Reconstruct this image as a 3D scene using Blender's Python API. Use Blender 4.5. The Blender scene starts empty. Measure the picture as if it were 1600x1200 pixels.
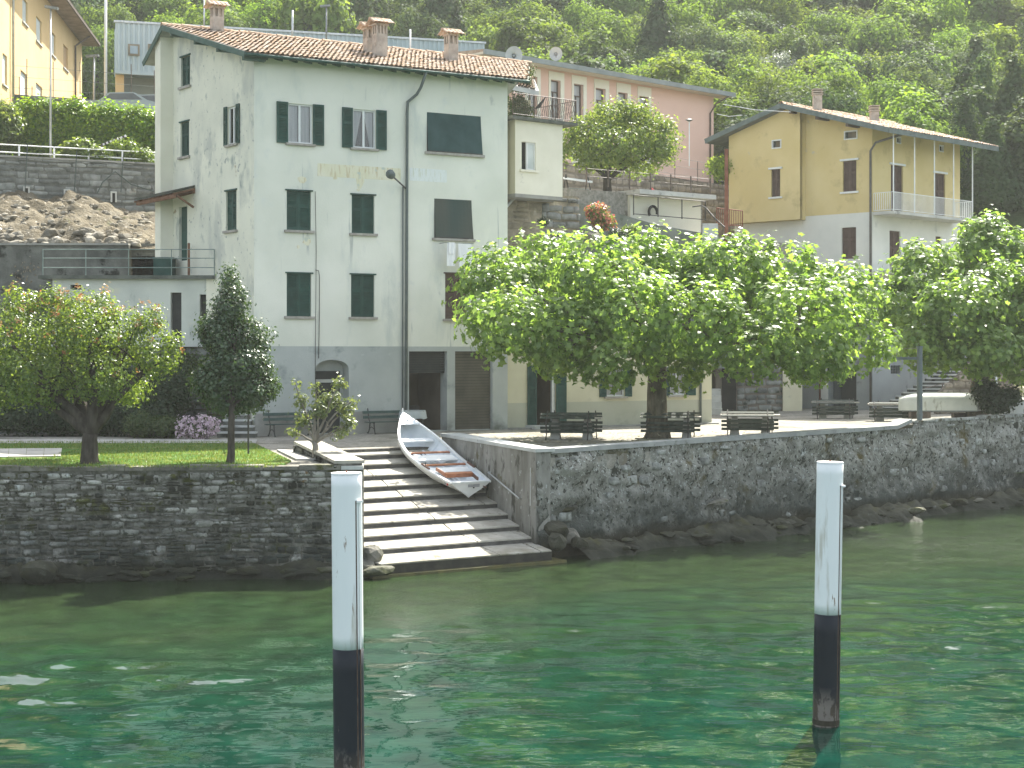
import bpy, math, random
import numpy as np
from mathutils import Vector, Matrix
from mathutils.geometry import tessellate_polygon

# ------------------------------------------------------------------ camera, sky, sun
SC = bpy.context.scene
COL = SC.collection
F, H, CX, HY = 2500.0, 5.8, 800.0, 550.0      # focal length in photo pixels, eye height above the water

cam_d = bpy.data.cameras.new('camera')
cam = bpy.data.objects.new('camera', cam_d)
COL.objects.link(cam)
cam.location = (0, 0, H)
cam.rotation_euler = (math.radians(90), 0, 0)
cam_d.sensor_width = 36
cam_d.lens = 36 * F / 1600
cam_d.shift_y = -50 / 1600
cam_d.clip_start = 0.5
cam_d.clip_end = 3000
SC.camera = cam

SUN_EL = math.radians(49)
SUN_AZ = math.atan2(0.36, 0.93)                # clockwise from +Y: the sun stands behind the houses
sx, sy, sz = (math.sin(SUN_AZ) * math.cos(SUN_EL), math.cos(SUN_AZ) * math.cos(SUN_EL), math.sin(SUN_EL))
world = bpy.data.worlds.new('World')
SC.world = world
world.use_nodes = True
wn = world.node_tree
wn.nodes.clear()
wo = wn.nodes.new('ShaderNodeOutputWorld')
wb = wn.nodes.new('ShaderNodeBackground')
sky = wn.nodes.new('ShaderNodeTexSky')
sky.sky_type = 'NISHITA'
sky.sun_disc = False
sky.sun_elevation = SUN_EL
sky.sun_rotation = SUN_AZ
sky.air_density = 1.0
sky.dust_density = 2.5
hs = wn.nodes.new('ShaderNodeHueSaturation')
hs.inputs['Saturation'].default_value = 0.52
wn.links.new(sky.outputs[0], hs.inputs['Color'])
wn.links.new(hs.outputs[0], wb.inputs[0])
wb.inputs[1].default_value = 0.125
wn.links.new(wb.outputs[0], wo.inputs[0])

sun_d = bpy.data.lights.new('sun', 'SUN')
sun = bpy.data.objects.new('sun', sun_d)
COL.objects.link(sun)
sun_d.energy = 5.0
sun_d.angle = math.radians(0.55)
sun_d.color = (1.0, 0.95, 0.85)
sun.rotation_euler = Vector((sx, sy, sz)).to_track_quat('Z', 'Y').to_euler()
sun.location = (60, 200, 200)

SC.view_settings.view_transform = 'Standard'
SC.view_settings.look = 'None'
SC.view_settings.exposure = 1.82
SC.view_settings.gamma = 1.0
SC.render.engine = 'CYCLES'
SC.cycles.use_denoising = True
SC.cycles.max_bounces = 8
SC.cycles.diffuse_bounces = 3
SC.cycles.glossy_bounces = 3
SC.cycles.transmission_bounces = 4
SC.cycles.transparent_max_bounces = 8
SC.cycles.sample_clamp_indirect = 6
SC.cycles.caustics_reflective = False
SC.cycles.caustics_refractive = False

rng = np.random.default_rng(7)
random.seed(7)
R = random.uniform

# ------------------------------------------------------------------ mapping between photo pixels and places
def at(px, py, D):
    return Vector(((px - CX) * D / F, D, H + (HY - py) * D / F))
def gnd(px, py, z):
    D = (H - z) * F / (py - HY)
    return Vector(((px - CX) * D / F, D, z))

class Pl:
    """a vertical plane: origin, direction (towards a vanishing point), v counted towards the viewer"""
    def __init__(s, ox, oy, vp=None, d=None):
        s.o = Vector((ox, oy, 0))
        d = Vector((vp - CX, F, 0)) if d is None else Vector((d[0], d[1], 0))
        s.d = d.normalized()
        n = Vector((s.d.y, -s.d.x, 0))
        if n.dot(-s.o) < 0: n = -n
        s.n = n
    def pt(s, u, v, z):
        p = s.o + s.d * u + s.n * v
        return (p.x, p.y, z)
    def hit(s, px, py, v=0.0):
        a = (px - CX) / F; b = (HY - py) / F
        ox = s.o.x + s.n.x * v; oy = s.o.y + s.n.y * v
        u = (a * oy - ox) / (s.d.x - a * s.d.y)
        D = oy + u * s.d.y
        return u, H + b * D
    def rect(s, pxl, pxr, pyt, pyb, v=0.0):
        ul, zt = s.hit(pxl, pyt, v); _, zb = s.hit(pxl, pyb, v); ur, _ = s.hit(pxr, pyt, v)
        return min(ul, ur), max(ul, ur), zb, zt
    def off(s, v, u=0.0):
        p = Pl(s.o.x + s.n.x * v + s.d.x * u, s.o.y + s.n.y * v + s.d.y * u, d=(s.d.x, s.d.y))
        return p

# ------------------------------------------------------------------ mesh building
class MB:
    def __init__(s): s.v = []; s.f = []
    def add(s, vs, fs):
        k = len(s.v); s.v += [tuple(p) for p in vs]; s.f += [tuple(i + k for i in f) for f in fs]; return s
    def hexa(s, p):
        return s.add(p, [(0, 3, 2, 1), (4, 5, 6, 7), (0, 1, 5, 4), (1, 2, 6, 5), (2, 3, 7, 6), (3, 0, 4, 7)])
    def box(s, x0, x1, y0, y1, z0, z1):
        return s.hexa([(x0, y0, z0), (x1, y0, z0), (x1, y1, z0), (x0, y1, z0), (x0, y0, z1), (x1, y0, z1), (x1, y1, z1), (x0, y1, z1)])
    def ob(s, pl, u0, u1, v0, v1, z0, z1):
        return s.hexa([pl.pt(u0, v0, z0), pl.pt(u1, v0, z0), pl.pt(u1, v1, z0), pl.pt(u0, v1, z0),
                       pl.pt(u0, v0, z1), pl.pt(u1, v0, z1), pl.pt(u1, v1, z1), pl.pt(u0, v1, z1)])
    def prism(s, poly, z0, z1):
        n = len(poly)
        vs = [(p[0], p[1], z0) for p in poly] + [(p[0], p[1], z1) for p in poly]
        fs = [tuple(reversed(range(n))), tuple(range(n, 2 * n))] + [(i, (i + 1) % n, n + (i + 1) % n, n + i) for i in range(n)]
        return s.add(vs, fs)
    def extr(s, pts, off):
        n = len(pts); off = Vector(off)
        vs = [Vector(p) for p in pts] + [Vector(p) + off for p in pts]
        fs = [tuple(reversed(range(n))), tuple(range(n, 2 * n))] + [(i, (i + 1) % n, n + (i + 1) % n, n + i) for i in range(n)]
        return s.add(vs, fs)
    def tube(s, pts, rad, n=6, cap=True):
        pts = [Vector(p) for p in pts]
        if not hasattr(rad, '__len__'): rad = [rad] * len(pts)
        vs = []; fs = []
        ref = None
        for i, p in enumerate(pts):
            t = (pts[min(i + 1, len(pts) - 1)] - pts[max(i - 1, 0)])
            t = t.normalized() if t.length > 1e-9 else Vector((0, 0, 1))
            if ref is None: ref = Vector((1, 0, 0)) if abs(t.x) < 0.8 else Vector((0, 1, 0))
            a = t.cross(ref).normalized(); b = t.cross(a).normalized(); ref = -t.cross(a).normalized() if False else ref
            for k in range(n):
                w = 2 * math.pi * k / n
                vs.append(p + a * math.cos(w) * rad[i] + b * math.sin(w) * rad[i])
        for i in range(len(pts) - 1):
            for k in range(n):
                fs.append((i * n + k, i * n + (k + 1) % n, (i + 1) * n + (k + 1) % n, (i + 1) * n + k))
        if cap:
            fs.append(tuple(reversed(range(n)))); fs.append(tuple(range((len(pts) - 1) * n, len(pts) * n)))
        return s.add(vs, fs)
    def bar(s, a, b, w, h):
        a = Vector(a); b = Vector(b); t = (b - a).normalized()
        up = Vector((0, 0, 1)) if abs(t.z) < 0.95 else Vector((0, 1, 0))
        sd = t.cross(up).normalized() * w / 2; u = sd.cross(t).normalized() * h / 2
        return s.hexa([a - sd - u, a + sd - u, b + sd - u, b - sd - u, a - sd + u, a + sd + u, b + sd + u, b - sd + u])
    def build(s, name, mat, parent=None, smooth=False, **kw):
        me = bpy.data.meshes.new(name)
        me.from_pydata(s.v, [], s.f)
        if mat is not None: me.materials.append(mat)
        if smooth: me.shade_smooth()
        return link(me, name, parent, **kw)

def link(me, name, parent=None, **kw):
    o = bpy.data.objects.new(name, me); COL.objects.link(o)
    if parent is not None:
        o.parent = parent
        o.matrix_parent_inverse = Matrix.Translation(-parent.location) if not parent.get('_local') else Matrix.Identity(4)
    for k, v in kw.items(): o[k] = v
    return o

def thing(name, label, cat, loc=(0, 0, 0), group=None, local=False, rz=0.0):
    o = bpy.data.objects.new(name, None); COL.objects.link(o)
    o.location = loc; o.rotation_euler = (0, 0, rz); o.empty_display_size = 0.2
    o['label'] = label; o['category'] = cat
    if group: o['group'] = group
    if local: o['_local'] = 1
    return o
def tag(o, label, cat, group=None, kind=None):
    o['label'] = label; o['category'] = cat
    if group: o['group'] = group
    if kind: o['kind'] = kind
    return o
def dup(root, loc, rz=0.0, label=None, group=None):
    kids = {}
    for o in ALLKIDS(root): kids.setdefault(o.parent.name, []).append(o)
    def rec(o, par):
        c = o.copy(); COL.objects.link(c)
        if par is not None: c.parent = par
        for ch in kids.get(o.name, []): rec(ch, c)
        return c
    r = rec(root, None)
    r.location = loc; r.rotation_euler = (0, 0, rz)
    if label: r['label'] = label
    if group: r['group'] = group
    return r
def ALLKIDS(root):
    out = []; st = list(root.children)
    while st:
        o = st.pop(0); out.append(o); st += list(o.children)
    return out

def np_mesh(name, verts, faces, mats, parent=None, smooth=False, matidx=None, **kw):
    verts = np.asarray(verts, dtype=np.float32); faces = np.asarray(faces, dtype=np.int32)
    k = faces.shape[1]; m = faces.shape[0]
    me = bpy.data.meshes.new(name)
    me.vertices.add(len(verts)); me.vertices.foreach_set('co', verts.ravel())
    me.loops.add(m * k); me.loops.foreach_set('vertex_index', faces.ravel())
    me.polygons.add(m); me.polygons.foreach_set('loop_start', np.arange(0, m * k, k, dtype=np.int32))
    try: me.polygons.foreach_set('loop_total', np.full(m, k, dtype=np.int32))
    except Exception: pass
    for mt in (mats if isinstance(mats, (list, tuple)) else [mats]): me.materials.append(mt)
    if matidx is not None: me.polygons.foreach_set('material_index', np.asarray(matidx, dtype=np.int32))
    me.polygons.foreach_set('use_smooth', np.full(m, smooth, dtype=bool))
    me.update(calc_edges=True)
    if parent == 'mesh': return me
    return link(me, name, parent, **kw)

# ------------------------------------------------------------------ materials
def srgb(r, g, b):
    f = lambda c: (c / 255 / 12.92) if c / 255 <= 0.04045 else ((c / 255 + 0.055) / 1.055) ** 2.4
    return (f(r), f(g), f(b))
def mat(name, c1, c2=None, scale=2.0, detail=5, rough=0.8, spec=0.3, bump=0.0, bscale=None, bdist=0.02, st=(1, 1, 1),
        ov=(), rand=0.0, island=0.0, metal=0.0, sat=0.0, coords='pos'):
    m = bpy.data.materials.new(name); m.use_nodes = True
    nt = m.node_tree; N = nt.nodes; L = nt.links
    b = N['Principled BSDF']
    b.inputs['Roughness'].default_value = rough
    b.inputs['Specular IOR Level'].default_value = spec
    b.inputs['Metallic'].default_value = metal
    if coords == 'pos': src = N.new('ShaderNodeNewGeometry').outputs['Position']
    else: src = N.new('ShaderNodeTexCoord').outputs['Object']
    def nz(sc, stv, det=detail, off=0.0, rg=0.55):
        mp = N.new('ShaderNodeMapping'); mp.inputs['Scale'].default_value = stv; mp.inputs['Location'].default_value = (off, off * 1.7, off * .3)
        L.new(src, mp.inputs['Vector'])
        n = N.new('ShaderNodeTexNoise'); n.inputs['Scale'].default_value = sc; n.inputs['Detail'].default_value = det
        n.inputs['Roughness'].default_value = rg
        L.new(mp.outputs[0], n.inputs['Vector']); return n.outputs[0]
    def rmp(x, lo, hi):
        r = N.new('ShaderNodeMapRange'); r.inputs[1].default_value = lo; r.inputs[2].default_value = hi
        L.new(x, r.inputs[0]); return r.outputs[0]
    def mix(f, a, c):
        x = N.new('ShaderNodeMix'); x.data_type = 'RGBA'
        L.new(f, x.inputs[0])
        if isinstance(a, tuple): x.inputs[6].default_value = (*a, 1)
        else: L.new(a, x.inputs[6])
        if isinstance(c, tuple): x.inputs[7].default_value = (*c, 1)
        else: L.new(c, x.inputs[7])
        return x.outputs[2]
    if c2 is None: c2 = tuple(min(1, x * 1.18) for x in c1)
    col = mix(rmp(nz(scale, st), 0.36, 0.64), c1, c2)
    for i, o in enumerate(ov):
        c, sc, thr, soft = o[:4]; ost = o[4] if len(o) > 4 else (1, 1, 1)
        f = rmp(nz(sc, ost, 6, 3.1 * (i + 1), 0.62), thr, thr + soft)
        if len(o) > 5:   # height limits (z0,z1): fades from 1 at z0 to 0 at z1
            sp = N.new('ShaderNodeSeparateXYZ'); L.new(src, sp.inputs[0])
            h = rmp(sp.outputs[2], o[5][1], o[5][0])
            if len(o) > 6 and o[6] == 'add':
                ad = N.new('ShaderNodeMath'); ad.operation = 'ADD'; ad.use_clamp = True
                L.new(f, ad.inputs[0]); L.new(h, ad.inputs[1])
                mu0 = N.new('ShaderNodeMath'); mu0.operation = 'MULTIPLY'; L.new(ad.outputs[0], mu0.inputs[0]); L.new(h, mu0.inputs[1]); f = mu0.outputs[0]
            else:
                mu = N.new('ShaderNodeMath'); mu.operation = 'MULTIPLY'; L.new(f, mu.inputs[0]); L.new(h, mu.inputs[1]); f = mu.outputs[0]
        col = mix(f, col, c)
    if rand or island:
        hsv = N.new('ShaderNodeHueSaturation')
        if island: rs = N.new('ShaderNodeNewGeometry').outputs['Random Per Island']; am = island
        else: rs = N.new('ShaderNodeObjectInfo').outputs['Random']; am = rand
        r = N.new('ShaderNodeMapRange'); r.inputs[3].default_value = 1 - am; r.inputs[4].default_value = 1 + am
        L.new(rs, r.inputs[0]); L.new(r.outputs[0], hsv.inputs['Value'])
        if sat:
            r2 = N.new('ShaderNodeMapRange'); r2.inputs[3].default_value = 1 + sat; r2.inputs[4].default_value = 1 - sat
            L.new(rs, r2.inputs[0]); L.new(r2.outputs[0], hsv.inputs['Saturation'])
        L.new(col, hsv.inputs['Color']); col = hsv.outputs[0]
    L.new(col, b.inputs['Base Color'])
    if bump:
        bp = N.new('ShaderNodeBump'); bp.inputs['Strength'].default_value = bump; bp.inputs['Distance'].default_value = bdist
        L.new(nz(bscale or scale * 6, st, 5, 9.0), bp.inputs['Height']); L.new(bp.outputs[0], b.inputs['Normal'])
    return m

def leafmat(name, c1, c2, tr=None, tfac=0.42, rough=0.45, spec=0.35, objrand=0.0):
    m = bpy.data.materials.new(name); m.use_nodes = True
    nt = m.node_tree; N = nt.nodes; L = nt.links
    b = N['Principled BSDF']; b.inputs['Roughness'].default_value = rough; b.inputs['Specular IOR Level'].default_value = spec
    g = N.new('ShaderNodeNewGeometry')
    x = N.new('ShaderNodeMix'); x.data_type = 'RGBA'; L.new(g.outputs['Random Per Island'], x.inputs[0])
    x.inputs[6].default_value = (*c1, 1); x.inputs[7].default_value = (*c2, 1)
    col = x.outputs[2]
    if objrand:
        hsv = N.new('ShaderNodeHueSaturation'); oi = N.new('ShaderNodeObjectInfo')
        r = N.new('ShaderNodeMapRange'); r.inputs[3].default_value = 1 - objrand; r.inputs[4].default_value = 1 + objrand
        L.new(oi.outputs['Random'], r.inputs[0]); L.new(r.outputs[0], hsv.inputs['Value'])
        r2 = N.new('ShaderNodeMapRange'); r2.inputs[3].default_value = 0.515; r2.inputs[4].default_value = 0.485
        ml = N.new('ShaderNodeMath'); ml.operation = 'MULTIPLY'; ml.inputs[1].default_value = 7.3
        fr = N.new('ShaderNodeMath'); fr.operation = 'FRACT'
        L.new(oi.outputs['Random'], ml.inputs[0]); L.new(ml.outputs[0], fr.inputs[0]); L.new(fr.outputs[0], r2.inputs[0]); L.new(r2.outputs[0], hsv.inputs['Hue'])
        L.new(col, hsv.inputs['Color']); col = hsv.outputs[0]
    L.new(col, b.inputs['Base Color'])
    t = N.new('ShaderNodeBsdfTranslucent')
    y = N.new('ShaderNodeMix'); y.data_type = 'RGBA'; y.blend_type = 'MULTIPLY'; y.inputs[0].default_value = 1
    L.new(col, y.inputs[6]); y.inputs[7].default_value = (*(tr or (2.3, 2.0, 0.9)), 1); y.clamp_result = True
    L.new(y.outputs[2], t.inputs[0])
    ms = N.new('ShaderNodeMixShader'); ms.inputs[0].default_value = tfac
    L.new(b.outputs[0], ms.inputs[1]); L.new(t.outputs[0], ms.inputs[2])
    L.new(ms.outputs[0], N['Material Output'].inputs[0])
    return m

M = {}
M['plaster'] = mat('plaster', (0.64, 0.65, 0.56), (0.73, 0.73, 0.64), 0.5, 6, 0.9, 0.15, 0.25, 14, 0.015,
    ov=[((0.52, 0.55, 0.50), 0.8, 0.56, 0.16, (1, 1, 0.35)), ((0.62, 0.64, 0.58), 1.6, 0.60, 0.15), ((0.42, 0.44, 0.40), 1.1, 0.67, 0.10, (1, 1, 0.6)), ((0.44, 0.46, 0.42), 1.6, 0.63, 0.07, (2.5, 2.5, .16))])
M['plaster_side'] = mat('plaster_side', (0.60, 0.60, 0.50), (0.70, 0.69, 0.57), 0.6, 6, 0.9, 0.15, 0.25, 14, 0.015,
    ov=[((0.47, 0.48, 0.42), 0.9, 0.52, 0.13, (1, 1, 0.5)), ((0.30, 0.33, 0.30), 1.5, 0.60, 0.10, (1, 1, 0.6)), ((0.27, 0.29, 0.27), 5, 0.63, 0.06), ((0.36, 0.30, 0.20), 1.9, 0.67, 0.07)])
M['plaster_grey'] = mat('plaster_grey', (0.37, 0.395, 0.375), (0.44, 0.465, 0.44), 0.7, 6, 0.92, 0.15, 0.3, 12, 0.015,
    ov=[((0.25, 0.28, 0.27), 1.3, 0.55, 0.15), ((0.45, 0.48, 0.45), 2.6, 0.64, 0.08, (1, 1, 2)), ((0.16, 0.17, 0.15), 1.2, 0.50, 0.2, (1, 1, 1), (2.9, 4.0))])
M['plaster_cream'] = mat('plaster_cream', (0.52, 0.49, 0.35), (0.60, 0.57, 0.42), 0.6, 6, 0.9, 0.15, 0.2, 14, 0.01, ov=[((0.40, 0.38, 0.29), 1.1, 0.60, 0.15)])
M['plaster_dado'] = mat('plaster_dado', (0.40, 0.40, 0.31), (0.45, 0.45, 0.36), 0.6, 6, 0.9, 0.15, 0.2, 14, 0.01, ov=[((0.20, 0.20, 0.17), 1.5, 0.50, 0.2, (1, 1, 1), (2.8, 3.5))])
M['plaster_pale'] = mat('plaster_pale', (0.68, 0.66, 0.54), (0.75, 0.73, 0.61), 0.8, 5, 0.9, 0.15, 0.2, 14, 0.01, ov=[((0.40, 0.40, 0.36), 0.9, 0.66, 0.1)])
M['plaster_yellow'] = mat('plaster_yellow', (0.56, 0.45, 0.21), (0.63, 0.52, 0.27), 0.35, 6, 0.9, 0.15, 0.2, 12, 0.01, ov=[((0.42, 0.34, 0.17), 0.8, 0.56, 0.15), ((0.45, 0.42, 0.32), 0.9, 0.68, 0.08)])
M['plaster_white'] = mat('plaster_white', (0.60, 0.61, 0.56), (0.68, 0.68, 0.62), 0.7, 5, 0.9, 0.15, 0.2, 12, 0.01, ov=[((0.45, 0.47, 0.44), 0.9, 0.62, 0.12)])
M['plaster_pink'] = mat('plaster_pink', (0.66, 0.46, 0.37), (0.70, 0.50, 0.41), 0.3, 4, 0.9, 0.15, 0.1, 10, 0.01)
M['plaster_ochre'] = mat('plaster_ochre', (0.60, 0.44, 0.22), (0.66, 0.49, 0.26), 0.3, 5, 0.9, 0.15, 0.1, 10, 0.01)
M['concrete'] = mat('concrete', (0.24, 0.24, 0.22), (0.33, 0.33, 0.30), 1.2, 7, 0.95, 0.1, 0.4, 16, 0.02, ov=[((0.10, 0.11, 0.10), 1.4, 0.58, 0.12, (1, 1, 0.5))])
M['concrete_light'] = mat('concrete_light', (0.42, 0.42, 0.39), (0.52, 0.52, 0.48), 1.5, 7, 0.92, 0.15, 0.3, 20, 0.01, ov=[((0.26, 0.26, 0.24), 2.2, 0.60, 0.1)])
M['green_paint'] = mat('green_paint', (0.010, 0.048, 0.036), (0.018, 0.068, 0.052), 3, 4, 0.6, 0.3, 0.1, 30, 0.003, rand=0.15)
M['green_faded'] = mat('green_faded', (0.04, 0.085, 0.07), (0.065, 0.12, 0.10), 3, 4, 0.7, 0.3, 0.1, 30, 0.003)
M['blind_green'] = mat('blind_green', (0.028, 0.062, 0.062), (0.045, 0.085, 0.085), 1.5, 4, 0.85, 0.1, 0.2, 40, 0.004)
M['blind_brown'] = mat('blind_brown', (0.085, 0.08, 0.062), (0.12, 0.11, 0.085), 1.5, 4, 0.85, 0.1, 0.2, 40, 0.004)
M['brown_paint'] = mat('brown_paint', (0.085, 0.055, 0.045), (0.12, 0.08, 0.065), 3, 4, 0.7, 0.2, 0.1, 30, 0.003)
M['rust'] = mat('rust', (0.16, 0.06, 0.035), (0.24, 0.10, 0.06), 3, 4, 0.8, 0.2, 0.2, 20, 0.004)
M['white_paint'] = mat('white_paint', (0.68, 0.70, 0.68), (0.78, 0.79, 0.77), 2, 4, 0.45, 0.4)
M['white_frame'] = mat('white_frame', (0.62, 0.64, 0.62), (0.70, 0.71, 0.69), 2, 3, 0.5, 0.3)
M['curtain'] = mat('curtain', (0.42, 0.45, 0.45), (0.55, 0.57, 0.56), 9, 3, 0.9, 0.1, 0.5, 14, 0.02, st=(1, 1, 0.05))
M['glass_dark'] = mat('glass_dark', (0.03, 0.035, 0.035), (0.05, 0.055, 0.05), 2, 2, 0.08, 0.6)
M['dark'] = mat('dark_interior', (0.02, 0.022, 0.02), (0.035, 0.033, 0.03), 1.2, 3, 0.95, 0.1)
M['dark_door'] = mat('dark_door', (0.022, 0.026, 0.026), (0.035, 0.038, 0.036), 2, 4, 0.6, 0.3)
M['metal_grey'] = mat('metal_grey', (0.16, 0.18, 0.18), (0.24, 0.26, 0.25), 6, 4, 0.5, 0.5, metal=0.4)
M['metal_dark'] = mat('metal_dark', (0.025, 0.025, 0.024), (0.05, 0.045, 0.04), 6, 4, 0.6, 0.4)
M['metal_brown'] = mat('metal_brown', (0.07, 0.055, 0.045), (0.12, 0.09, 0.07), 6, 4, 0.6, 0.4)
M['galv'] = mat('galvanised', (0.42, 0.45, 0.45), (0.55, 0.57, 0.56), 5, 4, 0.4, 0.5, metal=0.5)
M['stone'] = mat('wall_stone', (0.17, 0.17, 0.145), (0.34, 0.335, 0.30), 3.5, 9, 0.92, 0.2, 1.0, 14, 0.05, rand=0.42,
    ov=[((0.38, 0.40, 0.375), 4.6, 0.58, 0.08), ((0.05, 0.052, 0.04), 5.0, 0.56, 0.07), ((0.04, 0.042, 0.033), 1.0, 0.50, 0.08), ((0.045, 0.045, 0.03), 2.6, 0.56, 0.06), ((0.065, 0.07, 0.02), 1.6, 0.585, 0.05), ((0.12, 0.075, 0.03), 3.5, 0.67, 0.05),
        ((0.035, 0.043, 0.038), 1.5, 0.32, 0.22, (1, 1, 1), (0.5, 2.1)), ((0.03, 0.033, 0.018), 1.2, 0.1, 0.2, (1, 1, 1), (0.25, 0.5))])
M['mortar'] = mat('wall_mortar', (0.075, 0.075, 0.062), (0.17, 0.168, 0.145), 5, 8, 0.97, 0.1, 1.0, 18, 0.05,
    ov=[((0.05, 0.055, 0.018), 1.6, 0.55, 0.1), ((0.025, 0.03, 0.022), 1.5, 0.4, 0.2, (1, 1, 1), (0.5, 1.5))])
M['rubble_wall'] = mat('rubble_wall', (0.135, 0.135, 0.115), (0.29, 0.29, 0.255), 2.6, 10, 0.95, 0.15, 1.0, 11, 0.05,
    ov=[((0.42, 0.44, 0.41), 11.0, 0.585, 0.04), ((0.035, 0.035, 0.028), 8.0, 0.56, 0.04), ((0.035, 0.038, 0.03), 2.0, 0.60, 0.05), ((0.085, 0.07, 0.025), 0.8, 0.59, 0.08), ((0.36, 0.38, 0.36), 2.6, 0.64, 0.04),
        ((0.035, 0.043, 0.038), 0.9, 0.28, 0.25, (1, 1, 1), (0.6, 2.4)), ((0.026, 0.024, 0.014), 1.2, 0.1, 0.2, (1, 1, 1), (0.35, 0.75))])
M['rock'] = mat('rock', (0.10, 0.10, 0.08), (0.20, 0.19, 0.16), 3.0, 8, 0.9, 0.25, 0.9, 8, 0.05, rand=0.25,
    ov=[((0.06, 0.065, 0.02), 1.5, 0.52, 0.12), ((0.03, 0.035, 0.015), 2, 0.2, 0.2, (1, 1, 1), (0.15, 0.42))])
M['rock_dark'] = mat('rock_dark', (0.026, 0.028, 0.017), (0.075, 0.075, 0.052), 2.5, 8, 0.8, 0.3, 1.0, 7, 0.06, rand=0.3,
    ov=[((0.05, 0.05, 0.015), 1.5, 0.50, 0.12), ((0.2, 0.21, 0.19), 2.0, 0.64, 0.08), ((0.015, 0.018, 0.01), 2, 0.2, 0.2, (1, 1, 1), (0.15, 0.45))])
M['stone_grey'] = mat('retaining_stone', (0.13, 0.14, 0.13), (0.24, 0.25, 0.235), 2.5, 7, 0.95, 0.1, 0.6, 10, 0.03, rand=0.3,
    ov=[((0.28, 0.26, 0.22), 2.0, 0.62, 0.08), ((0.05, 0.055, 0.045), 1.8, 0.58, 0.10)])
M['stone_brown'] = mat('brown_stone', (0.20, 0.18, 0.13), (0.36, 0.32, 0.24), 1.2, 8, 0.95, 0.1, 0.8, 8, 0.05, rand=0.2,
    ov=[((0.10, 0.10, 0.085), 1.3, 0.55, 0.1), ((0.45, 0.42, 0.33), 1.0, 0.62, 0.08)])
M['coping'] = mat('coping', (0.38, 0.39, 0.37), (0.48, 0.49, 0.46), 2.0, 7, 0.9, 0.2, 0.4, 18, 0.012, ov=[((0.24, 0.24, 0.22), 3, 0.60, 0.1), ((0.10, 0.10, 0.06), 4, 0.68, 0.06)])
M['tread'] = mat('tread_stone', (0.30, 0.285, 0.235), (0.43, 0.41, 0.35), 2.5, 7, 0.9, 0.2, 0.5, 18, 0.015, rand=0.12,
    ov=[((0.17, 0.16, 0.12), 3.2, 0.60, 0.08), ((0.50, 0.48, 0.42), 5, 0.66, 0.05), ((0.10, 0.095, 0.04), 2, 0.35, 0.25, (1, 1, 1), (0.25, 0.45))])
M['riser'] = mat('riser_shaded_stone', (0.06, 0.058, 0.055), (0.11, 0.105, 0.095), 3, 7, 0.9, 0.2, 0.5, 18, 0.015)  # darker than the treads: the shade on the risers is in the colour
M['riser_algae_shade'] = mat('riser_algae_shade', (0.018, 0.018, 0.014), (0.045, 0.042, 0.03), 3, 7, 0.6, 0.3, 0.5, 18, 0.015)  # bottom riser: algae, plus the shade painted into its colour
M['algae'] = mat('algae_stone', (0.045, 0.045, 0.010), (0.10, 0.09, 0.02), 3, 7, 0.5, 0.5, 0.6, 12, 0.02)
M['gravel'] = mat('gravel', (0.20, 0.19, 0.16), (0.33, 0.315, 0.27), 6.0, 9, 0.98, 0.1, 0.8, 30, 0.02, ov=[((0.15, 0.14, 0.115), 0.6, 0.50, 0.15), ((0.16, 0.145, 0.11), 1.9, 0.58, 0.08), ((0.48, 0.46, 0.41), 22, 0.60, 0.1), ((0.2, 0.19, 0.17), 18, 0.62, 0.08)])
M['paving'] = mat('paving', (0.30, 0.295, 0.27), (0.38, 0.37, 0.34), 3, 6, 0.9, 0.2, 0.3, 20, 0.01, rand=0.08)
M['soil'] = mat('soil', (0.07, 0.058, 0.04), (0.13, 0.11, 0.08), 3, 7, 1, 0.05, 0.8, 12, 0.04)
M['lawn'] = mat('lawn', (0.045, 0.11, 0.016), (0.075, 0.15, 0.024), 1.2, 6, 0.95, 0.1, 0.7, 60, 0.03,
    ov=[((0.19, 0.20, 0.06), 1.1, 0.52, 0.14, (1, 1.6, 1)), ((0.28, 0.25, 0.12), 1.8, 0.62, 0.10, (1, 2, 1))])
M['hill'] = mat('hillside_ground', (0.03, 0.05, 0.015), (0.07, 0.10, 0.035), 0.15, 8, 1, 0.05, 0.8, 0.6, 1.0)
M['scree'] = mat('scree', (0.085, 0.072, 0.048), (0.165, 0.145, 0.105), 1.6, 9, 0.98, 0.1, 1.0, 7, 0.12,
    ov=[((0.12, 0.11, 0.085), 0.9, 0.52, 0.12), ((0.10, 0.12, 0.045), 0.8, 0.63, 0.12), ((0.5, 0.47, 0.42), 8, 0.62, 0.08)])
M['asphalt'] = mat('asphalt', (0.05, 0.05, 0.05), (0.065, 0.065, 0.062), 4, 5, 0.95, 0.1)
M['tile'] = mat('roof_tile', (0.33, 0.235, 0.165), (0.42, 0.325, 0.24), 6, 5, 0.9, 0.15, 0.3, 20, 0.01, island=0.22, sat=0.3,
    ov=[((0.50, 0.42, 0.32), 2.2, 0.62, 0.10), ((0.13, 0.10, 0.075), 1.2, 0.62, 0.12)])
M['tile_obj'] = mat('ridge_tile', (0.42, 0.27, 0.17), (0.55, 0.42, 0.30), 6, 5, 0.9, 0.15, 0.3, 20, 0.01, rand=0.25)
M['chimney'] = mat('chimney_plaster', (0.32, 0.285, 0.245), (0.46, 0.41, 0.35), 3, 6, 0.95, 0.1, 0.6, 14, 0.02, ov=[((0.15, 0.13, 0.11), 2.5, 0.58, 0.12)])
M['bark'] = mat('bark', (0.07, 0.062, 0.045), (0.15, 0.135, 0.10), 7, 7, 0.95, 0.1, 0.8, 14, 0.03, st=(1, 1, 0.4), ov=[((0.22, 0.21, 0.14), 6, 0.62, 0.06)])
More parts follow.
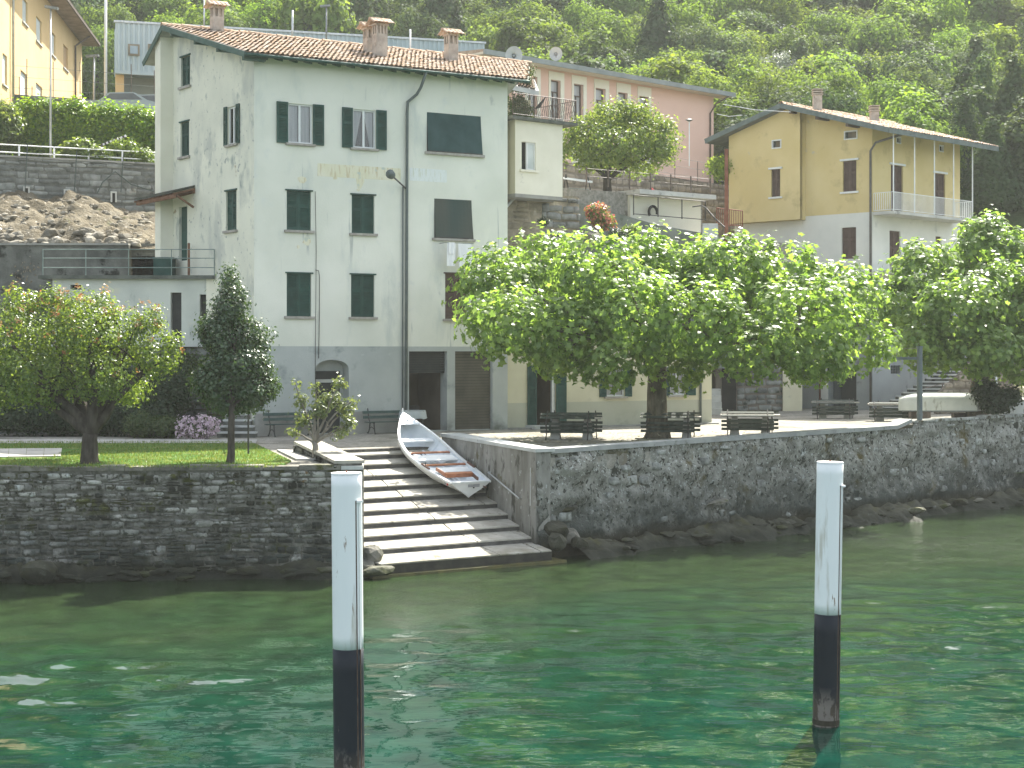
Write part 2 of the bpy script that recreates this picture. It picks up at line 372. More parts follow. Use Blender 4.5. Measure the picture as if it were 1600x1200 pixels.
M['bark_dark'] = mat('bark_dark', (0.035, 0.03, 0.024), (0.08, 0.07, 0.058), 8, 7, 0.95, 0.1, 0.8, 14, 0.03, st=(1, 1, 0.3))
M['bark_grey'] = mat('bark_grey', (0.14, 0.13, 0.11), (0.24, 0.22, 0.19), 9, 6, 0.9, 0.1, 0.6, 20, 0.02, st=(1, 1, 0.4))
M['wood_top'] = mat('bleached_wood', (0.30, 0.28, 0.24), (0.42, 0.40, 0.35), 4, 5, 0.8, 0.2)
M['boat_white'] = mat('boat_white', (0.70, 0.70, 0.67), (0.78, 0.78, 0.75), 2, 5, 0.42, 0.4, ov=[((0.50, 0.48, 0.42), 4, 0.68, 0.1)])
M['boat_inner'] = mat('boat_inner', (0.58, 0.63, 0.66), (0.65, 0.69, 0.71), 2, 5, 0.5, 0.3, ov=[((0.36, 0.38, 0.38), 3, 0.64, 0.1)])
M['varnish'] = mat('varnished_wood', (0.30, 0.10, 0.04), (0.42, 0.16, 0.07), 5, 5, 0.35, 0.5, st=(1, 1, 1))
M['red'] = mat('red_paint', (0.45, 0.05, 0.05), None, 4, 2, 0.6)
M['plate_grey'] = mat('plate_grey', (0.30, 0.30, 0.31), (0.42, 0.42, 0.42), 30, 2, 0.5, ov=[((0.12, 0.12, 0.13), 45, 0.60, 0.05)])
M['cloth'] = mat('white_cloth', (0.72, 0.73, 0.74), (0.80, 0.80, 0.80), 3, 3, 0.95, 0.05)
M['corrugated'] = mat('corrugated_metal', (0.36, 0.45, 0.47), (0.43, 0.51, 0.53), 0.4, 4, 0.6, 0.3)
M['car_grey'] = mat('car_grey', (0.22, 0.26, 0.27), (0.25, 0.29, 0.30), 1, 2, 0.25, 0.6, metal=0.3)
M['rubber'] = mat('rubber', (0.02, 0.02, 0.02), None, 3, 2, 0.9)
M['net'] = mat('fence_wire', (0.05, 0.07, 0.06), (0.08, 0.10, 0.09), 5, 2, 0.6)
# ------------------------------------------------------------------ the large planes everything hangs on
ZG = 2.82                                              # courtyard level
A0 = at(397, 550, 56.5)                                # front corner of the white house
PF = Pl(A0.x, A0.y, vp=5130)                           # its lake front
PS = Pl(A0.x, A0.y, vp=-1060)                          # its side wall
SD = Vector((3850, F, 0)).normalized()                 # direction of the stair edges
SN = Vector((-SD.y, SD.x, 0))                          # up the stairs
CD = Vector((-.425, .905, 0)).normalized()             # the right side wall runs back this way
CW = Vector((0.66, 44.6, 0))                           # front of the right cheek wall
QE = Vector((20.0, 62.5, 0))                           # far end of the right quay wall
PQ = Pl(CW.x, CW.y, d=(QE.x - CW.x, QE.y - CW.y))      # right quay wall face
QL = (QE - CW).length
LW0, LW1 = Vector((-20.5, 40.2, 0)), Vector((-3.83, 41.25, 0))
PW = Pl(LW0.x, LW0.y, d=((LW1 - LW0).x, (LW1 - LW0).y))  # left quay wall face
WL = (LW1 - LW0).length
LSD = Vector((-0.33, 0.944, 0))                        # the stone wall left of the stairs runs back this way
YC = at(1363, 550, 82)                                 # corner of the yellow house
PYR = Pl(YC.x, YC.y, vp=3400)
PYL = Pl(YC.x, YC.y, vp=-1900)

def line_x(p, d, q, e):                                # where p+s*d meets q+t*e, in plan
    den = d.x * e.y - d.y * e.x
    s = ((q.x - p.x) * e.y - (q.y - p.y) * e.x) / den
    return s

# ------------------------------------------------------------------ water
def build_water():
    xs = np.concatenate([np.array([-240, -120, -60, -40, -30, -24]), np.arange(-20, 26, 0.11), np.array([28, 34, 45, 70, 130, 240])])
    ys = np.concatenate([np.array([-140, -60, -20, 0, 8, 14, 18]), np.arange(20, 50, 0.10), np.arange(50, 66, 0.2), np.array([68, 75])])
    X, Y = np.meshgrid(xs, ys)
    rg = np.random.default_rng(3)
    Z = np.zeros_like(X)
    for i in range(90):
        wl = 0.42 * (2.3 / 0.42) ** rg.random()
        th = rg.normal(0.25, 0.75) + math.pi / 2
        k = 2 * math.pi / wl
        kx, ky = k * math.cos(th), k * math.sin(th)
        amp = 0.0026 * wl ** 1.0
        Z += amp * np.sin(kx * X + ky * Y + rg.random() * 6.28)
    # calmer and rougher patches
    patch = 0.72 + 0.30 * np.sin(0.21 * X + 0.13 * Y + 1) + 0.2 * np.sin(-0.11 * X + 0.37 * Y + 2.2)
    calm = np.clip((47 - Y) / 19, 0.22, 1.0)
    Z *= np.clip(patch, 0.3, 1.3) * calm
    n, m = X.shape
    V = np.stack([X.ravel(), Y.ravel(), Z.ravel()], 1)
    I = np.arange(n * m).reshape(n, m)
    Fc = np.stack([I[:-1, :-1].ravel(), I[:-1, 1:].ravel(), I[1:, 1:].ravel(), I[1:, :-1].ravel()], 1)
    mt = bpy.data.materials.new('lake_water'); mt.use_nodes = True
    nt = mt.node_tree; N = nt.nodes; L = nt.links
    b = N['Principled BSDF']
    b.inputs['Roughness'].default_value = 0.02
    b.inputs['IOR'].default_value = 1.333
    b.inputs['Specular IOR Level'].default_value = 0.5
    g = N.new('ShaderNodeNewGeometry'); sp = N.new('ShaderNodeSeparateXYZ'); L.new(g.outputs['Position'], sp.inputs[0])
    def noise_(sc, st, det=4, rgh=0.55):
        mp = N.new('ShaderNodeMapping'); mp.inputs['Scale'].default_value = st; L.new(g.outputs['Position'], mp.inputs[0])
        t = N.new('ShaderNodeTexNoise'); t.inputs['Scale'].default_value = sc; t.inputs['Detail'].default_value = det; t.inputs['Roughness'].default_value = rgh
        L.new(mp.outputs[0], t.inputs[0]); return t.outputs[0]
    def mth(op, a, c, cl=False):
        x = N.new('ShaderNodeMath'); x.operation = op; x.use_clamp = cl
        for i, q in enumerate((a, c)):
            if isinstance(q, (int, float)): x.inputs[i].default_value = q
            else: L.new(q, x.inputs[i])
        return x.outputs[0]
    # the bed rises towards the quay: distance from the quay line decides how much of it shows
    dist = mth('SUBTRACT', mth('ADD', mth('MULTIPLY', sp.outputs[0], 0.35), 44.5), sp.outputs[1])
    nb = noise_(0.22, (1, 1, 1), 4)
    dj = mth('ADD', dist, mth('MULTIPLY', mth('SUBTRACT', nb, 0.5), 14))
    r = N.new('ShaderNodeValToRGB')
    mr = N.new('ShaderNodeMapRange'); mr.inputs[1].default_value = 0; mr.inputs[2].default_value = 22; L.new(dj, mr.inputs[0]); L.new(mr.outputs[0], r.inputs[0])
    cr = r.color_ramp; cr.elements[0].position = 0.0; cr.elements[0].color = (0.020, 0.034, 0.013, 1)
    cr.elements[1].position = 1.0; cr.elements[1].color = (0.002, 0.026, 0.017, 1)
    for p_, c_ in ((0.22, (0.018, 0.034, 0.012)), (0.5, (0.010, 0.031, 0.012)), (0.75, (0.004, 0.027, 0.015))):
        e = cr.elements.new(p_); e.color = (*c_, 1)
    # weed and stones on the bed, seen dimly
    wv = noise_(1.3, (1, 0.8, 1), 6, 0.65)
    hs_ = N.new('ShaderNodeHueSaturation'); L.new(r.outputs[0], hs_.inputs['Color'])
    v = N.new('ShaderNodeMapRange'); v.inputs[1].default_value = 0.32; v.inputs[2].default_value = 0.68; v.inputs[3].default_value = 0.55; v.inputs[4].default_value = 1.45
    L.new(wv, v.inputs[0]); L.new(v.outputs[0], hs_.inputs['Value'])
    L.new(hs_.outputs[0], b.inputs['Base Color'])
    bp = N.new('ShaderNodeBump'); bp.inputs['Strength'].default_value = 0.9; bp.inputs['Distance'].default_value = 0.007
    L.new(noise_(4.0, (0.8, 1.2, 1), 1, 0.5), bp.inputs['Height'])
    bp2 = N.new('ShaderNodeBump'); bp2.inputs['Strength'].default_value = 1.0; bp2.inputs['Distance'].default_value = 0.006
    mk = N.new('ShaderNodeMapRange'); mk.inputs[1].default_value = 13; mk.inputs[2].default_value = 1.5; mk.inputs[3].default_value = 0.0006; mk.inputs[4].default_value = 0.017
    L.new(dj, mk.inputs[0]); L.new(mk.outputs[0], bp2.inputs['Distance'])
    L.new(noise_(15, (0.9, 1.2, 1), 2, 0.6), bp2.inputs['Height']); L.new(bp.outputs[0], bp2.inputs['Normal'])
    rk = N.new('ShaderNodeMapRange'); rk.inputs[1].default_value = 13; rk.inputs[2].default_value = 1.5; rk.inputs[3].default_value = 0.012; rk.inputs[4].default_value = 0.03
    L.new(dj, rk.inputs[0]); L.new(rk.outputs[0], b.inputs['Roughness'])
    L.new(bp2.outputs[0], b.inputs['Normal'])
    np_mesh('lake_water', V, Fc, mt, smooth=True, kind='structure')
build_water()

# ------------------------------------------------------------------ stones
def stone_meshes(mt, n=8, tag_='stone', seed=1):
    rg = random.Random(seed); out = []
    for i in range(n):
        J = lambda a: rg.uniform(-a, a)
        ring = []
        base = [(-.5, -.5), (-.1, -.52), (.5, -.5), (.52, 0.05), (.5, .5), (.05, .52), (-.5, .5), (-.52, -.05)]
        vs = []
        for x, z in base: vs.append((x * .98 + J(.02), 1.0, z * .98 + J(.03)))
        for x, z in base:
            kx = 1 if abs(x) > .4 and abs(z) > .4 else 1.02
            vs.append(((x * .97 + J(.04)) * kx * .98, 0.28, (z * .95 + J(.06)) * kx * .98))
        for x, z in base:
            k = .70 if abs(x) > .4 and abs(z) > .4 else .82
            vs.append((x * k + J(.06), 0.0 + J(.10), z * k + J(.06)))
        vs.append((J(.1), -0.10 + J(.06), J(.1)))
        fs = []
        for a in (0, 8):
            for k in range(8): fs.append((a + k, a + (k + 1) % 8, a + 8 + (k + 1) % 8, a + 8 + k))
        for k in range(8): fs.append((16 + k, 16 + (k + 1) % 8, 24))
        me = bpy.data.meshes.new(tag_); me.from_pydata(vs, [], fs); me.materials.append(mt)
        me.polygons.foreach_set('use_smooth', [True] * len(fs)); out.append(me)
    return out

def course_wall(pl, u0, u1, zb, ztop, root, mt, hmin, hmax, lmin, lmax, proud=0.05, depth=0.12, gap=0.018, limit=300, seed=5, vis=None, name='stone', skip=None, small=0.0):
    """courses of stones laid over the face of pl; ztop may be a function of u"""
    rg = random.Random(seed); meshes = stone_meshes(mt, 8, name, seed)
    zf = ztop if callable(ztop) else (lambda u: ztop)
    items = []; z = zb
    zmax = max(zf(u0), zf((u0 + u1) / 2), zf(u1))
    while z < zmax - 0.04:
        h = rg.uniform(hmin, hmax); u = u0 - rg.uniform(0, lmax * .5)
        wob = rg.uniform(0, 6)
        while u < u1:
            l = rg.uniform(lmin, lmax) * (1.3 if rg.random() < .15 else 1)
            hh = h * rg.uniform(.66, 1.16)
            a, b_ = max(u, u0), min(u + l, u1)
            zc = z + h / 2 + 0.035 * math.sin(u * .9 + wob) + rg.uniform(-.02, .02)
            top = min(zc + hh / 2, zf((a + b_) / 2) - 0.01)
            bot = zc - hh / 2
            if b_ - a > 0.08 and top - bot > 0.05 and not (skip and skip((a + b_) / 2, (top + bot) / 2)):
                if small and rg.random() < small and b_ - a > .25:
                    m_ = (top + bot) / 2
                    items.append((a, b_, bot, m_ - .01)); items.append((a, b_, m_ + .01, top))
                else: items.append((a, b_, bot, top))
            u += l + gap
        z += h + gap
    items.sort(key=lambda t: -(t[1] - t[0]) * (t[3] - t[2]) * (1 if vis is None or vis((t[0] + t[1]) / 2, t[2]) else .01))
    ang = math.atan2(pl.d.y, pl.d.x)
    rest_v = []; rest_f = []; k0 = 0
    for i, (a, b_, zb_, zt_) in enumerate(items):
        me = meshes[rg.randrange(8)]
        pr = proud * rg.uniform(0.35, 1.35)
        c = pl.pt((a + b_) / 2, pr, (zb_ + zt_) / 2)
        sc_ = (b_ - a, depth, zt_ - zb_)
        rot = rg.uniform(-.07, .07)
        if i < limit:
            o = bpy.data.objects.new(name, me); COL.objects.link(o)
            o.parent = root; o.matrix_parent_inverse = Matrix.Translation(-root.location)
            o.location = c; o.scale = sc_; o.rotation_euler = (0, rot, ang)
        else:
            mx = Matrix.Translation(c) @ Matrix.Rotation(ang, 4, 'Z') @ Matrix.Rotation(rot, 4, 'Y') @ Matrix.Diagonal((*sc_, 1))
            vs = [tuple(mx @ v.co) for v in me.vertices]
            rest_v += vs; rest_f += [tuple(j + k0 for j in p.vertices) for p in me.polygons]; k0 += len(vs)
    if rest_v:
        me = bpy.data.meshes.new('small_stones'); me.from_pydata(rest_v, [], rest_f); me.materials.append(M.get(mt.name + '_i', mt))
        me.shade_smooth(); link(me, 'small_stones', root, kind='stuff')
    return len(items)

# ------------------------------------------------------------------ ground sheets
cornerL = LW1
left_run = lambda s: cornerL + LSD * s
def stair_left(y_line_p):                              # meeting of a stair edge with the left boundary wall
    base = cornerL + Vector((0.10, 0, 0))
    s = line_x(y_line_p, SD, base, LSD); return y_line_p + SD * s
def stair_right(p):
    s = line_x(p, SD, CW, CD); return p + SD * s
top_p = gnd(560, 703, ZG); top_p = Vector((top_p.x, top_p.y, 0))
TL, TR = stair_left(top_p), stair_right(top_p)

court = MB()
poly = [(-45, 40.0), (LW0.x, LW0.y + .2), (LW1.x - .25, LW1.y + .2), (TL.x, TL.y), (TR.x, TR.y), (CW.x + .25, CW.y + .25), (QE.x + 8, QE.y + 8.0), (60, 84), (60, 98), (-45, 98)]
court.prism(poly, ZG - 0.5, ZG)
court.build('courtyard', M['gravel'], kind='structure')

def path_strip(name, quads, z, mt, kind='structure'):
    m = MB()
    for q in quads: m.prism(q, z - 0.03, z)
    return m.build(name, mt, kind=kind)
# lawn
lw = [gnd(-60, 729, ZG + .02)]
lawn_poly = [(-19.5, 40.55), (-4.5, 41.4)]
p1 = gnd(455, 722, ZG); p2 = gnd(392, 692, ZG); p3 = gnd(-120, 692.5, ZG)
lawn_poly = [(-24, 40.2), (p1.x, 41.75), (p1.x, p1.y), (p2.x, p2.y), (p3.x, p3.y)]
lawn = MB().prism(lawn_poly, ZG - .02, ZG + .05).build('lawn', M['lawn'], kind='structure')
# grass blades standing on the lawn
def grass():
    n = 26000
    x = rng.uniform(-19, p1.x + .3, n); y = rng.uniform(40.6, 52.2, n)
    fr = (y - p1.y) / (p2.y - p1.y); xr = p1.x + (p2.x - p1.x) * np.clip(fr, 0, 1)
    k = (x < xr - .05) & ~((x < gnd(97, 710, ZG).x + .1) & (y > gnd(50, 719.5, ZG).y) & (y < gnd(50, 703.5, ZG).y)) & (y < p2.y)
    x, y = x[k], y[k]; n = len(x)
    a = rng.uniform(0, 6.28, n); h = rng.uniform(.03, .09, n); w = .012
    dx, dy = np.cos(a) * w, np.sin(a) * w; lx, ly = rng.normal(0, .025, n), rng.normal(0, .025, n)
    z = np.full(n, ZG + .045)
    V = np.stack([np.stack([x - dx, y - dy, z], 1), np.stack([x + dx, y + dy, z], 1), np.stack([x + lx, y + ly, z + h], 1)], 1).reshape(-1, 3)
    Fc = np.arange(3 * n).reshape(-1, 3)
    o = np_mesh('grass', V, Fc, leafmat('grass_blade', (0.045, 0.12, 0.018), (0.16, 0.18, 0.055), tfac=.3))
    tag(o, 'short green grass on the lawn behind the left quay wall', 'grass', kind='stuff')
grass()
# tiled paths
def tiles(name, quad, nu, nv, z, mt):
    root = thing(name, '', '', (quad[0][0], quad[0][1], z)); del root['label']; del root['category']; root['kind'] = 'structure'
    q = [Vector((p[0], p[1], 0)) for p in quad]
    for i in range(nu):
        for j in range(nv):
            def P(a, b): return (q[0] * (1 - a) + q[1] * a) * (1 - b) + (q[3] * (1 - a) + q[2] * a) * b
            g = 0.012
            a0, a1, b0, b1 = i / nu, (i + 1) / nu, j / nv, (j + 1) / nv
            c = (P(a0, b0) + P(a1, b1)) / 2
            pp = [P(a0, b0), P(a1, b0), P(a1, b1), P(a0, b1)]
            pp = [p + (c - p).normalized() * g * 1.4 for p in pp]
            MB().prism(pp, z - .05, z + R(0, .006)).build('paving_tile', mt, root)
    return root
a, b_, c_, d_ = gnd(-90, 695, ZG), gnd(400, 695, ZG), gnd(402, 689.5, ZG), gnd(-90, 689, ZG)
tiles('garden_path', [(a.x, a.y), (b_.x, b_.y), (c_.x, c_.y), (d_.x, d_.y)], 24, 2, ZG + .06, M['paving'])
a, b_, c_, d_ = gnd(-70, 719, ZG), gnd(95, 716.5, ZG), gnd(97, 704, ZG), gnd(-70, 705.5, ZG)
tiles('paved_terrace', [(a.x, a.y), (b_.x, b_.y), (c_.x, c_.y), (d_.x, d_.y)], 6, 3, ZG + .075, M['paving'])
a, b_, c_, d_ = gnd(462, 720, ZG), gnd(492, 720, ZG), gnd(460, 706, ZG), gnd(432, 705, ZG)
tiles('side_path', [(a.x, a.y), (b_.x, b_.y), (c_.x, c_.y), (d_.x, d_.y)], 1, 3, ZG + .055, M['paving'])

# ------------------------------------------------------------------ hillside
HP = [(60, 1.0), (86, 2.4), (92, 10), (100, 15.5), (130, 25), (180, 44), (300, 98), (420, 188)]
def hill_z(x, y):
    z = np.interp(y, [p[0] for p in HP], [p[1] for p in HP])
    return z + (np.sin(x * .05 + y * .021) * 2.2 + np.sin(x * .017 - y * .03 + 1.3) * 3.0) * np.clip((y - 95) / 60, 0, 3) + np.clip((x - 20) / 60, -.3, 1.5) * np.clip((y - 110) / 60, 0, 4) * 3
def hill():
    xs = np.arange(-240, 241, 6.0); ys = np.concatenate([np.arange(62, 200, 4.0), np.arange(200, 421, 10.0)])
    X, Y = np.meshgrid(xs, ys); Z = hill_z(X, Y) + np.sin(X * .6) * np.sin(Y * .7) * .4 * (Y > 96)
    Z = np.where((Y < 98), np.minimum(Z, 13), Z)
    n, m = X.shape; I = np.arange(n * m).reshape(n, m)
    Fc = np.stack([I[:-1, :-1].ravel(), I[:-1, 1:].ravel(), I[1:, 1:].ravel(), I[1:, :-1].ravel()], 1)
    np_mesh('hillside', np.stack([X.ravel(), Y.ravel(), Z.ravel()], 1), Fc, M['hill'], smooth=True, kind='structure')
hill()

# ------------------------------------------------------------------ left quay wall
def quay_left():
    root = thing('quay_wall', 'mossy dry stone quay wall along the garden, left of the boat stairs', 'stone wall', (LW1.x, LW1.y, 0))
    m = MB(); m.ob(PW, 0, WL, -0.42, 0, -1.2, 2.80)
    # return along the stairs
    q = [LW1 + Vector((0, .0, 0)), LW1 + Vector((0.04, 0.4, 0)), left_run(8.5) + Vector((0.1, 0, 0)), left_run(8.5) - Vector((0.5, 0.2, 0)), LW1 + Vector((-.5, .3, 0))]
    m.prism([LW1 + PW.n * -0.1, left_run(8.4), left_run(8.4) + Vector((-.3, -.05, 0)), LW1 + Vector((-.4, .25, 0))], -1.2, 2.78)
    m.build('core', M['mortar'], root)
    course_wall(PW, 0.1, WL - 0.01, -0.15, 2.76, root, M['stone'], 0.10, 0.20, 0.18, 0.50, proud=0.035, depth=0.13, gap=0.014, limit=300, seed=11,
                vis=lambda u, z: u > WL - 13.4 and z > 0.1, small=.22)
    # coping stones
    rg = random.Random(3); u = 0.0
    while u < WL - .05:
        l = min(rg.uniform(.5, 1.1), WL - u)
        k = MB(); z1 = 2.87 + rg.uniform(-.015, .03)
        k.ob(PW, u + .008, u + l - .008, -.45, 0.03 + rg.uniform(0, .02), 2.77, z1); k.build('coping_stone', M['coping'] if u > WL - 1.5 else M['rock'], root); u += l
quay_left()

def planter_wall():
    far_l = at(461, 691, 47.3)
    root = thing('planter_wall', 'low stone wall with pale coping running back beside the top of the boat stairs', 'stone wall', (-5.2, 45, ZG))
    a = Vector((-3.87, 41.35, 0)); b = Vector((-5.72, 47.2, 0)); w = Vector((-.62, -.18, 0))
    MB().hexa([(*(a + w).xy, 2.3), (*a.xy, 2.3), (*b.xy, 2.3), (*(b + w).xy, 2.3), (*(a + w).xy, 2.92), (*a.xy, 2.92), (*b.xy, 3.10), (*(b + w).xy, 3.10)]).build('core', M['mortar'], root)
    # stones on the garden side and on the far end
    d = (b - a); L_ = d.length; pl = Pl((a + w).x, (a + w).y, d=(d.x, d.y))
    pl.n = Vector((-pl.d.y, pl.d.x, 0))
    course_wall(pl, 0, L_, ZG - .05, lambda u: 2.90 + .17 * u / L_, root, M['stone'], .1, .16, .2, .45, proud=.02, depth=.08, seed=4)
    n = 7
    for i in range(n):
        p, q = a + d * (i / n), a + d * ((i + 1) / n - .006)
        z0_, z1_ = 2.925 + .18 * i / n, 2.925 + .18 * (i + 1) / n
        o = w * 1.12; e = w * -.1
        MB().hexa([(*(p + o).xy, z0_), (*(p + e).xy, z0_), (*(q + e).xy, z1_), (*(q + o).xy, z1_),
                   (*(p + o).xy, z0_ + .08), (*(p + e).xy, z0_ + .08), (*(q + e).xy, z1_ + .08), (*(q + o).xy, z1_ + .08)]).build('coping_stone', M['tread'], root)
planter_wall()

# ------------------------------------------------------------------ boat stairs
STEP = []
def stairs():
    root = thing('boat_stairs', 'broad stone boat stairs with long sloping treads leading down into the lake', 'stairs', (-1.5, 45, 0))
    z0, r = 0.34, 0.26
    px = [(594, 881.6), (576, 859), (570, 838), (570, 817.6), (570, 798), (570, 778.6), (570, 760.4), (570, 743), (562, 726), (556, 711)]
    for i, (a, b_) in enumerate(px):
        p = gnd(a, b_, z0 + r * i); STEP.append((Vector((p.x, p.y, 0)), z0 + r * i))
    STEP.append((top_p, ZG + 0.0))
    for i in range(10):
        p, z = STEP[i]; q, zn = STEP[i + 1]
        L0 = stair_left(p); R0 = stair_right(p); L1 = stair_left(q); R1 = stair_right(q)
        if i == 0: L0 = p; R0 = p + SD * 5.35; L1 = p + SN * .9 + SD * -.2; R1 = R0 + SN * .9
        if i == 1: L0 = p; R0 = p + SD * 5.4
        if i > 1: L0 = L0 - SD * .06; L1 = L1 - SD * .06; R0 = R0 + SD * .05; R1 = R1 + SD * .05
        L1 = L1 + SN * .05; R1 = R1 + SN * .05
        zb_ = zn - (0.135 if i < 9 else .05)
        cuts = [0, .0, 1]
        c0 = 1.35 - .0 * i + 0.12 * i
        wd = (R0 - L0).length
        f = [0, min(.72, (1.3 + .27 * (9 - i) - .1) / wd), 1]
        if i in (0, 1, 4, 6): f = [0, f[1], min(.93, f[1] + .42), 1]
        for a, b_ in zip(f, f[1:]):
            g = .004
            fa, fb = a + g, b_ - g
            A_, B_ = L0.lerp(R0, fa), L0.lerp(R0, fb)
            C_, D__ = L1.lerp(R1, min(1, fb + .012)), L1.lerp(R1, max(0, fa + .012 if a > 0 else fa))
            th = .035; jz = R(-.004, .006)
            A2, B2 = A_ - SN * .02, B_ - SN * .02
            MB().hexa([(*A2.xy, z - th), (*B2.xy, z - th), (*C_.xy, zb_ - th), (*D__.xy, zb_ - th), (*A2.xy, z + jz), (*B2.xy, z + jz), (*C_.xy, zb_ + jz), (*D__.xy, zb_ + jz)]).build('step_slab', M['tread'], root)
        # the riser block below the slab
        th = .037
        a3, b3 = L0 + SN * .0, R0 + SN * .0
        MB().hexa([(*a3.xy, z - .5), (*b3.xy, z - .5), (*R1.xy, z - .5), (*L1.xy, z - .5), (*a3.xy, z - th), (*b3.xy, z - th), (*R1.xy, zb_ - th), (*L1.xy, zb_ - th)]).build('riser', M['riser'] if i else M['riser_algae_shade'], root)
    # submerged foot of the stairs
    p = STEP[0][0]
    a, b_ = p - SN * .16 - SD * .3, p - SN * .22 + SD * 5.7
    MB().prism([a, b_, b_ + SN * 1.2, a + SN * 1.2], -.6, .07).build('foot_step', M['algae'], root)
    MB().prism([a - SN * .35, b_ - SN * .3 + SD * .2, b_ + SN * .5, a + SN * .5], -.6, -.012).build('foot_step', M['algae'], root)
    # top kerb
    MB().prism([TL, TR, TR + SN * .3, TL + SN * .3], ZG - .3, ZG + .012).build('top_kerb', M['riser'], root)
stairs()

def cheek_wall():
    root = thing('stair_side_wall', 'stained grey wall with broad pale coping on the right of the boat stairs', 'wall', (CW.x, CW.y, 0))
    L_ = 6.8; SN = CD
    n = Vector((SD.x, SD.y, 0))
    a, b = CW, CW + SN * L_
    zt0, zt1 = 3.00, 3.12
    m = MB(); m.hexa([(*a.xy, -1), (*(a + n * .5).xy, -1), (*(b + n * .5).xy, -1), (*b.xy, -1), (*a.xy, zt0), (*(a + n * .5).xy, zt0), (*(b + n * .5).xy, zt1), (*b.xy, zt1)])
    m.build('wall', M['rubble_side'], root)
    for i in range(3):
        p, q = a + SN * (L_ * i / 3 + .004) , a + SN * (L_ * (i + 1) / 3 - .004)
        za, zb_ = zt0 + (zt1 - zt0) * i / 3 + .004, zt0 + (zt1 - zt0) * (i + 1) / 3 + .004
        if i == 0: p = p - SN * .06
        l, rr = n * -.05, n * .62
        MB().hexa([(*(p + l).xy, za), (*(p + rr).xy, za), (*(q + rr).xy, zb_), (*(q + l).xy, zb_), (*(p + l).xy, za + .1), (*(p + rr).xy, za + .1), (*(q + rr).xy, zb_ + .1), (*(q + l).xy, zb_ + .1)]).build('coping_stone', M['coping'], root)
    # sloping hand rail fixed to the wall
    def onwall(px, py):
        a_ = (px - CX) / F; o = CW - n * .09
        u = (a_ * o.y - o.x) / (SN.x - a_ * SN.y); D = o.y + u * SN.y
        return Vector((a_ * D, D, H + (HY - py) * D / F))
    p, q = onwall(763, 738), onwall(811, 779)
    h = MB(); h.tube([p, q, q + n * .09], .022, 8); h.tube([p, p + n * .09], .018, 6)
    tag(h.build('handrail', M['galv'], None, smooth=True), 'pale metal handrail sloping down the wall beside the boat stairs', 'handrail')
    p = onwall(829, 731); q = onwall(828.5, 790)
    tag(MB().tube([p, q], .012, 5).build('conduit', M['galv'], None), 'thin upright metal conduit at the lake end of the stair side wall', 'pipe')
M['rubble_side'] = mat('rubble_side', (0.15, 0.145, 0.125), (0.26, 0.255, 0.23), 2.2, 9, 0.95, 0.15, 0.8, 12, 0.03, st=(1, 1, .35),
    ov=[((0.38, 0.39, 0.37), 5.0, 0.63, 0.06), ((0.07, 0.068, 0.055), 3.0, 0.56, 0.08, (1, 1, .4)), ((0.10, 0.09, 0.04), 1.4, 0.60, 0.1), ((0.04, 0.04, 0.03), 1, .2, .2, (1, 1, 1), (.3, .9))])
cheek_wall()

def quay_right():
    root = thing('quay_wall', 'long rough lichen-spotted quay wall under the café terrace, right of the stairs', 'stone wall', (CW.x, CW.y, 0))
    ztop = lambda u: 2.94 + 0.14 * min(1, u / 18) + (0.20 if u > 18.6 else 0)
    # bumpy face
    nu, nz = 330, 40
    rg = np.random.default_rng(9)
    u = np.linspace(.02, QL + 6, nu); t = np.linspace(0, 1, nz)
    U, T = np.meshgrid(u, t)
    ZT = np.vectorize(ztop)(U) ; Z = -1.0 + T * (ZT + 1.0)
    Vd = np.zeros_like(U)
    for i in range(160):
        k = rg.uniform(2, 16); th = rg.uniform(0, 6.28)
        Vd += (0.13 / k) * np.sin(k * (np.cos(th) * U + np.sin(th) * Z * 1.2) + rg.uniform(0, 6.28)) * .32
    Vd = Vd + (1 - np.clip(Z / 2.9, 0, 1)) * .12
    Vd = np.where(T > .995, 0, Vd)
    P = np.stack([PQ.o.x + PQ.d.x * U + PQ.n.x * Vd, PQ.o.y + PQ.d.y * U + PQ.n.y * Vd, Z], -1).reshape(-1, 3)
    I = np.arange(nu * nz).reshape(nz, nu)
    Fc = np.stack([I[:-1, :-1].ravel(), I[:-1, 1:].ravel(), I[1:, 1:].ravel(), I[1:, :-1].ravel()], 1)
    np_mesh('wall_face', P, Fc, M['rubble_wall'], root, smooth=True)
    b = MB(); b.ob(PQ, 0.3, 18.6, -.5, -.30, -1, 2.9); b.ob(PQ, 18.6, QL + 6, -.5, -.30, -1, 3.2); b.build('core', M['concrete'], root)
    # stones showing through the mortar
    course_wall(PQ, .3, QL, .35, lambda u: ztop(u) - .12, root, M['rubble_stone'], .12, .30, .15, .55, proud=.05, depth=.14, gap=.16, limit=220, seed=21, skip=lambda u, z: random.random() < .62, name='stone')
    # kerb of concrete along the terrace edge
    u = 0.55; i = 0
    while u < 18.5:
        l = 1.9; z = ztop(u); z2 = ztop(u + l)
        if i != 99:
            m = MB(); e = min(u + l, 18.55)
            m.hexa([PQ.pt(u, -.52, z), PQ.pt(e - .01, -.52, z2), PQ.pt(e - .01, .05, z2), PQ.pt(u, .05, z), PQ.pt(u, -.52, z + .13), PQ.pt(e - .01, -.52, z2 + .13), PQ.pt(e - .01, .05, z2 + .13), PQ.pt(u, .05, z + .13)])
            m.build('kerb_stone', M['concrete_kerb'], root)
        u += l; i += 1
    # raised rough top beyond the steel post
    u = 18.6
    rg2 = random.Random(8)
    while u < QL + 5:
        l = rg2.uniform(.5, 1.0); z = 3.27
        MB().ob(PQ, u, u + l - .02, -.5, .04 + rg2.uniform(0, .04), z, z + rg2.uniform(.05, .12)).build('coping_stone', M['rubble_stone'], root); u += l
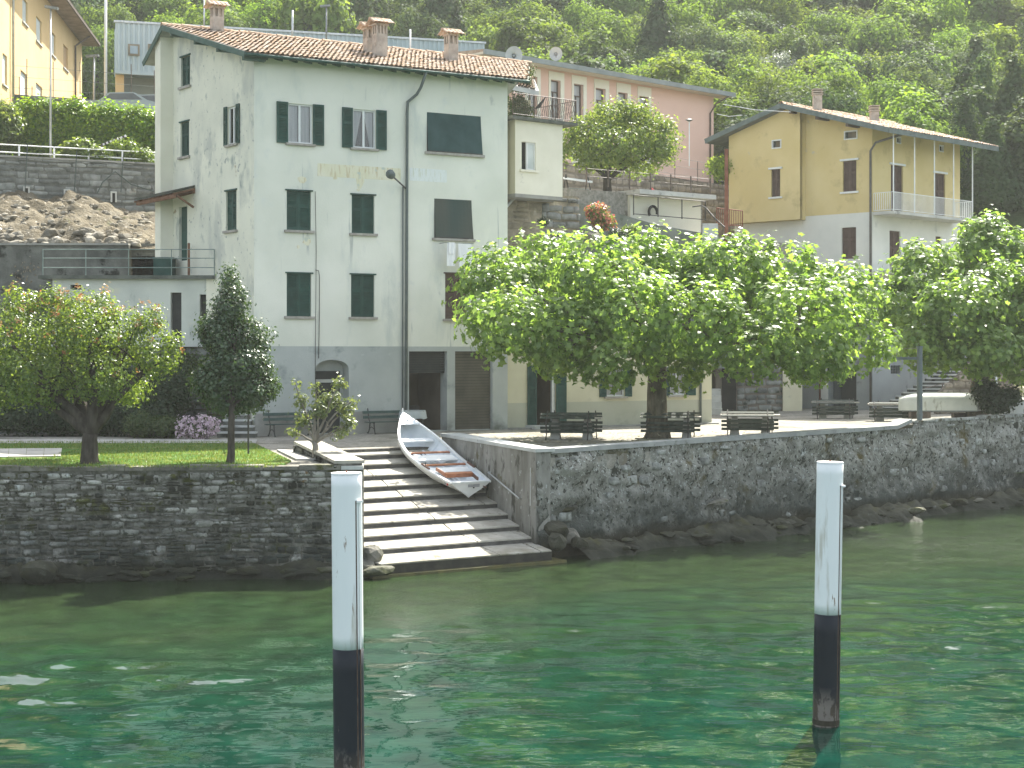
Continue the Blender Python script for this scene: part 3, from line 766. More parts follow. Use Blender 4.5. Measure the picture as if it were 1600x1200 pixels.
M['concrete_kerb'] = mat('concrete_kerb', (0.25, 0.26, 0.25), (0.33, 0.34, 0.32), 2, 7, .92, .15, .3, 16, .01, ov=[((0.15, 0.15, 0.13), 3, .6, .1)])
M['rubble_stone'] = mat('rubble_stone', (0.15, 0.155, 0.14), (0.33, 0.34, 0.31), 5.0, 8, 0.95, 0.15, 0.9, 14, 0.03, rand=.25,
    ov=[((0.40, 0.42, 0.39), 5.0, 0.60, 0.06), ((0.06, 0.055, 0.035), 3.0, 0.55, 0.08), ((0.035, 0.045, 0.04), 0.9, 0.36, 0.25, (1, 1, 1), (0.6, 2.0))])
quay_right()

# ------------------------------------------------------------------ rocks at the waterline
def rock_mesh(seed, nl=2):
    rg = np.random.default_rng(seed)
    import bmesh
    bm = bmesh.new(); bmesh.ops.create_icosphere(bm, subdivisions=nl, radius=1)
    cuts = [(Vector(rg.normal(0, 1, 3)).normalized(), rg.uniform(.55, .85)) for _ in range(9)]
    for v in bm.verts:
        for n, d in cuts:
            k = v.co.dot(n)
            if k > d: v.co -= n * (k - d)
        v.co *= 1 + rg.normal(0, .03)
    me = bpy.data.meshes.new('rock'); bm.to_mesh(me); bm.free(); return me
ROCKS = [rock_mesh(i) for i in range(6)]
def rock(loc, sc_, mt, label, cat='rock', rz=None, group=None, name='rock', parent=None):
    me = ROCKS[random.randrange(6)]
    key = me.name + mt.name
    if key not in RC:
        c = me.copy(); c.name = 'rock'; c.materials.clear(); c.materials.append(mt); RC[key] = c
    o = bpy.data.objects.new(name, RC[key]); COL.objects.link(o)
    o.location = loc; o.scale = sc_; o.rotation_euler = (R(-.2, .2), R(-.2, .2), R(0, 3) if rz is None else rz)
    if parent is not None: o.parent = parent; o.matrix_parent_inverse = Matrix.Translation(-parent.location)
    else: tag(o, label, cat, group)
    return o
RC = {}
def ledge():
    # low rocky shelf along the foot of the right wall
    nu, nv = 220, 12
    rg = np.random.default_rng(5)
    u = np.linspace(1.2, QL + 5, nu); t = np.linspace(0, 1, nv); U, T = np.meshgrid(u, t)
    wdt = 1.25 + .35 * np.sin(U * .9) + .25 * np.sin(U * 2.3 + 1)
    Vv = T * wdt
    Z = .40 + .12 * np.sin(U * .7 + 2) - T ** 2 * .75
    for i in range(60):
        k = rg.uniform(3, 14); th = rg.uniform(0, 6.28)
        Z += .25 / k * .35 * np.sin(k * (np.cos(th) * U + np.sin(th) * Vv) + rg.uniform(0, 6.28))
    Z += rg.normal(0, .035, Z.shape) * (T > .05)
    P = np.stack([PQ.o.x + PQ.d.x * U + PQ.n.x * Vv, PQ.o.y + PQ.d.y * U + PQ.n.y * Vv, Z], -1).reshape(-1, 3)
    I = np.arange(nu * nv).reshape(nv, nu)
    Fc = np.stack([I[:-1, :-1].ravel(), I[:-1, 1:].ravel(), I[1:, 1:].ravel(), I[1:, :-1].ravel()], 1)
    o = np_mesh('rock_ledge', P, Fc, M['rock_dark'], smooth=True); tag(o, 'dark wet rock ledge at the foot of the right quay wall', 'rock ledge')
    rr = random.Random(17)
    for i in range(70):
        uu = rr.uniform(2.2, QL + 3); vv = rr.uniform(.25, 1.35); p = PQ.pt(uu, vv, .36 - vv ** 2 * .30 + rr.uniform(-.03, .05)); s = rr.uniform(.10, .30)
        rock(p, (s * 1.5, s, s * rr.uniform(.3, .6)), M['rock_dark'] if rr.random() < .75 else M['rock'], '', parent=o, name='stone', rz=rr.uniform(0, 3))
    nu = 200
    u = np.linspace(0, WL, nu); U, T = np.meshgrid(u, t)
    Vv = T * (.5 + .35 * np.clip(1.3 - np.abs(U - (WL - 11.2)), 0, 1) + .15 * np.sin(U * 1.7)) * np.clip((WL - U) / .8 + .3, 0, 1)
    Z = .28 + .1 * np.sin(U * .9) - T ** 2 * .6 + .25 * np.clip(1.3 - np.abs(U - (WL - 11.0)), 0, 1)
    for i in range(50):
        k = rg.uniform(4, 16); th = rg.uniform(0, 6.28)
        Z += .22 / k * .35 * np.sin(k * (np.cos(th) * U + np.sin(th) * Vv) + rg.uniform(0, 6.28))
    Z += rg.normal(0, .03, Z.shape) * (T > .05)
    P = np.stack([PW.o.x + PW.d.x * U + PW.n.x * Vv, PW.o.y + PW.d.y * U + PW.n.y * Vv, Z], -1).reshape(-1, 3)
    I = np.arange(nu * nv).reshape(nv, nu)
    Fc = np.stack([I[:-1, :-1].ravel(), I[:-1, 1:].ravel(), I[1:, 1:].ravel(), I[1:, :-1].ravel()], 1)
    o = np_mesh('rock_ledge', P, Fc, M['rock_dark'], smooth=True); tag(o, 'narrow weedy rock ledge at the foot of the garden quay wall', 'rock ledge')
    for i in range(46):
        uu = rr.uniform(WL - 13.5, WL - .3); vv = rr.uniform(.1, .5); p = PW.pt(uu, vv, .24 - vv * .35 + rr.uniform(-.03, .06)); s = rr.uniform(.09, .24)
        rock(p, (s * 1.7, s * .8, s * rr.uniform(.4, .7)), M['rock_dark'] if rr.random() < .8 else M['rock'], '', parent=o, name='stone', rz=rr.uniform(-.3, .3))
    rock(at(575, 868, 41.6), (.42, .4, .35), M['rock'], 'pale rock left of the bottom step beside the garden wall')
    rock(at(590, 893, 41.0), (.5, .35, .2), M['rock'], 'flat pale rock awash in front of the bottom step', rz=.3)
    rock(at(570, 888, 41.2), (.3, .3, .3), M['rock'], 'small pale rock under the corner of the garden wall')
    rock(at(866, 828, 44.9), (.42, .45, .38), M['rock_dark'], 'mossy rounded boulder right of the stair side wall')
    rock(at(893, 838, 45.3), (.28, .3, .3), M['rock'], 'pale angular stone beside the mossy boulder at the waterline')
    rock(at(872, 846, 44.4), (.3, .3, .3), M['rock_dark'], 'dark wet stone below the mossy boulder at the stair foot')
    rock(at(905, 850, 45.0), (.35, .3, .2), M['rock_dark'], 'low dark stone at the water beside the pale angular stone')
    rock(at(882, 797, 45.6), (.55, .4, .12), M['rock_dark'], 'flat slab of stone lying against the right quay wall')
    rock(at(1424, 799, 55.6), (.55, .4, .16), M['rock'], 'flat layered pale rock rising from the water right of the striped pile')
    rock(at(1370, 806, 55.2), (.8, .4, .07), M['algae'], 'low green weedy rock just above the water left of the layered rock')
    rock(at(60, 900, 40.0), (.55, .4, .42), M['rock_dark'], 'dark boulder at the foot of the garden wall near the left edge')
    rock(at(1120, 785, 49.5), (.7, .3, .09), M['rock'], 'pale flat stone on the ledge in the middle of the right wall')
ledge()
# ------------------------------------------------------------------ foliage
def leaves(name, C, Nn, size, mt, parent=None, shape='fold', seed=0, jit=.55, **kw):
    """one small folded leaf per centre; C (N,3), Nn (N,3) facing, size (N,)"""
    rg = np.random.default_rng(seed); n = len(C)
    Nn = Nn + rg.normal(0, jit, Nn.shape); Nn /= np.linalg.norm(Nn, axis=1)[:, None] + 1e-9
    A = rg.normal(0, 1, (n, 3)); A[:, 2] -= .5
    A -= (A * Nn).sum(1)[:, None] * Nn; A /= np.linalg.norm(A, axis=1)[:, None] + 1e-9
    B = np.cross(Nn, A)
    if shape == 'fold':      # pointed oval leaf, two triangles each side of the rib
        tm = [(0, 0, 0), (.45, .34, .08), (1, 0, -.05), (.45, -.34, .08)]
        fc = [(0, 1, 2), (0, 2, 3)]
    elif shape == 'lobed':   # plane leaf with five points
        tm = [(0, 0, 0), (-.08, .36, .03), (.28, .26, 0), (.42, .58, -.06), (.62, .22, .02), (1.0, 0, -.10), (.62, -.22, .02), (.42, -.58, -.06), (.28, -.26, 0), (-.08, -.36, .03)]
        fc = [(0, 1, 2), (2, 3, 4), (0, 2, 4), (0, 4, 6), (4, 5, 6), (0, 6, 8), (6, 7, 8), (0, 8, 9)]
    elif shape == 'clump':   # a twig tip of three leaves, for far crowns
        tm = [(0, 0, 0), (.5, .42, .15), (.1, .5, -.1), (.9, .1, .1), (.95, -.3, 0), (.4, -.5, -.12), (0, -.4, .15)]
        fc = [(0, 1, 2), (0, 3, 1), (0, 4, 3), (0, 5, 4), (0, 6, 5)]
    tm = np.array(tm); k = len(tm)
    V = C[:, None, :] + size[:, None, None] * (tm[None, :, 0:1] * A[:, None, :] + tm[None, :, 1:2] * B[:, None, :] + tm[None, :, 2:3] * Nn[:, None, :])
    Fc = (np.array(fc)[None] + (np.arange(n) * k)[:, None, None]).reshape(-1, 3)
    return V.reshape(-1, 3), Fc
def leaf_obj(name, C, Nn, size, mt, parent=None, shape='fold', seed=0, **kw):
    V, Fc = leaves(name, C, Nn, size, mt, shape=shape, seed=seed)
    return np_mesh(name, V, Fc, mt, parent, **kw)

def crown_pts(lobes, nclump, per, sig, seed, shell=.22, up=.35, flat=1.0, inner=.72):
    rg = np.random.default_rng(seed)
    Lb = np.array(lobes, float)
    w = (Lb[:, 3] * Lb[:, 4] * Lb[:, 5]) ** (2 / 3); w /= w.sum()
    C = []; Nn = []
    idx = rg.choice(len(Lb), nclump * 2, p=w)
    D = rg.normal(0, 1, (nclump * 2, 3)); D /= np.linalg.norm(D, axis=1)[:, None]
    r = 1 - np.abs(rg.normal(0, shell, nclump * 2)); r = np.clip(r, .15, 1.0) * (1 + .10 * rg.normal(0, 1, len(r)))
    P = Lb[idx, :3] + D * r[:, None] * Lb[idx, 3:6]
    keep = np.ones(len(P), bool)
    for j in range(len(Lb)):
        q = (P - Lb[j, :3]) / Lb[j, 3:6]; dd = np.sqrt((q * q).sum(1))
        keep &= ~((dd < inner) & (idx != j))
    P, D, idx = P[keep][:nclump], D[keep][:nclump], idx[keep][:nclump]
    n = len(P)
    cnt = rg.poisson(per, n) + 1
    pi = np.repeat(np.arange(n), cnt)
    off = rg.normal(0, sig, (len(pi), 3)); off[:, 2] *= flat
    C = P[pi] + off
    Nn = D[pi] * .8 + off / (sig * 2.2) ; Nn[:, 2] += up
    return C, Nn, P, D

def limb(mb, a, b, r0, r1, seed, sag=.12, n=5, k=6):
    rg = random.Random(seed); a, b = Vector(a), Vector(b); L_ = (b - a).length
    pts = []
    for i in range(n + 1):
        t = i / n; p = a.lerp(b, t)
        w = math.sin(t * math.pi) * L_ * sag
        p = p + Vector((rg.uniform(-1, 1) * w * .5, rg.uniform(-1, 1) * w * .5, w * .6))
        pts.append(p)
    mb.tube(pts, [r0 + (r1 - r0) * (i / n) ** .8 for i in range(n + 1)], k)
    return pts

def make_tree(name, label, cat, base, tr, th, lobes, nclump, per, sig, lsize, mt, bark, shape='fold', seed=0, fork=None, lean=(0, 0), nlimb=None, twigs=40, up=.35, group=None, flat=1.0, shell=.22, tips=None, limb_r=.35, inner=.72):
    base = Vector(base)
    root = thing(name, label, cat, base, group)
    rg = random.Random(seed)
    mb = MB()
    topp = base + Vector((lean[0], lean[1], th))
    prof = [(0, 1.45), (.06, 1.15), (.2, 1.0), (.5, .92), (.8, .85), (1, .78)]
    mb.tube([base + Vector((lean[0] * t ** 1.3, lean[1] * t ** 1.3, th * t - (.15 if t == 0 else 0))) + Vector((rg.uniform(-.03, .03), rg.uniform(-.03, .03), 0)) for t, _ in prof], [tr * w for _, w in prof], 12)
    mb.build('trunk', bark, root, smooth=True)
    br = MB()
    C, Nn, P, D = crown_pts(lobes, nclump, per, sig, seed, shell=shell, up=up, flat=flat, inner=inner)
    ends = []
    for j, l in enumerate(lobes[:nlimb] if nlimb else lobes):
        st = topp - Vector((0, 0, rg.uniform(0, th * .12)))
        e = Vector(l[:3]) + Vector((0, 0, -l[5] * .2))
        pts = limb(br, st, e, tr * limb_r * 1.5, tr * limb_r * .5, seed + j, .10)
        ends.append(pts)
    for k in range(twigs):
        j = rg.randrange(len(ends)); pts = ends[j]; s = pts[rg.randrange(2, len(pts))]
        near = sorted(range(0, len(P), max(1, len(P) // 60)), key=lambda q: (Vector(P[q]) - s).length)[:12]
        e = Vector(P[rg.choice(near)])
        limb(br, s, e, tr * limb_r * .4, tr * .05, seed + 50 + k, .12, 4, 5)
    br.build('branches', bark, root, smooth=True, kind='stuff')
    sz = lsize * np.random.default_rng(seed + 1).uniform(.65, 1.25, len(C))
    leaf_obj('crown', C, Nn, sz, mt, root, shape, seed + 2)
    if tips:
        tmt, frac, tz = tips
        g = np.random.default_rng(seed + 9)
        k = np.where(g.random(len(P)) < frac * np.clip((P[:, 2] - tz) / 1.0 + .35, .05, 1))[0]
        pi = np.repeat(k, 12); off = g.normal(0, sig * .45, (len(pi), 3))
        leaf_obj('young_shoots', P[pi] + D[pi] * sig * 1.2 + off + np.array([0, 0, sig * .9]), D[pi] + np.array([0, 0, .8]), lsize * g.uniform(.6, 1.1, len(pi)), tmt, root, shape, seed + 10)
    return root

LM = {}
LM['plane'] = leafmat('plane_leaf', (0.08, 0.145, 0.03), (0.20, 0.285, 0.075), tr=(2.1, 2.1, 1.1), tfac=.5, rough=.4, spec=.5)
LM['photinia'] = leafmat('photinia_leaf', (0.05, 0.10, 0.022), (0.15, 0.22, 0.045), tfac=.46, rough=.35, spec=.5)
LM['red_tip'] = leafmat('red_shoot', (0.30, 0.13, 0.06), (0.30, 0.24, 0.07), tr=(1.6, 1.3, 1.2), tfac=.35)
LM['laurel'] = leafmat('laurel_leaf', (0.025, 0.06, 0.02), (0.055, 0.10, 0.035), tfac=.25, rough=.25, spec=.6)
LM['pale'] = leafmat('pale_leaf', (0.07, 0.11, 0.045), (0.13, 0.17, 0.08), tfac=.35, rough=.3, spec=.5)
LM['lime'] = leafmat('lime_leaf', (0.07, 0.13, 0.03), (0.16, 0.22, 0.06), tfac=.48, rough=.4, spec=.45)
LM['hedge'] = leafmat('hedge_leaf', (0.06, 0.15, 0.012), (0.20, 0.31, 0.02), tfac=.45, rough=.35, spec=.4)
LM['dark'] = leafmat('dark_leaf', (0.014, 0.034, 0.012), (0.03, 0.055, 0.02), tfac=.25, rough=.4, spec=.35)
LM['shrub'] = leafmat('shrub_leaf', (0.03, 0.065, 0.015), (0.07, 0.10, 0.03), tfac=.3)
LM['pink'] = leafmat('pink_flower', (0.58, 0.44, 0.52), (0.74, 0.62, 0.68), tr=(1, 1, 1), tfac=.35)
LM['redflower'] = leafmat('red_flower', (0.45, 0.10, 0.10), (0.55, 0.28, 0.12), tr=(1.2, 1, 1), tfac=.3)
LM['w1'] = leafmat('wood_leaf', (0.068, 0.118, 0.030), (0.10, 0.155, 0.038), rough=.65, spec=.08, tfac=.45, objrand=.38)
LM['w2'] = leafmat('wood_leaf_light', (0.10, 0.17, 0.03), (0.14, 0.22, 0.04), rough=.65, tfac=.45, spec=.08, objrand=.30)
LM['w3'] = leafmat('wood_leaf_dark', (0.05, 0.088, 0.04), (0.07, 0.115, 0.05), rough=.65, spec=.08, tfac=.3, objrand=.30)
LM['wsil'] = leafmat('silver_leaf', (0.10, 0.13, 0.09), (0.22, 0.25, 0.19), tr=(1.2, 1.2, 1), tfac=.3, objrand=.2)

# --- the trees by the lake
def lake_trees():
    b = at(1027, 684, 55.6); b.z = ZG
    rg = random.Random(4)
    lobes = []
    for px, py, D, rx, rz in [(775, 450, 55, 1.4, 1.35), (850, 430, 57, 1.7, 1.45), (800, 505, 51.8, 1.6, 1.1), (890, 520, 52.0, 1.7, 1.2), (930, 425, 53, 1.5, 1.25), (920, 470, 58, 1.8, 1.4),
                              (1010, 420, 56, 1.5, 1.4), (1000, 490, 51.2, 1.6, 1.3), (1080, 430, 57, 1.6, 1.3), (1090, 500, 52, 1.6, 1.3), (1140, 425, 55, 1.4, 1.25), (1170, 480, 57, 1.8, 1.5),
                              (1220, 430, 56, 1.5, 1.2), (1250, 500, 53, 1.8, 1.4), (1310, 470, 57, 1.6, 1.35), (1335, 535, 56, 1.25, 1.05), (1180, 545, 52, 1.5, 1.0), (1270, 560, 52.5, 1.2, .8),
                              (950, 560, 51.6, 1.4, .75), (870, 560, 54, .9, .55), (1060, 570, 54, 1.2, .7)]:
        p = at(px, py, D); lobes.append((p.x, p.y, p.z, rx * 1.0, rx, rz * .98))
    make_tree('plane_tree', 'broad pollarded plane tree with a thick mottled trunk spreading over the café terrace', 'tree', b, .37, 3.0, lobes, 2000, 14, .20, .21, LM['plane'], M['bark'], 'lobed', 11, nlimb=16, twigs=120, up=.7, limb_r=.33, inner=.74, shell=.16)
    b = at(1524, 640, 66); b.z = ZG
    lobes = []
    for px, py, D, rx, rz in [(1418, 480, 66, 1.4, 1.3), (1445, 425, 67, 1.4, 1.1), (1540, 400, 68, 1.6, 1.4), (1500, 480, 63.5, 1.6, 1.25), (1580, 470, 65, 1.7, 1.5), (1620, 420, 68, 1.8, 1.5), (1660, 500, 66, 2.0, 1.6),
                              (1450, 540, 64, 1.3, .9), (1530, 545, 63.5, 1.6, .9), (1600, 560, 65, 1.5, .9), (1540, 365, 68, .9, .7), (1720, 480, 67, 2, 1.6)]:
        p = at(px, py, D); lobes.append((p.x, p.y, p.z, rx, rx, rz))
    make_tree('plane_tree', 'plane tree with pale dappled trunk at the right edge, beside the overturned rowing boat', 'tree', b, .42, 3.4, lobes, 1500, 14, .21, .23, LM['plane'], M['bark'], 'lobed', 23, lean=(.55, .2), nlimb=9, twigs=60, up=.7, shell=.16, inner=.74)
    b = gnd(141, 727, ZG)
    lobes = []
    for px, py, D, rx, rz in [(20, 530, 43, 1.1, .95), (80, 520, 44, 1.1, .9), (140, 520, 42.5, 1.0, .85), (200, 525, 43.5, .85, .75), (240, 560, 43, .6, .5), (60, 590, 42.3, 1.0, .7), (150, 590, 42, .9, .65), (10, 600, 43, .8, .7),
                              (110, 570, 44.5, 1.2, .9), (200, 610, 43.5, .55, .4), (-40, 560, 43.5, 1.1, .9), (140, 488, 43.5, .8, .55), (235, 505, 43.2, .35, .4), (30, 475, 43.3, .5, .4), (85, 470, 43.6, .4, .35), (260, 545, 43.1, .4, .45)]:
        p = at(px, py, D); lobes.append((p.x, p.y, p.z, rx, rx, rz))
    make_tree('photinia_tree', 'bushy garden tree with reddish young shoots and a forked trunk behind the left quay wall', 'tree', b, .24, .85, lobes, 2100, 15, .105, .095, LM['photinia'], M['bark_dark'], 'fold', 31, nlimb=9, twigs=50, up=.5, tips=(LM['red_tip'], .17, 6.3), limb_r=.45)
    b = gnd(361, 726, ZG)
    lobes = []
    for px, py, rx, rz in [(358, 440, .22, .5), (362, 480, .48, .55), (350, 520, .66, .6), (385, 530, .62, .55), (372, 570, .85, .6), (345, 595, .72, .5), (395, 605, .6, .45), (365, 625, .75, .35), (322, 600, .35, .3), (417, 600, .30, .25)]:
        p = at(px, py, 43.0 + random.uniform(-.3, .3)); lobes.append((p.x, p.y, p.z, rx, rx, rz))
    make_tree('bay_laurel', 'dark glossy cone-shaped laurel tree with a straight slim trunk on the lawn', 'tree', b, .10, 1.6, lobes, 1500, 13, .09, .10, LM['laurel'], M['bark_dark'], 'fold', 41, nlimb=9, twigs=40, up=.5, limb_r=.4)
    # small sparse tree in the planter
    b = Vector((-5.45, 44.9, ZG))
    b = at(492, 712, 44.0); b.z = ZG
    lobes = []
    for px, py, rx, rz in [(515, 625, .34, .22), (540, 640, .26, .2), (500, 640, .26, .2), (530, 600, .16, .14), (545, 660, .18, .2), (475, 655, .22, .18), (470, 625, .14, .2), (492, 605, .14, .12), (530, 675, .18, .12), (462, 600, .07, .10), (550, 625, .10, .1), (460, 675, .1, .1)]:
        p = at(px, py, 44 + random.uniform(-.25, .25)); lobes.append((p.x, p.y, p.z, rx, rx, rz))
    make_tree('young_magnolia', 'small sparse tree with bare curved grey branches beside the planter wall', 'tree', b, .095, .5, lobes, 250, 5, .075, .115, LM['pale'], M['bark_grey'], 'fold', 53, twigs=26, up=.5, limb_r=.30, shell=.4, inner=.3)
    # lime behind the cream annex
    b = at(949, 312, 80)
    lobes = []
    for px, py, rx, rz in [(960, 182, 1.3, .7), (915, 210, 1.15, .85), (1015, 212, 1.3, .95), (965, 225, 1.7, 1.0), (900, 238, 1.0, .6), (1032, 236, .8, .6), (950, 252, 1.5, .35), (1000, 178, .8, .5), (1000, 262, .9, .25)]:
        p = at(px, py, 80 + random.uniform(-1, 1)); lobes.append((p.x, p.y, p.z, rx, rx, rz))
    make_tree('linden_tree', 'round-crowned tree with forked dark trunk in front of the pink building', 'tree', b, .24, 1.0, lobes, 700, 15, .2, .19, LM['lime'], M['bark_dark'], 'fold', 61, nlimb=6, twigs=30, up=.5)
lake_trees()

def bush(name, label, cat, lobes, nclump, per, sig, size, mt, seed, shape='fold', group=None, flowers=None, up=.4, stems=True):
    L0 = lobes[0]; base = Vector((sum(l[0] for l in lobes) / len(lobes), sum(l[1] for l in lobes) / len(lobes), min(l[2] - l[5] for l in lobes)))
    root = thing(name, label, cat, base, group)
    C, Nn, P, D = crown_pts(lobes, nclump, per, sig, seed, up=up, shell=.25)
    g = np.random.default_rng(seed)
    leaf_obj('foliage', C, Nn, size * g.uniform(.6, 1.2, len(C)), mt, root, shape, seed)
    if stems:
        mb = MB(); rr = random.Random(seed)
        for k in range(14):
            e = P[rr.randrange(len(P))]
            l = min(lobes, key=lambda q: (q[0] - e[0]) ** 2 + (q[1] - e[1]) ** 2)
            s = Vector((l[0] + rr.uniform(-.2, .2), l[1] + rr.uniform(-.1, .1), l[2] - l[5] * .98))
            limb(mb, s, e, .025, .006, seed + k, .1, 4, 5)
        mb.build('stems', M['bark_dark'], root, kind='stuff')
    if flowers:
        fm, n = flowers
        pi = g.choice(len(P), n); off = g.normal(0, sig * .8, (n, 3))
        leaf_obj('blossom', P[pi] + D[pi] * sig * .9 + off, D[pi] + [0, 0, .4], size * g.uniform(.6, 1.1, n), fm, root, 'clump', seed + 3)
    return root
def lob(px, py, D, rx, rz, ry=None):
    p = at(px, py, D); return (p.x, p.y, p.z, rx, ry or rx, rz)
def fallen_leaves():
    g = np.random.default_rng(91); n = 900
    c = at(1000, 690, 53); x = g.uniform(-1.5, 13, n); y = g.uniform(49, 60, n)
    k = (x * .93 + 44.2 < y - .6) & (y < 56.8 + x * .55)
    x, y = x[k], y[k]; n = len(x)
    C = np.stack([x, y, np.full(n, ZG + .012)], 1)
    o = leaf_obj('fallen_leaves', C, np.tile([0, 0, 6.0], (n, 1)), g.uniform(.06, .14, n), leafmat('dry_leaf', (0.16, 0.10, 0.04), (0.14, 0.16, 0.05), tfac=.15), None, 'fold', 92)
    tag(o, 'fallen leaves scattered over the terrace gravel under the plane tree', 'leaves', kind='stuff')
fallen_leaves()
def bushes():
    hd = []
    for i in range(24):
        px = 30 + i * 10.2; hd.append(lob(px, 196 + 3 * math.sin(i * 1.3) + (10 if i > 19 else 0) - (0 if i > 10 else 4) + i * .35, 84, .75, 1.15, .8))
        hd.append(lob(px + 4, 226, 84, .75, .95, .8))
    bush('laurel_hedge', 'long bright green clipped hedge above the white road railing', 'hedge', hd, 3600, 9, .17, .22, LM['hedge'], 71, up=.9)
    bush('conifer_shrub', 'feathery light green shrub at the left edge beside the hedge', 'shrub', [lob(5, 185, 82, .8, .8), lob(-15, 205, 82, 1.0, .9), lob(14, 205, 82, .6, .7), lob(-20, 180, 82, .8, .7)], 700, 12, .16, .20, LM['lime'], 72)
    bush('oleander', 'rounded yellow-green shrub growing over the white railing', 'shrub', [lob(130, 240, 75, .8, .5), lob(150, 245, 75, .6, .4), lob(105, 247, 75, .55, .25), lob(118, 236, 75, .5, .4)], 420, 12, .1, .22, LM['lime'], 73, up=1.0)
    bush('privet_shrub', 'brownish young shrub between railing and white house', 'shrub', [lob(225, 246, 75.5, .45, .4), lob(203, 236, 75.5, .35, .45), lob(185, 232, 75.5, .35, .35)], 160, 10, .1, .14, LM['photinia'], 74, up=.8)
    # dark planting under the terrace
    ivy = [lob(30 + i * 30, 612 + 12 * math.sin(i * 2), 57.0, .8, .85, .6) for i in range(9)] + [lob(20 + i * 32, 650, 56.6, .8, .55, .6) for i in range(8)]
    bush('ivy_bank', 'dark ivy and shrubs covering the bank under the annex', 'ivy', ivy, 2400, 11, .15, .13, LM['dark'], 75, up=.3)
    bush('box_shrub', 'low olive shrub on the bank left of the pink flowering bush', 'shrub', [lob(222, 662, 55.6, .6, .45), lob(240, 668, 55.4, .45, .3)], 300, 10, .09, .09, LM['shrub'], 76)
    bush('box_shrub', 'low rounded shrub touching the pink flowering bush', 'shrub', [lob(264, 668, 55.3, .38, .33)], 170, 10, .08, .09, LM['shrub'], 77)
    bush('azalea', 'low bush covered in pale pink blossom beside the garden steps', 'shrub', [lob(296, 667, 54.6, .42, .3), lob(322, 665, 54.6, .42, .32), lob(310, 674, 54.4, .45, .22)], 260, 6, .06, .08, LM['shrub'], 78, flowers=(LM['pink'], 1900))
    bush('garden_shrub', 'leafy shrub on top of the bank below the annex doors', 'shrub', [lob(292, 565, 58, .45, .35), lob(275, 590, 58, .5, .5), lob(262, 620, 57.5, .6, .5)], 260, 11, .1, .1, LM['shrub'], 79)
    bush('red_flower_bush', 'round bush with red and orange flowers on the terrace wall', 'shrub', [lob(936, 335, 72.5, .45, .42), lob(945, 345, 72.5, .45, .3), lob(925, 330, 72.5, .25, .25)], 220, 7, .08, .12, LM['lime'], 80, flowers=(LM['redflower'], 700))
    bush('rock_plant', 'small dark green bush under the terrace wall above the plane tree', 'shrub', [lob(965, 368, 72, .4, .25), lob(975, 374, 72, .45, .25)], 160, 9, .08, .1, LM['dark'], 81)
    bush('rock_plant', 'small brownish bush beside the dark green one above the plane tree', 'shrub', [lob(985, 360, 72.2, .38, .22)], 120, 9, .08, .1, LM['photinia'], 82)
    bush('rock_plant', 'tiny dark tuft growing from the rock wall under the cream annex', 'shrub', [lob(849, 346, 70.6, .2, .14)], 50, 9, .06, .08, LM['dark'], 83)
    bush('broadleaf_shrub', 'dark broad-leaved bush between the overturned boats', 'shrub', [lob(1555, 625, 64.8, .6, .5), lob(1540, 612, 65, .5, .4), lob(1578, 618, 64.8, .4, .3)], 380, 10, .11, .16, LM['dark'], 84)
    bush('climbing_plant', 'green climber hanging beside the roof behind the cream annex', 'creeper', [lob(808, 170, 74.5, .45, .7), lob(822, 180, 74.5, .25, .6), lob(812, 130, 75.5, .5, .4), lob(800, 110, 76, .4, .35), lob(822, 110, 76, .3, .3)], 420, 10, .1, .13, LM['shrub'], 85)
    bush('garden_shrub', 'sunlit pale shrub behind the brown post of the yellow house', 'shrub', [lob(1130, 262, 88, .9, .6), lob(1150, 268, 88, .7, .5)], 260, 9, .14, .16, LM['w2'], 86)
    bush('overhanging_plant', 'dry brown brambles tumbling down beside the annex terrace', 'creeper', [lob(20, 400, 64.5, .9, .8), lob(-10, 380, 65, .8, .7), lob(45, 425, 63.5, .6, .6)], 420, 8, .14, .12, leafmat('bramble', (0.14, 0.11, 0.07), (0.22, 0.19, 0.13), tr=(1, 1, 1), tfac=.15), 87)
bushes()

# ------------------------------------------------------------------ the wood on the hillside
def forest_proto(seed, mt, kind):
    rg = random.Random(seed)
    if kind == 'conifer':
        lobes = [(rg.uniform(-.1, .1), rg.uniform(-.1, .1), 1.2 + i * 1.0, 2.1 - i * .33, 2.1 - i * .33, .75) for i in range(6)]
    else:
        lobes = [(rg.uniform(-1.3, 1.3), rg.uniform(-1.3, 1.3), 2.7 + rg.uniform(-1.2, 1.6), rg.uniform(.7, 1.2), rg.uniform(.7, 1.2), rg.uniform(.7, 1.15)) for _ in range(8)]
        lobes += [(0, 0, 2.7, 2.0, 2.0, 2.0), (0, 0, 1.2, 1.9, 1.9, 1.5)]
    C, Nn, P, D = crown_pts(lobes, 700, 10, .20, seed, shell=.12, up=.35, inner=.75)
    V, Fc = leaves('', C, Nn * 1.5, .24 * np.random.default_rng(seed).uniform(.55, 1.25, len(C)), None, shape='clump' if seed % 2 else 'fold', seed=seed, jit=.4)
    if seed % 2 == 0: pass
    mb = MB(); mb.tube([(0, 0, -1.5), (.1, 0, 1), (0, .1, 3)], [.22, .16, .08], 6)
    tv = np.array(mb.v); k = len(V)
    tf = np.array([f[:3] for f in mb.f if len(f) == 4] + [(f[0], f[2], f[3]) for f in mb.f if len(f) == 4]) + k
    mi = np.concatenate([np.zeros(len(Fc)), np.ones(len(tf))])
    return np_mesh('woodland_tree', np.concatenate([V, tv]), np.concatenate([Fc, tf]), [mt, M['bark_dark']], 'mesh', matidx=mi)
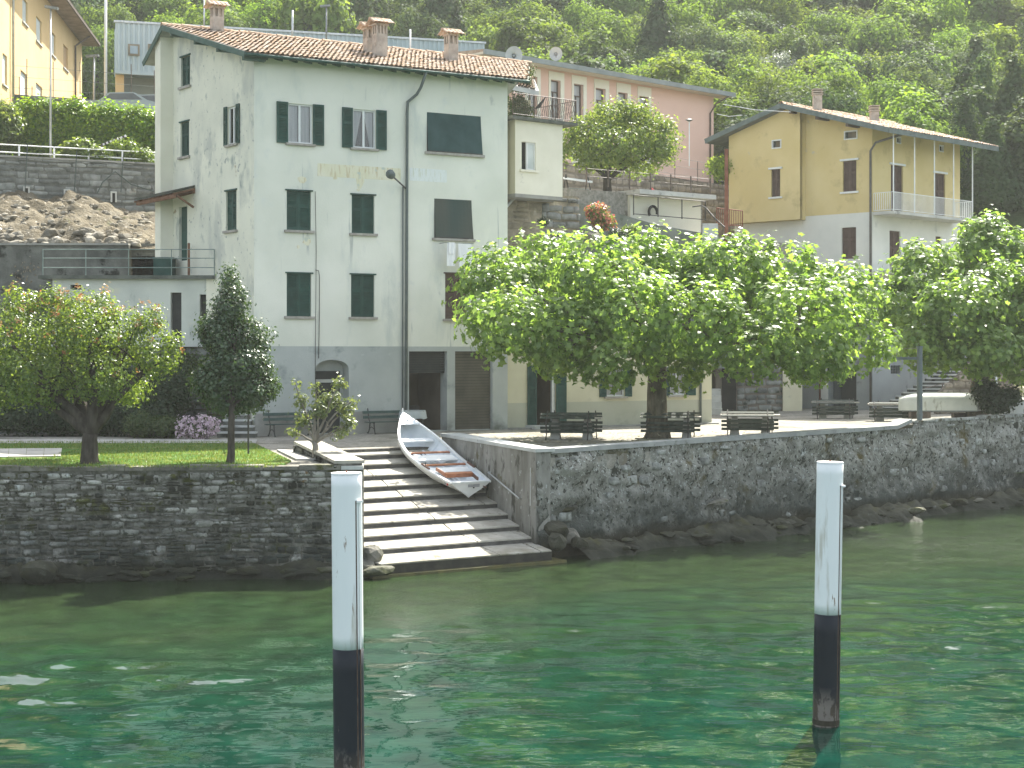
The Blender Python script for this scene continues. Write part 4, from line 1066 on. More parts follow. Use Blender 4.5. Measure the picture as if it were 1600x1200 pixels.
def forest():
    protos = {'mid': [forest_proto(100 + i, LM['w1'], 'b') for i in range(5)], 'light': [forest_proto(120 + i, LM['w2'], 'b') for i in range(4)],
              'dark': [forest_proto(140 + i, LM['w3'], 'b') for i in range(3)], 'conifer': [forest_proto(160 + i, LM['w3'], 'conifer') for i in range(2)], 'silver': [forest_proto(180, LM['wsil'], 'b')]}
    rg = random.Random(77)
    pts = []
    y = 100.0
    while y < 205:
        half = y * .345 + 6; st = 3.5 + (y - 100) * .016
        x = -half
        while x < half:
            X, Y = x + rg.uniform(-.42, .42) * st, y + rg.uniform(-.42, .42) * st
            px = CX + X * F / Y
            lo = 100
            if px < 180: lo = 128                       # lot and ochre house
            elif px < 770: lo = 136                     # behind the metal building
            elif px < 1150: lo = 112
            elif px > 1150: lo = 98
            if Y > lo: pts.append((X, Y))
            x += st
        y += st * .86
    pts.sort(key=lambda p: p[1])
    def inside(X, Y): px = CX + X * F / Y; return -60 < px < 1660
    vis = [p for p in pts if inside(*p) and p[1] < 190]
    rest = [p for p in pts if p not in vis]
    lab = {'mid': 'mid-green leafy trees', 'light': 'yellow-green leafy trees', 'dark': 'dark green trees', 'conifer': 'dark pointed conifers', 'silver': 'silvery pale trees'}; made = {}
    def where(px):
        if px < 260: return 'behind the ochre building'
        if px < 780: return 'above the white house'
        if px < 1140: return 'above the pink building'
        if px < 1400: return 'above the yellow house'
        return 'right of the yellow house'
    def kind_at(X, Y):
        n = math.sin(X * .23 + 1.1) * math.sin(Y * .19 + .4) + rg.uniform(-.75, .75)
        if n > .62: return 'light'
        if n < -.62: return 'dark'
        r_ = rg.random()
        return 'conifer' if r_ < .05 else 'silver' if r_ < .09 else 'mid'
    # largest in view as single trees, then one mass
    for i, (X, Y) in enumerate(vis[:300]):
        px = CX + X * F / Y
        kd = kind_at(X, Y)
        if px > 1480 and Y < 118: kd = 'conifer' if rg.random() < .3 else 'dark'
        me = rg.choice(protos[kd])
        o = bpy.data.objects.new('woodland_tree', me); COL.objects.link(o)
        s = rg.uniform(.85, 1.35) * (1 + (Y - 110) * .003)
        o.location = (X, Y, float(hill_z(np.array(X), np.array(Y))) - .3); o.scale = (s, s, s * rg.uniform(.9, 1.25)); o.rotation_euler = (0, 0, rg.uniform(0, 6.28))
        row = 'low down' if Y < 122 else 'halfway up' if Y < 145 else 'high up'
        made.setdefault((lab[kd], row, where(px)), []).append((px, o)); tag(o, 'x', 'tree', 'trees of the hillside wood')
    others = vis[300:] + rest
    od = 'first second third fourth fifth sixth seventh eighth ninth tenth eleventh twelfth thirteenth fourteenth fifteenth sixteenth seventeenth eighteenth nineteenth twentieth'.split()
    for (k_, row, wh), lst in made.items():
        lst.sort(key=lambda q: q[0])
        for j, (px, o) in enumerate(lst):
            if len(lst) == 1: o['label'] = 'only one of the %s %s %s' % (k_, row, wh); continue
            right = j >= 20
            n = od[len(lst) - 1 - j] if right and len(lst) - 1 - j < 20 else od[min(j, 19)]
            o['label'] = '%s from %s of the %s %s %s' % (n.capitalize(), 'right' if right else 'left', k_, row, wh)
    y = 205.0
    while y < 410:
        st = 8.5 + (y - 205) * .02; half = y * .36
        x = -half
        while x < half: others.append((x + rg.uniform(-.4, .4) * st, y + rg.uniform(-.4, .4) * st)); x += st
        y += st
    base = {}
    Vs = []; Fs = []; MI = []; k0 = 0
    for i in range(6):
        g = random.Random(900 + i)
        lobes = [(g.uniform(-1.4, 1.4), g.uniform(-1.4, 1.4), 2.4 + g.uniform(-1.0, 1.8), g.uniform(.9, 1.5), g.uniform(.9, 1.5), g.uniform(.8, 1.3)) for _ in range(7)]
        C, Nn, P, D = crown_pts(lobes, 120, 3.2, .32, 300 + i, up=.7, inner=.6)
        base[i] = leaves('', C, Nn, .72 * np.random.default_rng(i).uniform(.6, 1.2, len(C)), None, shape='fold', seed=i)
    for (X, Y) in others:
        V, Fc = base[rg.randrange(6)]
        a = rg.uniform(0, 6.28); s = rg.uniform(.9, 1.4) * (1 + (Y - 110) * .004) * (1.0 if Y < 205 else 1.25); c, sn = math.cos(a) * s, math.sin(a) * s
        Vn = np.stack([V[:, 0] * c - V[:, 1] * sn, V[:, 0] * sn + V[:, 1] * c, V[:, 2] * s * 1.1], 1) + np.array([X, Y, float(hill_z(np.array(X), np.array(Y))) - .3])
        Vs.append(Vn); Fs.append(Fc + k0); k0 += len(V); MI.append(np.full(len(Fc), {'light': 1, 'dark': 2, 'conifer': 2}.get(kind_at(X, Y), 0)))
    V = np.concatenate(Vs); Fc = np.concatenate(Fs)
    o = np_mesh('distant_woods', V, Fc, [LM['w1'], LM['w2'], LM['w3']], matidx=np.concatenate(MI))
    tag(o, 'dense green woods covering the upper hillside', 'woods', kind='stuff')
    print('forest', len(vis), len(others), len(Fc))
forest()
# ------------------------------------------------------------------ building kit
def wall(pl, outline, holes, depth, name, mt, parent, v=0.0, back=True):
    loops = [[Vector((a, b, 0)) for a, b in outline]] + [[Vector((a, b, 0)) for a, b in h] for h in holes]
    tris = tessellate_polygon(loops)
    flat = [p for l in loops for p in l]
    vs = [pl.pt(p.x, v, p.y) for p in flat]; fs = [tuple(t) for t in tris]
    m = MB(); m.add(vs, fs)
    for h in holes:
        n = len(h)
        a = [pl.pt(p[0], v, p[1]) for p in h] + [pl.pt(p[0], v - depth, p[1]) for p in h]
        m.add(a, [(i, (i + 1) % n, n + (i + 1) % n, n + i) for i in range(n)])
    n = len(outline)   # thickness at the rim
    a = [pl.pt(p[0], v, p[1]) for p in outline] + [pl.pt(p[0], v - .22, p[1]) for p in outline]
    m.add(a, [(i, (i + 1) % n, n + (i + 1) % n, n + i) for i in range(n)])
    return m.build(name, mt, parent)
rc = lambda r: [(r[0], r[2]), (r[1], r[2]), (r[1], r[3]), (r[0], r[3])]

def shutter(pl, u0, u1, z0, z1, v0, mt, parent, name='shutter', louv=True, tilt=0.0):
    m = MB(); t = .04; w = min(.07, (u1 - u0) * .2)
    m.ob(pl, u0, u0 + w, v0, v0 + t, z0, z1); m.ob(pl, u1 - w, u1, v0, v0 + t, z0, z1)
    zm = z0 + (z1 - z0) * .62
    for a, b in ((z0, z0 + .09), (zm - .05, zm + .05), (z1 - .08, z1)): m.ob(pl, u0 + w, u1 - w, v0 + .002, v0 + t - .002, a, b)
    z = z0 + .09
    step = .055
    while louv and z < z1 - .10:
        if not (zm - .09 < z < zm + .04):
            m.hexa([pl.pt(u0 + w, v0 + .006, z + .03), pl.pt(u1 - w, v0 + .006, z + .03), pl.pt(u1 - w, v0 + .012, z + .045), pl.pt(u0 + w, v0 + .012, z + .045),
                    pl.pt(u0 + w, v0 + .030, z), pl.pt(u1 - w, v0 + .030, z), pl.pt(u1 - w, v0 + .036, z + .012), pl.pt(u0 + w, v0 + .036, z + .012)])
        z += step
    m.ob(pl, u0 + w, u1 - w, v0 + .0, v0 + .008, z0 + .05, z1 - .05)
    return m.build(name, mt, parent)

def window_closed(pl, r, root, mt, sill=True, v=0.0, hood=True, rec=.10):
    u0, u1, z0, z1 = r
    um = (u0 + u1) / 2
    m = MB(); m.ob(pl, u0 - .0, u1 + .0, v - .22, v - .19, z0, z1)
    w = m.build('window', M['dark'], root)
    shutter(pl, u0 + .01, um - .004, z0 + .01, z1 - .01, v - rec, mt, w)
    shutter(pl, um + .004, u1 - .01, z0 + .01, z1 - .01, v - rec, mt, w)
    if hood:
        MB().ob(pl, u0 - .06, u1 + .06, v - .02, v + .05, z1 - .01, z1 + .04).build('hinge_bar', mt, w)
    if sill:
        MB().ob(pl, u0 - .10, u1 + .10, v - .1, v + .10, z0 - .09, z0 - .002).build('sill', M['sill'], w)
    return w

def window_open(pl, r, root, mt, sw=.42, v=0.0, sill=True, curtains=True, single=False, tied=False):
    u0, u1, z0, z1 = r
    um = (u0 + u1) / 2; f = .06
    m = MB(); m.ob(pl, u0, u1, v - .24, v - .21, z0, z1); w = m.build('window', M['dark'], root)
    fr = MB()
    for a, b in ((u0, u0 + f), (u1 - f, u1), (um - f * .7, um + f * .7)): fr.ob(pl, a, b, v - .12, v - .06, z0, z1)
    for a, b in ((z0, z0 + f), (z1 - f, z1)): fr.ob(pl, u0 + f, u1 - f, v - .118, v - .062, a, b)
    fr.build('frame', M['white_frame'], w)
    for a, b in ((u0 + f, um - f * .7), (um + f * .7, u1 - f)):
        MB().ob(pl, a, b, v - .10, v - .092, z0 + f, z1 - f).build('pane', M['pane'], w)
        if curtains:
            c = MB(); n = 14
            for k in range(n):
                t0, t1 = k / n, (k + 1) / n
                d0 = .012 * (k % 2); d1 = .012 * ((k + 1) % 2)
                # straight net curtain; tied ones are drawn to the outer side lower down
                if not tied:
                    c.add([pl.pt(a + (b - a) * t0, v - .155 - d0, z0 + f), pl.pt(a + (b - a) * t1, v - .155 - d1, z0 + f), pl.pt(a + (b - a) * t1, v - .155 - d1, z1 - f), pl.pt(a + (b - a) * t0, v - .155 - d0, z1 - f)], [(0, 1, 2, 3)])
                else:
                    out_ = a if a < um - .1 else b; nar = .30
                    lo0 = out_ + (a + (b - a) * t0 - out_) * nar; lo1 = out_ + (a + (b - a) * t1 - out_) * nar
                    c.add([pl.pt(lo0, v - .155 - d0, z0 + f), pl.pt(lo1, v - .155 - d1, z0 + f), pl.pt(a + (b - a) * t1, v - .155 - d1, z1 - f), pl.pt(a + (b - a) * t0, v - .155 - d0, z1 - f)], [(0, 1, 2, 3)])
            c.build('curtain', M['curtain'], w)
    if mt is not None:
        shutter(pl, u0 - sw, u0 - .01, z0 - .02, z1 + .03, v + .015, mt, w)
        shutter(pl, u1 + .01, u1 + sw, z0 - .02, z1 + .03, v + .015, mt, w)
    if sill: MB().ob(pl, u0 - .10, u1 + .10, v - .1, v + .10, z0 - .08, z0 - .002).build('sill', M['sill'], w)
    return w
M['sill'] = mat('sill_stone', (0.27, 0.25, 0.22), (0.38, 0.36, 0.32), 4, 6, .9, .2, .3, 20, .01)
M['pane'] = bpy.data.materials.new('window_glass'); M['pane'].use_nodes = True
_n = M['pane'].node_tree; _b = _n.nodes['Principled BSDF']; _t = _n.nodes.new('ShaderNodeBsdfTransparent'); _g = _n.nodes.new('ShaderNodeBsdfGlossy'); _g.inputs['Roughness'].default_value = .03
_x = _n.nodes.new('ShaderNodeMixShader'); _l = _n.nodes.new('ShaderNodeLayerWeight'); _l.inputs[0].default_value = .35
_n.links.new(_l.outputs['Fresnel'], _x.inputs[0]); _n.links.new(_t.outputs[0], _x.inputs[1]); _n.links.new(_g.outputs[0], _x.inputs[2]); _n.links.new(_x.outputs[0], _n.nodes['Material Output'].inputs[0])

def tile_roof(P, t0, t1, s0, s1, root, mt=None, pitch=.20, row=.34, name='roof_tiles', seed=1, tend=None):
    """P(t,s)->point on the roof plane, t along the eave (m), s up the slope (m); overlapping barrel tiles"""
    rg = random.Random(seed); V = []; Fc = []
    P0, Pt, Ps = Vector(P(0, 0)), Vector(P(1, 0)), Vector(P(0, 1))
    et, es = Pt - P0, Ps - P0
    et_n, es_n = et.normalized(), es.normalized(); n = et_n.cross(es_n).normalized()
    if n.z < 0: n = -n
    t = t0
    ang = [math.pi * k / 4 for k in range(5)]
    while t < t1 - .05:
        s = s0 - rg.uniform(0, .03); k = 0; wob = rg.uniform(-.015, .015)
        while s < s1:
            if tend and t > tend(s) - .1: s += row; continue
            l = row * 1.25; e = min(s + l, s1 + .05)
            jt = wob + rg.uniform(-.014, .014); jz = rg.uniform(-.006, .016); ja = rg.uniform(-.02, .02)
            r0, r1 = pitch * .50, pitch * .42
            c0 = Vector(P(t + pitch / 2 + jt, s)) + n * (.035 + jz); c1 = Vector(P(t + pitch / 2 + jt + ja, e)) + n * (.005 + jz)
            b = len(V)
            for c, r_ in ((c0, r0), (c1, r1)):
                for a in ang: V.append(tuple(c + et_n * math.cos(a) * r_ + n * math.sin(a) * r_ * .75))
            for q in range(4): Fc.append((b + q, b + q + 1, b + 5 + q + 1, b + 5 + q))
            s += row
        t += pitch
    o = np_mesh(name, V, Fc, mt or M['tile'], root, smooth=True, kind='stuff')
    return o
def ridge_tiles(a, b, n, root, r_=.13):
    a, b = Vector(a), Vector(b); d = (b - a); L_ = d.length; dn = d.normalized(); sd = dn.cross(Vector((0, 0, 1))).normalized()
    l = L_ / n
    vs = []; fs = []
    ang = [math.pi * k / 6 for k in range(7)]
    for x, rr in ((0, r_), (l * 1.12, r_ * .86)):
        for w in ang: vs.append(tuple(dn * x + sd * math.cos(w) * rr + Vector((0, 0, 1)) * math.sin(w) * rr * .9))
    fs = [(i, i + 1, 8 + i, 7 + i) for i in range(6)]
    me = bpy.data.meshes.new('ridge_tile'); me.from_pydata(vs, [], fs); me.materials.append(M['tile_obj']); me.shade_smooth()
    for i in range(n):
        o = bpy.data.objects.new('ridge_tile', me); COL.objects.link(o); o.parent = root; o.matrix_parent_inverse = Matrix.Translation(-root.location)
        o.location = a + dn * (l * i) + Vector((0, 0, R(-.01, .02))); o.rotation_euler = (0, 0, R(-.03, .03))

def brick_cap(mb, c, ax, ay, w, d, z):   # small pitched cap of tiles
    pass

def chimney(root, base, w, d, h, ang, cap=.24, flues=1, z_down=.5):
    """plastered stack with openings under a little tiled cap"""
    ca, sa = math.cos(ang), math.sin(ang); X = Vector((ca, sa, 0)); Y = Vector((-sa, ca, 0)); b = Vector(base)
    def bx(m, x0, x1, y0, y1, z0, z1):
        P = lambda x, y, z: tuple(b + X * x + Y * y + Vector((0, 0, z)))
        m.hexa([P(x0, y0, z0), P(x1, y0, z0), P(x1, y1, z0), P(x0, y1, z0), P(x0, y0, z1), P(x1, y0, z1), P(x1, y1, z1), P(x0, y1, z1)])
    m = MB(); hs_ = h - .46
    bx(m, -w / 2, w / 2, -d / 2, d / 2, -z_down, hs_)
    k = .07
    nx = 3 if w > .45 else 2
    xs = [-w / 2 + i * (w - k) / nx for i in range(nx + 1)]
    for x in xs:
        for y in (-d / 2, d / 2 - k): bx(m, x, x + k, y, y + k, hs_, h - .13)
    bx(m, -w / 2, w / 2, -k / 2, k / 2, hs_, h - .13)
    st = m.build('chimney', M['chimney'], root)
    c = MB(); e = .22
    bx(c, -w / 2 - .04, w / 2 + .04, -d / 2 - .04, d / 2 + .04, h - .13, h - .07)
    c.build('cap_slab', M['chimney'], st)
    # cap tiles
    n = max(3, int((w + 2 * e) / .15)); V = []; Fc = []
    for sgn in (-1, 1):
        for i in range(n):
            x = -w / 2 - e + (i + .5) * (w + 2 * e) / n
            c0 = b + X * x + Y * (sgn * (d / 2 + e)) + Vector((0, 0, h - .10)); c1 = b + X * x + Vector((0, 0, h + .12))
            a_ = (c1 - c0).normalized(); n_ = X.cross(a_).normalized()
            if n_.z < 0: n_ = -n_
            q0 = len(V); c0 = c0 + n_ * R(0, .02)
            for cc, r_ in ((c0, .085), (c1, .075)):
                for t in range(5):
                    w_ = math.pi * t / 4; V.append(tuple(cc + X * math.cos(w_) * r_ + n_ * math.sin(w_) * r_ * .7))
            for q in range(4): Fc.append((q0 + q, q0 + q + 1, q0 + 6 + q, q0 + 5 + q))
    np_mesh('cap_tiles', V, Fc, M['tile'], st, smooth=True, kind='stuff')
    t = MB(); t.tube([b + X * (-w / 2 - e) + Vector((0, 0, h + .10)), b + X * (w / 2 + e) + Vector((0, 0, h + .10))], .08, 7); t.build('cap_ridge', M['tile_obj'], st, smooth=True)
    return st

# ------------------------------------------------------------------ the white house
def white_house():
    root = thing('house', 'tall white rendered house with dark green shutters above the boat stairs', 'house', (A0.x, A0.y, ZG))
    e1, e2 = PF.d, PS.d
    W = PF.hit(793, 300)[0]
    zdado = PF.hit(430, 541)[1]
    z_e = PF.hit(560, 108)[1] + .05        # wall top at front
    z_e = 16.28
    s_r = 6.3
    z_r = at(268, 40, A0.y + e2.y * 6.3).z - .2
    r = lambda *a: PF.rect(*a)
    A = r(450, 488, 161, 223); B = r(551, 587, 170, 230.5); Cb = r(667, 751.5, 175, 236.5)
    C = r(448, 486, 297, 359); D_ = r(549.5, 585, 303.5, 364); Db = r(678.5, 737, 310, 371.5)
    E = r(448, 486.5, 426.5, 494); G = r(548.5, 585, 428.5, 495); Gb = r(695.5, 731, 427, 498)
    up = [A, B, Cb, C, D_, Db, E, G, Gb]
    wall(PF, [(0, zdado), (W, zdado), (W, z_e), (0, z_e)], [rc(q) for q in up], .24, 'wall', M['plaster'], root)
    # ground storey
    g1 = r(639, 698.5, 549, 671); g2 = r(711, 769.5, 549, 671); 
    g1 = (g1[0], g1[1], ZG + .03, g1[3]); g2 = (g2[0], g2[1], ZG + .03, g1[3])
    au0, _ = PF.hit(493, 600); au1, _ = PF.hit(545, 600); zsp = PF.hit(519, 576)[1]; zap = PF.hit(519, 562)[1]
    arch = [(au0, ZG + .02), (au1, ZG + .02), (au1, zsp)] + [(au0 + (au1 - au0) * (.5 + .5 * math.cos(math.pi * k / 10)), zsp + (zap - zsp) * math.sin(math.pi * k / 10)) for k in range(1, 10)] + [(au0, zsp)]
    wall(PF, [(0, ZG - .3), (W, ZG - .3), (W, zdado), (0, zdado)], [rc(g1), rc(g2), arch], .55, 'ground_storey_wall', M['plaster_grey'], root, v=.006)
    # plinth band either side of the arched door
    zpl = PF.hit(600, 642)[1]
    for a, b in ((0.02, au0 - .02), (au1 + .02, g1[0] - .05)):
        MB().ob(PF, a, b, .0, .035, ZG - .2, zpl).build('plinth', M['concrete'], root)
    # arched doorway: inner wall, door, transom
    dr = MB(); dr.ob(PF, au0, au1, -.60, -.55, ZG, zap + .02); dr.build('door_recess', M['plaster_grey'], root)
    du0, _ = PF.hit(493, 600, -.5); du1, _ = PF.hit(531, 600, -.5); zt = PF.hit(512, 580)[1]
    d = MB(); d.ob(PF, du0, du1, -.54, -.50, ZG, zt); d = d.build('door', M['dark_door'], root)
    MB().ob(PF, du0, du1, -.50, -.44, zt - .42, zt - .30).build('transom', M['concrete_light'], d)
    for k in range(3): MB().ob(PF, du0 + .08, du1 - .08, -.50, -.485, ZG + .15 + k * .55, ZG + .6 + k * .55).build('door_panel', M['dark_door'], d)
    # garage openings
    g = MB(); g.ob(PF, g1[0] - .02, g1[1] + .02, -2.6, -2.5, ZG, g1[3] + .1); g.ob(PF, g1[0] - .1, g1[0] - .02, -2.5, -.02, ZG, g1[3] + .1); g.ob(PF, g1[1] + .02, g1[1] + .08, -2.5, -.02, ZG, g1[3] + .1)
    g.ob(PF, g1[0] - .02, g1[1] + .02, -2.5, -.3, g1[3] + .02, g1[3] + .1)
    g.build('garage_interior', M['garage_in'], root)
    k = MB(); n = 9; h = .09
    for i in range(n): k.ob(PF, g1[0] + .02, g1[1] - .02, -.22, -.19 + .012 * (i % 2), g1[3] - (i + 1) * h, g1[3] - i * h - .004)
    k.build('roller_shutter', M['dark_door'], root)
    i = 0; z = g2[2]
    while z < g2[3] - .02:
        zz = min(z + .11, g2[3]); 
        MB().ob(PF, g2[0] + .01, g2[1] - .01, -.20, -.17 + (.0 if z > g2[3] - .5 else .012), z, zz - .012).build('shutter_slat', M['blind_brown'], root); z += .11
    MB().ob(PF, g2[0], g2[1], -.26, -.22, g2[2], g2[3]).build('shutter_backing', M['dark'], root)
    # upper windows
    window_open(PF, A, root, M['green_paint'], .44); window_open(PF, B, root, M['green_paint'], .43, tied=True)
    for q in (C, D_, E, G): window_closed(PF, q, root, M['green_paint'])
    window_closed(PF, Gb, root, M['brown_paint'])
    for q, mt in ((Cb, M['blind_green']), (Db, M['blind_two'])):
        u0, u1, z0, z1 = q
        o = MB().ob(PF, u0, u1, -.24, -.20, z0, z1).build('window', M['dark'], root)
        # fabric blind hung just outside, bellied slightly
        m = MB(); n = 8; vs = []; ns = 10
        for i in range(n + 1):
            t = i / n; z = z1 + .01 - (z1 - z0 - .02) * t; vv = -.02 + .10 * t
            for j in range(ns + 1):
                s = j / ns; vs.append(PF.pt(u0 + .01 + (u1 - u0 - .02 + .05 * t) * s, vv + .012 * math.sin(s * 9 + t * 3), z))
        m.add(vs, [(i * (ns + 1) + j, i * (ns + 1) + j + 1, (i + 1) * (ns + 1) + j + 1, (i + 1) * (ns + 1) + j) for i in range(n) for j in range(ns)])
        m.build('awning_blind', mt, o)
        m = MB(); m.tube([PF.pt(u0, .08, z0 + .02), PF.pt(u1 + .03, .08, z0 + .02)], .018, 6); m.build('blind_rail', M['metal_dark'], o)
        MB().ob(PF, u0 - .1, u1 + .12, -.1, .10, z0 - .10, z0 - .004).build('sill', M['sill'], o)
    # side wall
    sE = 6.7
    a_ = PS.rect(283, 297, 90, 137); b_ = PS.rect(282, 295.5, 192, 246); c_ = PS.rect(356, 370, 168, 227); d_ = PS.rect(353, 369.5, 299, 361); e_ = PS.rect(279.5, 292.5, 324, 408)
    wall(PS, [(0, ZG - .3), (sE + .5, ZG - .3), (sE + .5, z_r - .2), (s_r, z_r), (0, z_e)], [rc(q) for q in (a_, b_, c_, d_, e_)], .22, 'side_wall', M['plaster_side'], root)
    for q in (a_, b_, d_): window_closed(PS, q, root, M['green_paint'])
    window_open(PS, c_, root, M['green_paint'], .26)
    dd = MB(); dd.ob(PS, e_[0], e_[1], -.16, -.12, e_[2], e_[3]); dd = dd.build('door', M['green_paint'], root)
    for k in range(4): MB().ob(PS, e_[0] + .06, e_[1] - .06, -.12, -.10, e_[2] + .1 + k * .5, e_[2] + .5 + k * .5).build('door_panel', M['green_paint'], dd)
    # projecting chimney breast at the back corner
    pb = MB()
    n = -PF.d
    q0 = Vector(PS.pt(sE, 0, 0)); q1 = Vector(PS.pt(sE + .5, 0, 0))
    o = n * .50
    pb.hexa([(*q0.xy, ZG), (*q1.xy, ZG), (*(q1 + o).xy, ZG), (*(q0 + o).xy, ZG), (*q0.xy, z_r - .22), (*q1.xy, z_r - .35), (*(q1 + o).xy, z_r - .35), (*(q0 + o).xy, z_r - .1)])
    pb.build('wall_projection', M['plaster_pale'], root)
    # far walls
    P00 = Vector(PF.pt(0, 0, 0)); bk = PS.d * (sE + .5)
    m = MB()
    f1 = Vector(PF.pt(W, 0, 0)); f2 = Vector((-.2, 71.5, 0)); f3 = P00 + bk
    m.add([(*f1.xy, ZG - .3), (*f2.xy, ZG - .3), (*f2.xy, z_r - .1), (*f1.xy, z_e)], [(0, 1, 2, 3)])
    m.add([(*f2.xy, ZG - .3), (*f3.xy, ZG - .3), (*f3.xy, z_r - .3), (*f2.xy, z_r - .3)], [(0, 1, 2, 3)])
    m.build('rear_wall', M['plaster'], root)
    # roof
    ov = .55; t0, t1 = -.62, W + .55
    sl = (z_r - z_e) / s_r; cs = math.sqrt(1 + sl * sl)
    zE = z_e - ov * sl + .12
    def PR(t, s):                       # s measured along the slope from the eave
        k = s / cs; p = P00 + PF.d * t + PS.d * (k - ov); return (p.x, p.y, zE + k * sl)
    LS = (s_r + ov) * cs
    back = 1.75; slb = .66; EX = 4.9
    def slab(m, pts, th): m.extr(pts, (0, 0, -th))
    rf = MB(); slab(rf, [PR(t0, 0.02), PR(t1, .02), PR(t1 + EX, LS), PR(t0, LS)], .08)
    rp = lambda t, k: (P00 + PF.d * t + PS.d * (s_r + k))
    z_ri = PR(0, LS)[2]
    q = [rp(t0, 0), rp(t1 + EX, 0), rp(t1 + EX, back), rp(t0, back)]
    slab(rf, [(q[0].x, q[0].y, z_ri), (q[1].x, q[1].y, z_ri), (q[2].x, q[2].y, z_ri - back * slb), (q[3].x, q[3].y, z_ri - back * slb)], .08)
    roof = rf.build('roof', M['eave_board'], root)
    tile_roof(PR, t0, t1 + EX, 0, LS, roof, seed=3, pitch=.185, row=.31, tend=lambda s: t1 + EX * s / LS)
    cb = math.sqrt(1 + slb * slb)
    def PB(t, s): p = rp(t, back - s / cb); return (p.x, p.y, z_ri - back * slb + s / cb * slb)
    tile_roof(PB, t0, t1 + EX, 0, back * cb, roof, seed=4, row=.4)
    a, b = PR(t0 - .02, LS), PR(t1 + EX, LS); ridge_tiles((a[0], a[1], a[2] + .04), (b[0], b[1], b[2] + .04), 42, root)
    # green barge boards along the gable, purlin ends, gutter
    m = MB(); m.bar(Vector(PR(t0, 0)) + Vector((0, 0, -.06)), Vector(PR(t0, LS)) + Vector((0, 0, -.06)), .04, .20); m.build('barge_board', M['green_faded'], root)
    a = rp(t0, 0); b = rp(t0, back); m = MB(); m.bar((a.x, a.y, z_ri - .06), (b.x, b.y, z_ri - back * slb - .06), .04, .2); m.build('barge_board', M['green_faded'], root)
    for s in (.25, LS * .33, LS * .60, LS * .90):
        p0, p1 = Vector(PR(t0 + .05, s)), Vector(PR(.25, s)); m = MB(); m.bar(p0 - Vector((0, 0, .19)), p1 - Vector((0, 0, .19)), .18, .20); m.build('purlin_end', M['green_faded'], root)
    m = MB(); m.bar(Vector(PR(t0, .0)) - Vector((0, 0, .05)), Vector(PR(t1, .0)) - Vector((0, 0, .05)), .03, .12); m.build('fascia', M['green_paint'], root)
    n = 19
    for i in range(n):
        t = .25 + (W - .3) * i / (n - 1)
        p0, p1 = Vector(PR(t, .08)), Vector(PR(t, .08 + ov * cs)); m = MB(); m.bar(p0 - Vector((0, 0, .14)), p1 - Vector((0, 0, .14)), .09, .11); m.build('rafter_end', M['green_faded'], root)
    gt = MB(); pts = [Vector(PR(t0 + (t1 - t0) * k / 12, -.07)) - Vector((0, 0, .04 + .0)) for k in range(13)]; gt.tube(pts, .055, 8); gt.build('gutter', M['green_paint'], root, smooth=True)
    # down pipe with its swan neck
    ud, _ = PF.hit(634.5, 300); uu, _ = PF.hit(652, 122)
    zt = PF.hit(652, 122, .2)[1]
    m = MB(); zj = PF.hit(637, 160)[1]
    m.tube([Vector(PR(uu, -.07)) - Vector((0, 0, .05)), PF.pt(uu, .30, zt - .35), PF.pt(uu - .1, .16, zt - .6), PF.pt(ud + .02, .10, zj), PF.pt(ud, .09, zj - .4), PF.pt(ud - .02, .09, 9), PF.pt(ud - .05, .09, ZG + .1)], .055, 8)
    m.build('downpipe', M['pipe_grey'], root, smooth=True)
    u2, _ = PF.hit(628.5, 400); zz = PF.hit(628.5, 292)[1]
    MB().tube([PF.pt(u2, .06, zz), PF.pt(u2 - .02, .06, ZG + .3)], .028, 6).build('cable_pipe', M['pipe_grey'], root, smooth=True)
    # chimneys
    def onroof(px, py):
        p0, p1, p2 = Vector(PR(0, 0)), Vector(PR(1, 0)), Vector(PR(0, 1)); n_ = (p1 - p0).cross(p2 - p0)
        dr = Vector(((px - CX) / F, 1, (HY - py) / F)); o = Vector((0, 0, H)); return o + dr * ((p0 - o).dot(n_) / dr.dot(n_))
    ang = math.atan2(PF.d.y, PF.d.x)
    chimney(root, onroof(339, 51), .42, .42, 1.05, ang)
    chimney(root, onroof(578, 84), .42, .40, 1.05, ang); chimney(root, onroof(593.5, 90), .46, .42, 1.35, ang)
    chimney(root, onroof(705, 96), .44, .42, 1.15, ang)
    # stack of roof tiles left by the ridge
    c = Vector(PR(t0 + .5, LS)) + PS.d * .5
    # painted name bands, long faded
    for (pl_, pr, pt_, pb_, pt2, mt) in ((496, 626, 255, 273, 265, M['band_cream']), (640, 698, 262, 280, 268, M['band_white'])):
        u0, za = PF.hit(pl_, pt_); u1, zb = PF.hit(pr, pt2); _, zc = PF.hit(pl_, pb_ + 2)
        m = MB(); m.ob(PF, u0, u1, .001, .005, zc, za); m.build('painted_band', mt, root)
    for px, py, w_, h_ in ((473, 281, .22, .16), (524, 278, .10, .08), (562, 283, .20, .30), (480, 377, .18, .22), (466, 386, .06, .10), (560, 297, .08, .06)):
        u, z = PF.hit(px, py); k = 9; rr = random.Random(px)
        MB().extr([PF.pt(u + w_ * math.cos(6.283 * i / k) * rr.uniform(.6, 1.1), .001, z + h_ * math.sin(6.283 * i / k) * rr.uniform(.6, 1.1)) for i in range(k)], PF.n * .003).build('peeled_patch', M['band_cream'], root)
    return root, W, z_e
M['eave_board'] = mat('eave_board', (0.26, 0.28, 0.24), (0.34, 0.36, 0.31), 3, 4, .9, .1)
M['pipe_grey'] = mat('pipe_grey', (0.085, 0.105, 0.10), (0.12, 0.145, 0.135), 3, 4, .6, .3)
M['garage_in'] = mat('garage_plaster', (0.12, 0.10, 0.075), (0.16, 0.13, 0.10), 1, 5, .95, .1)
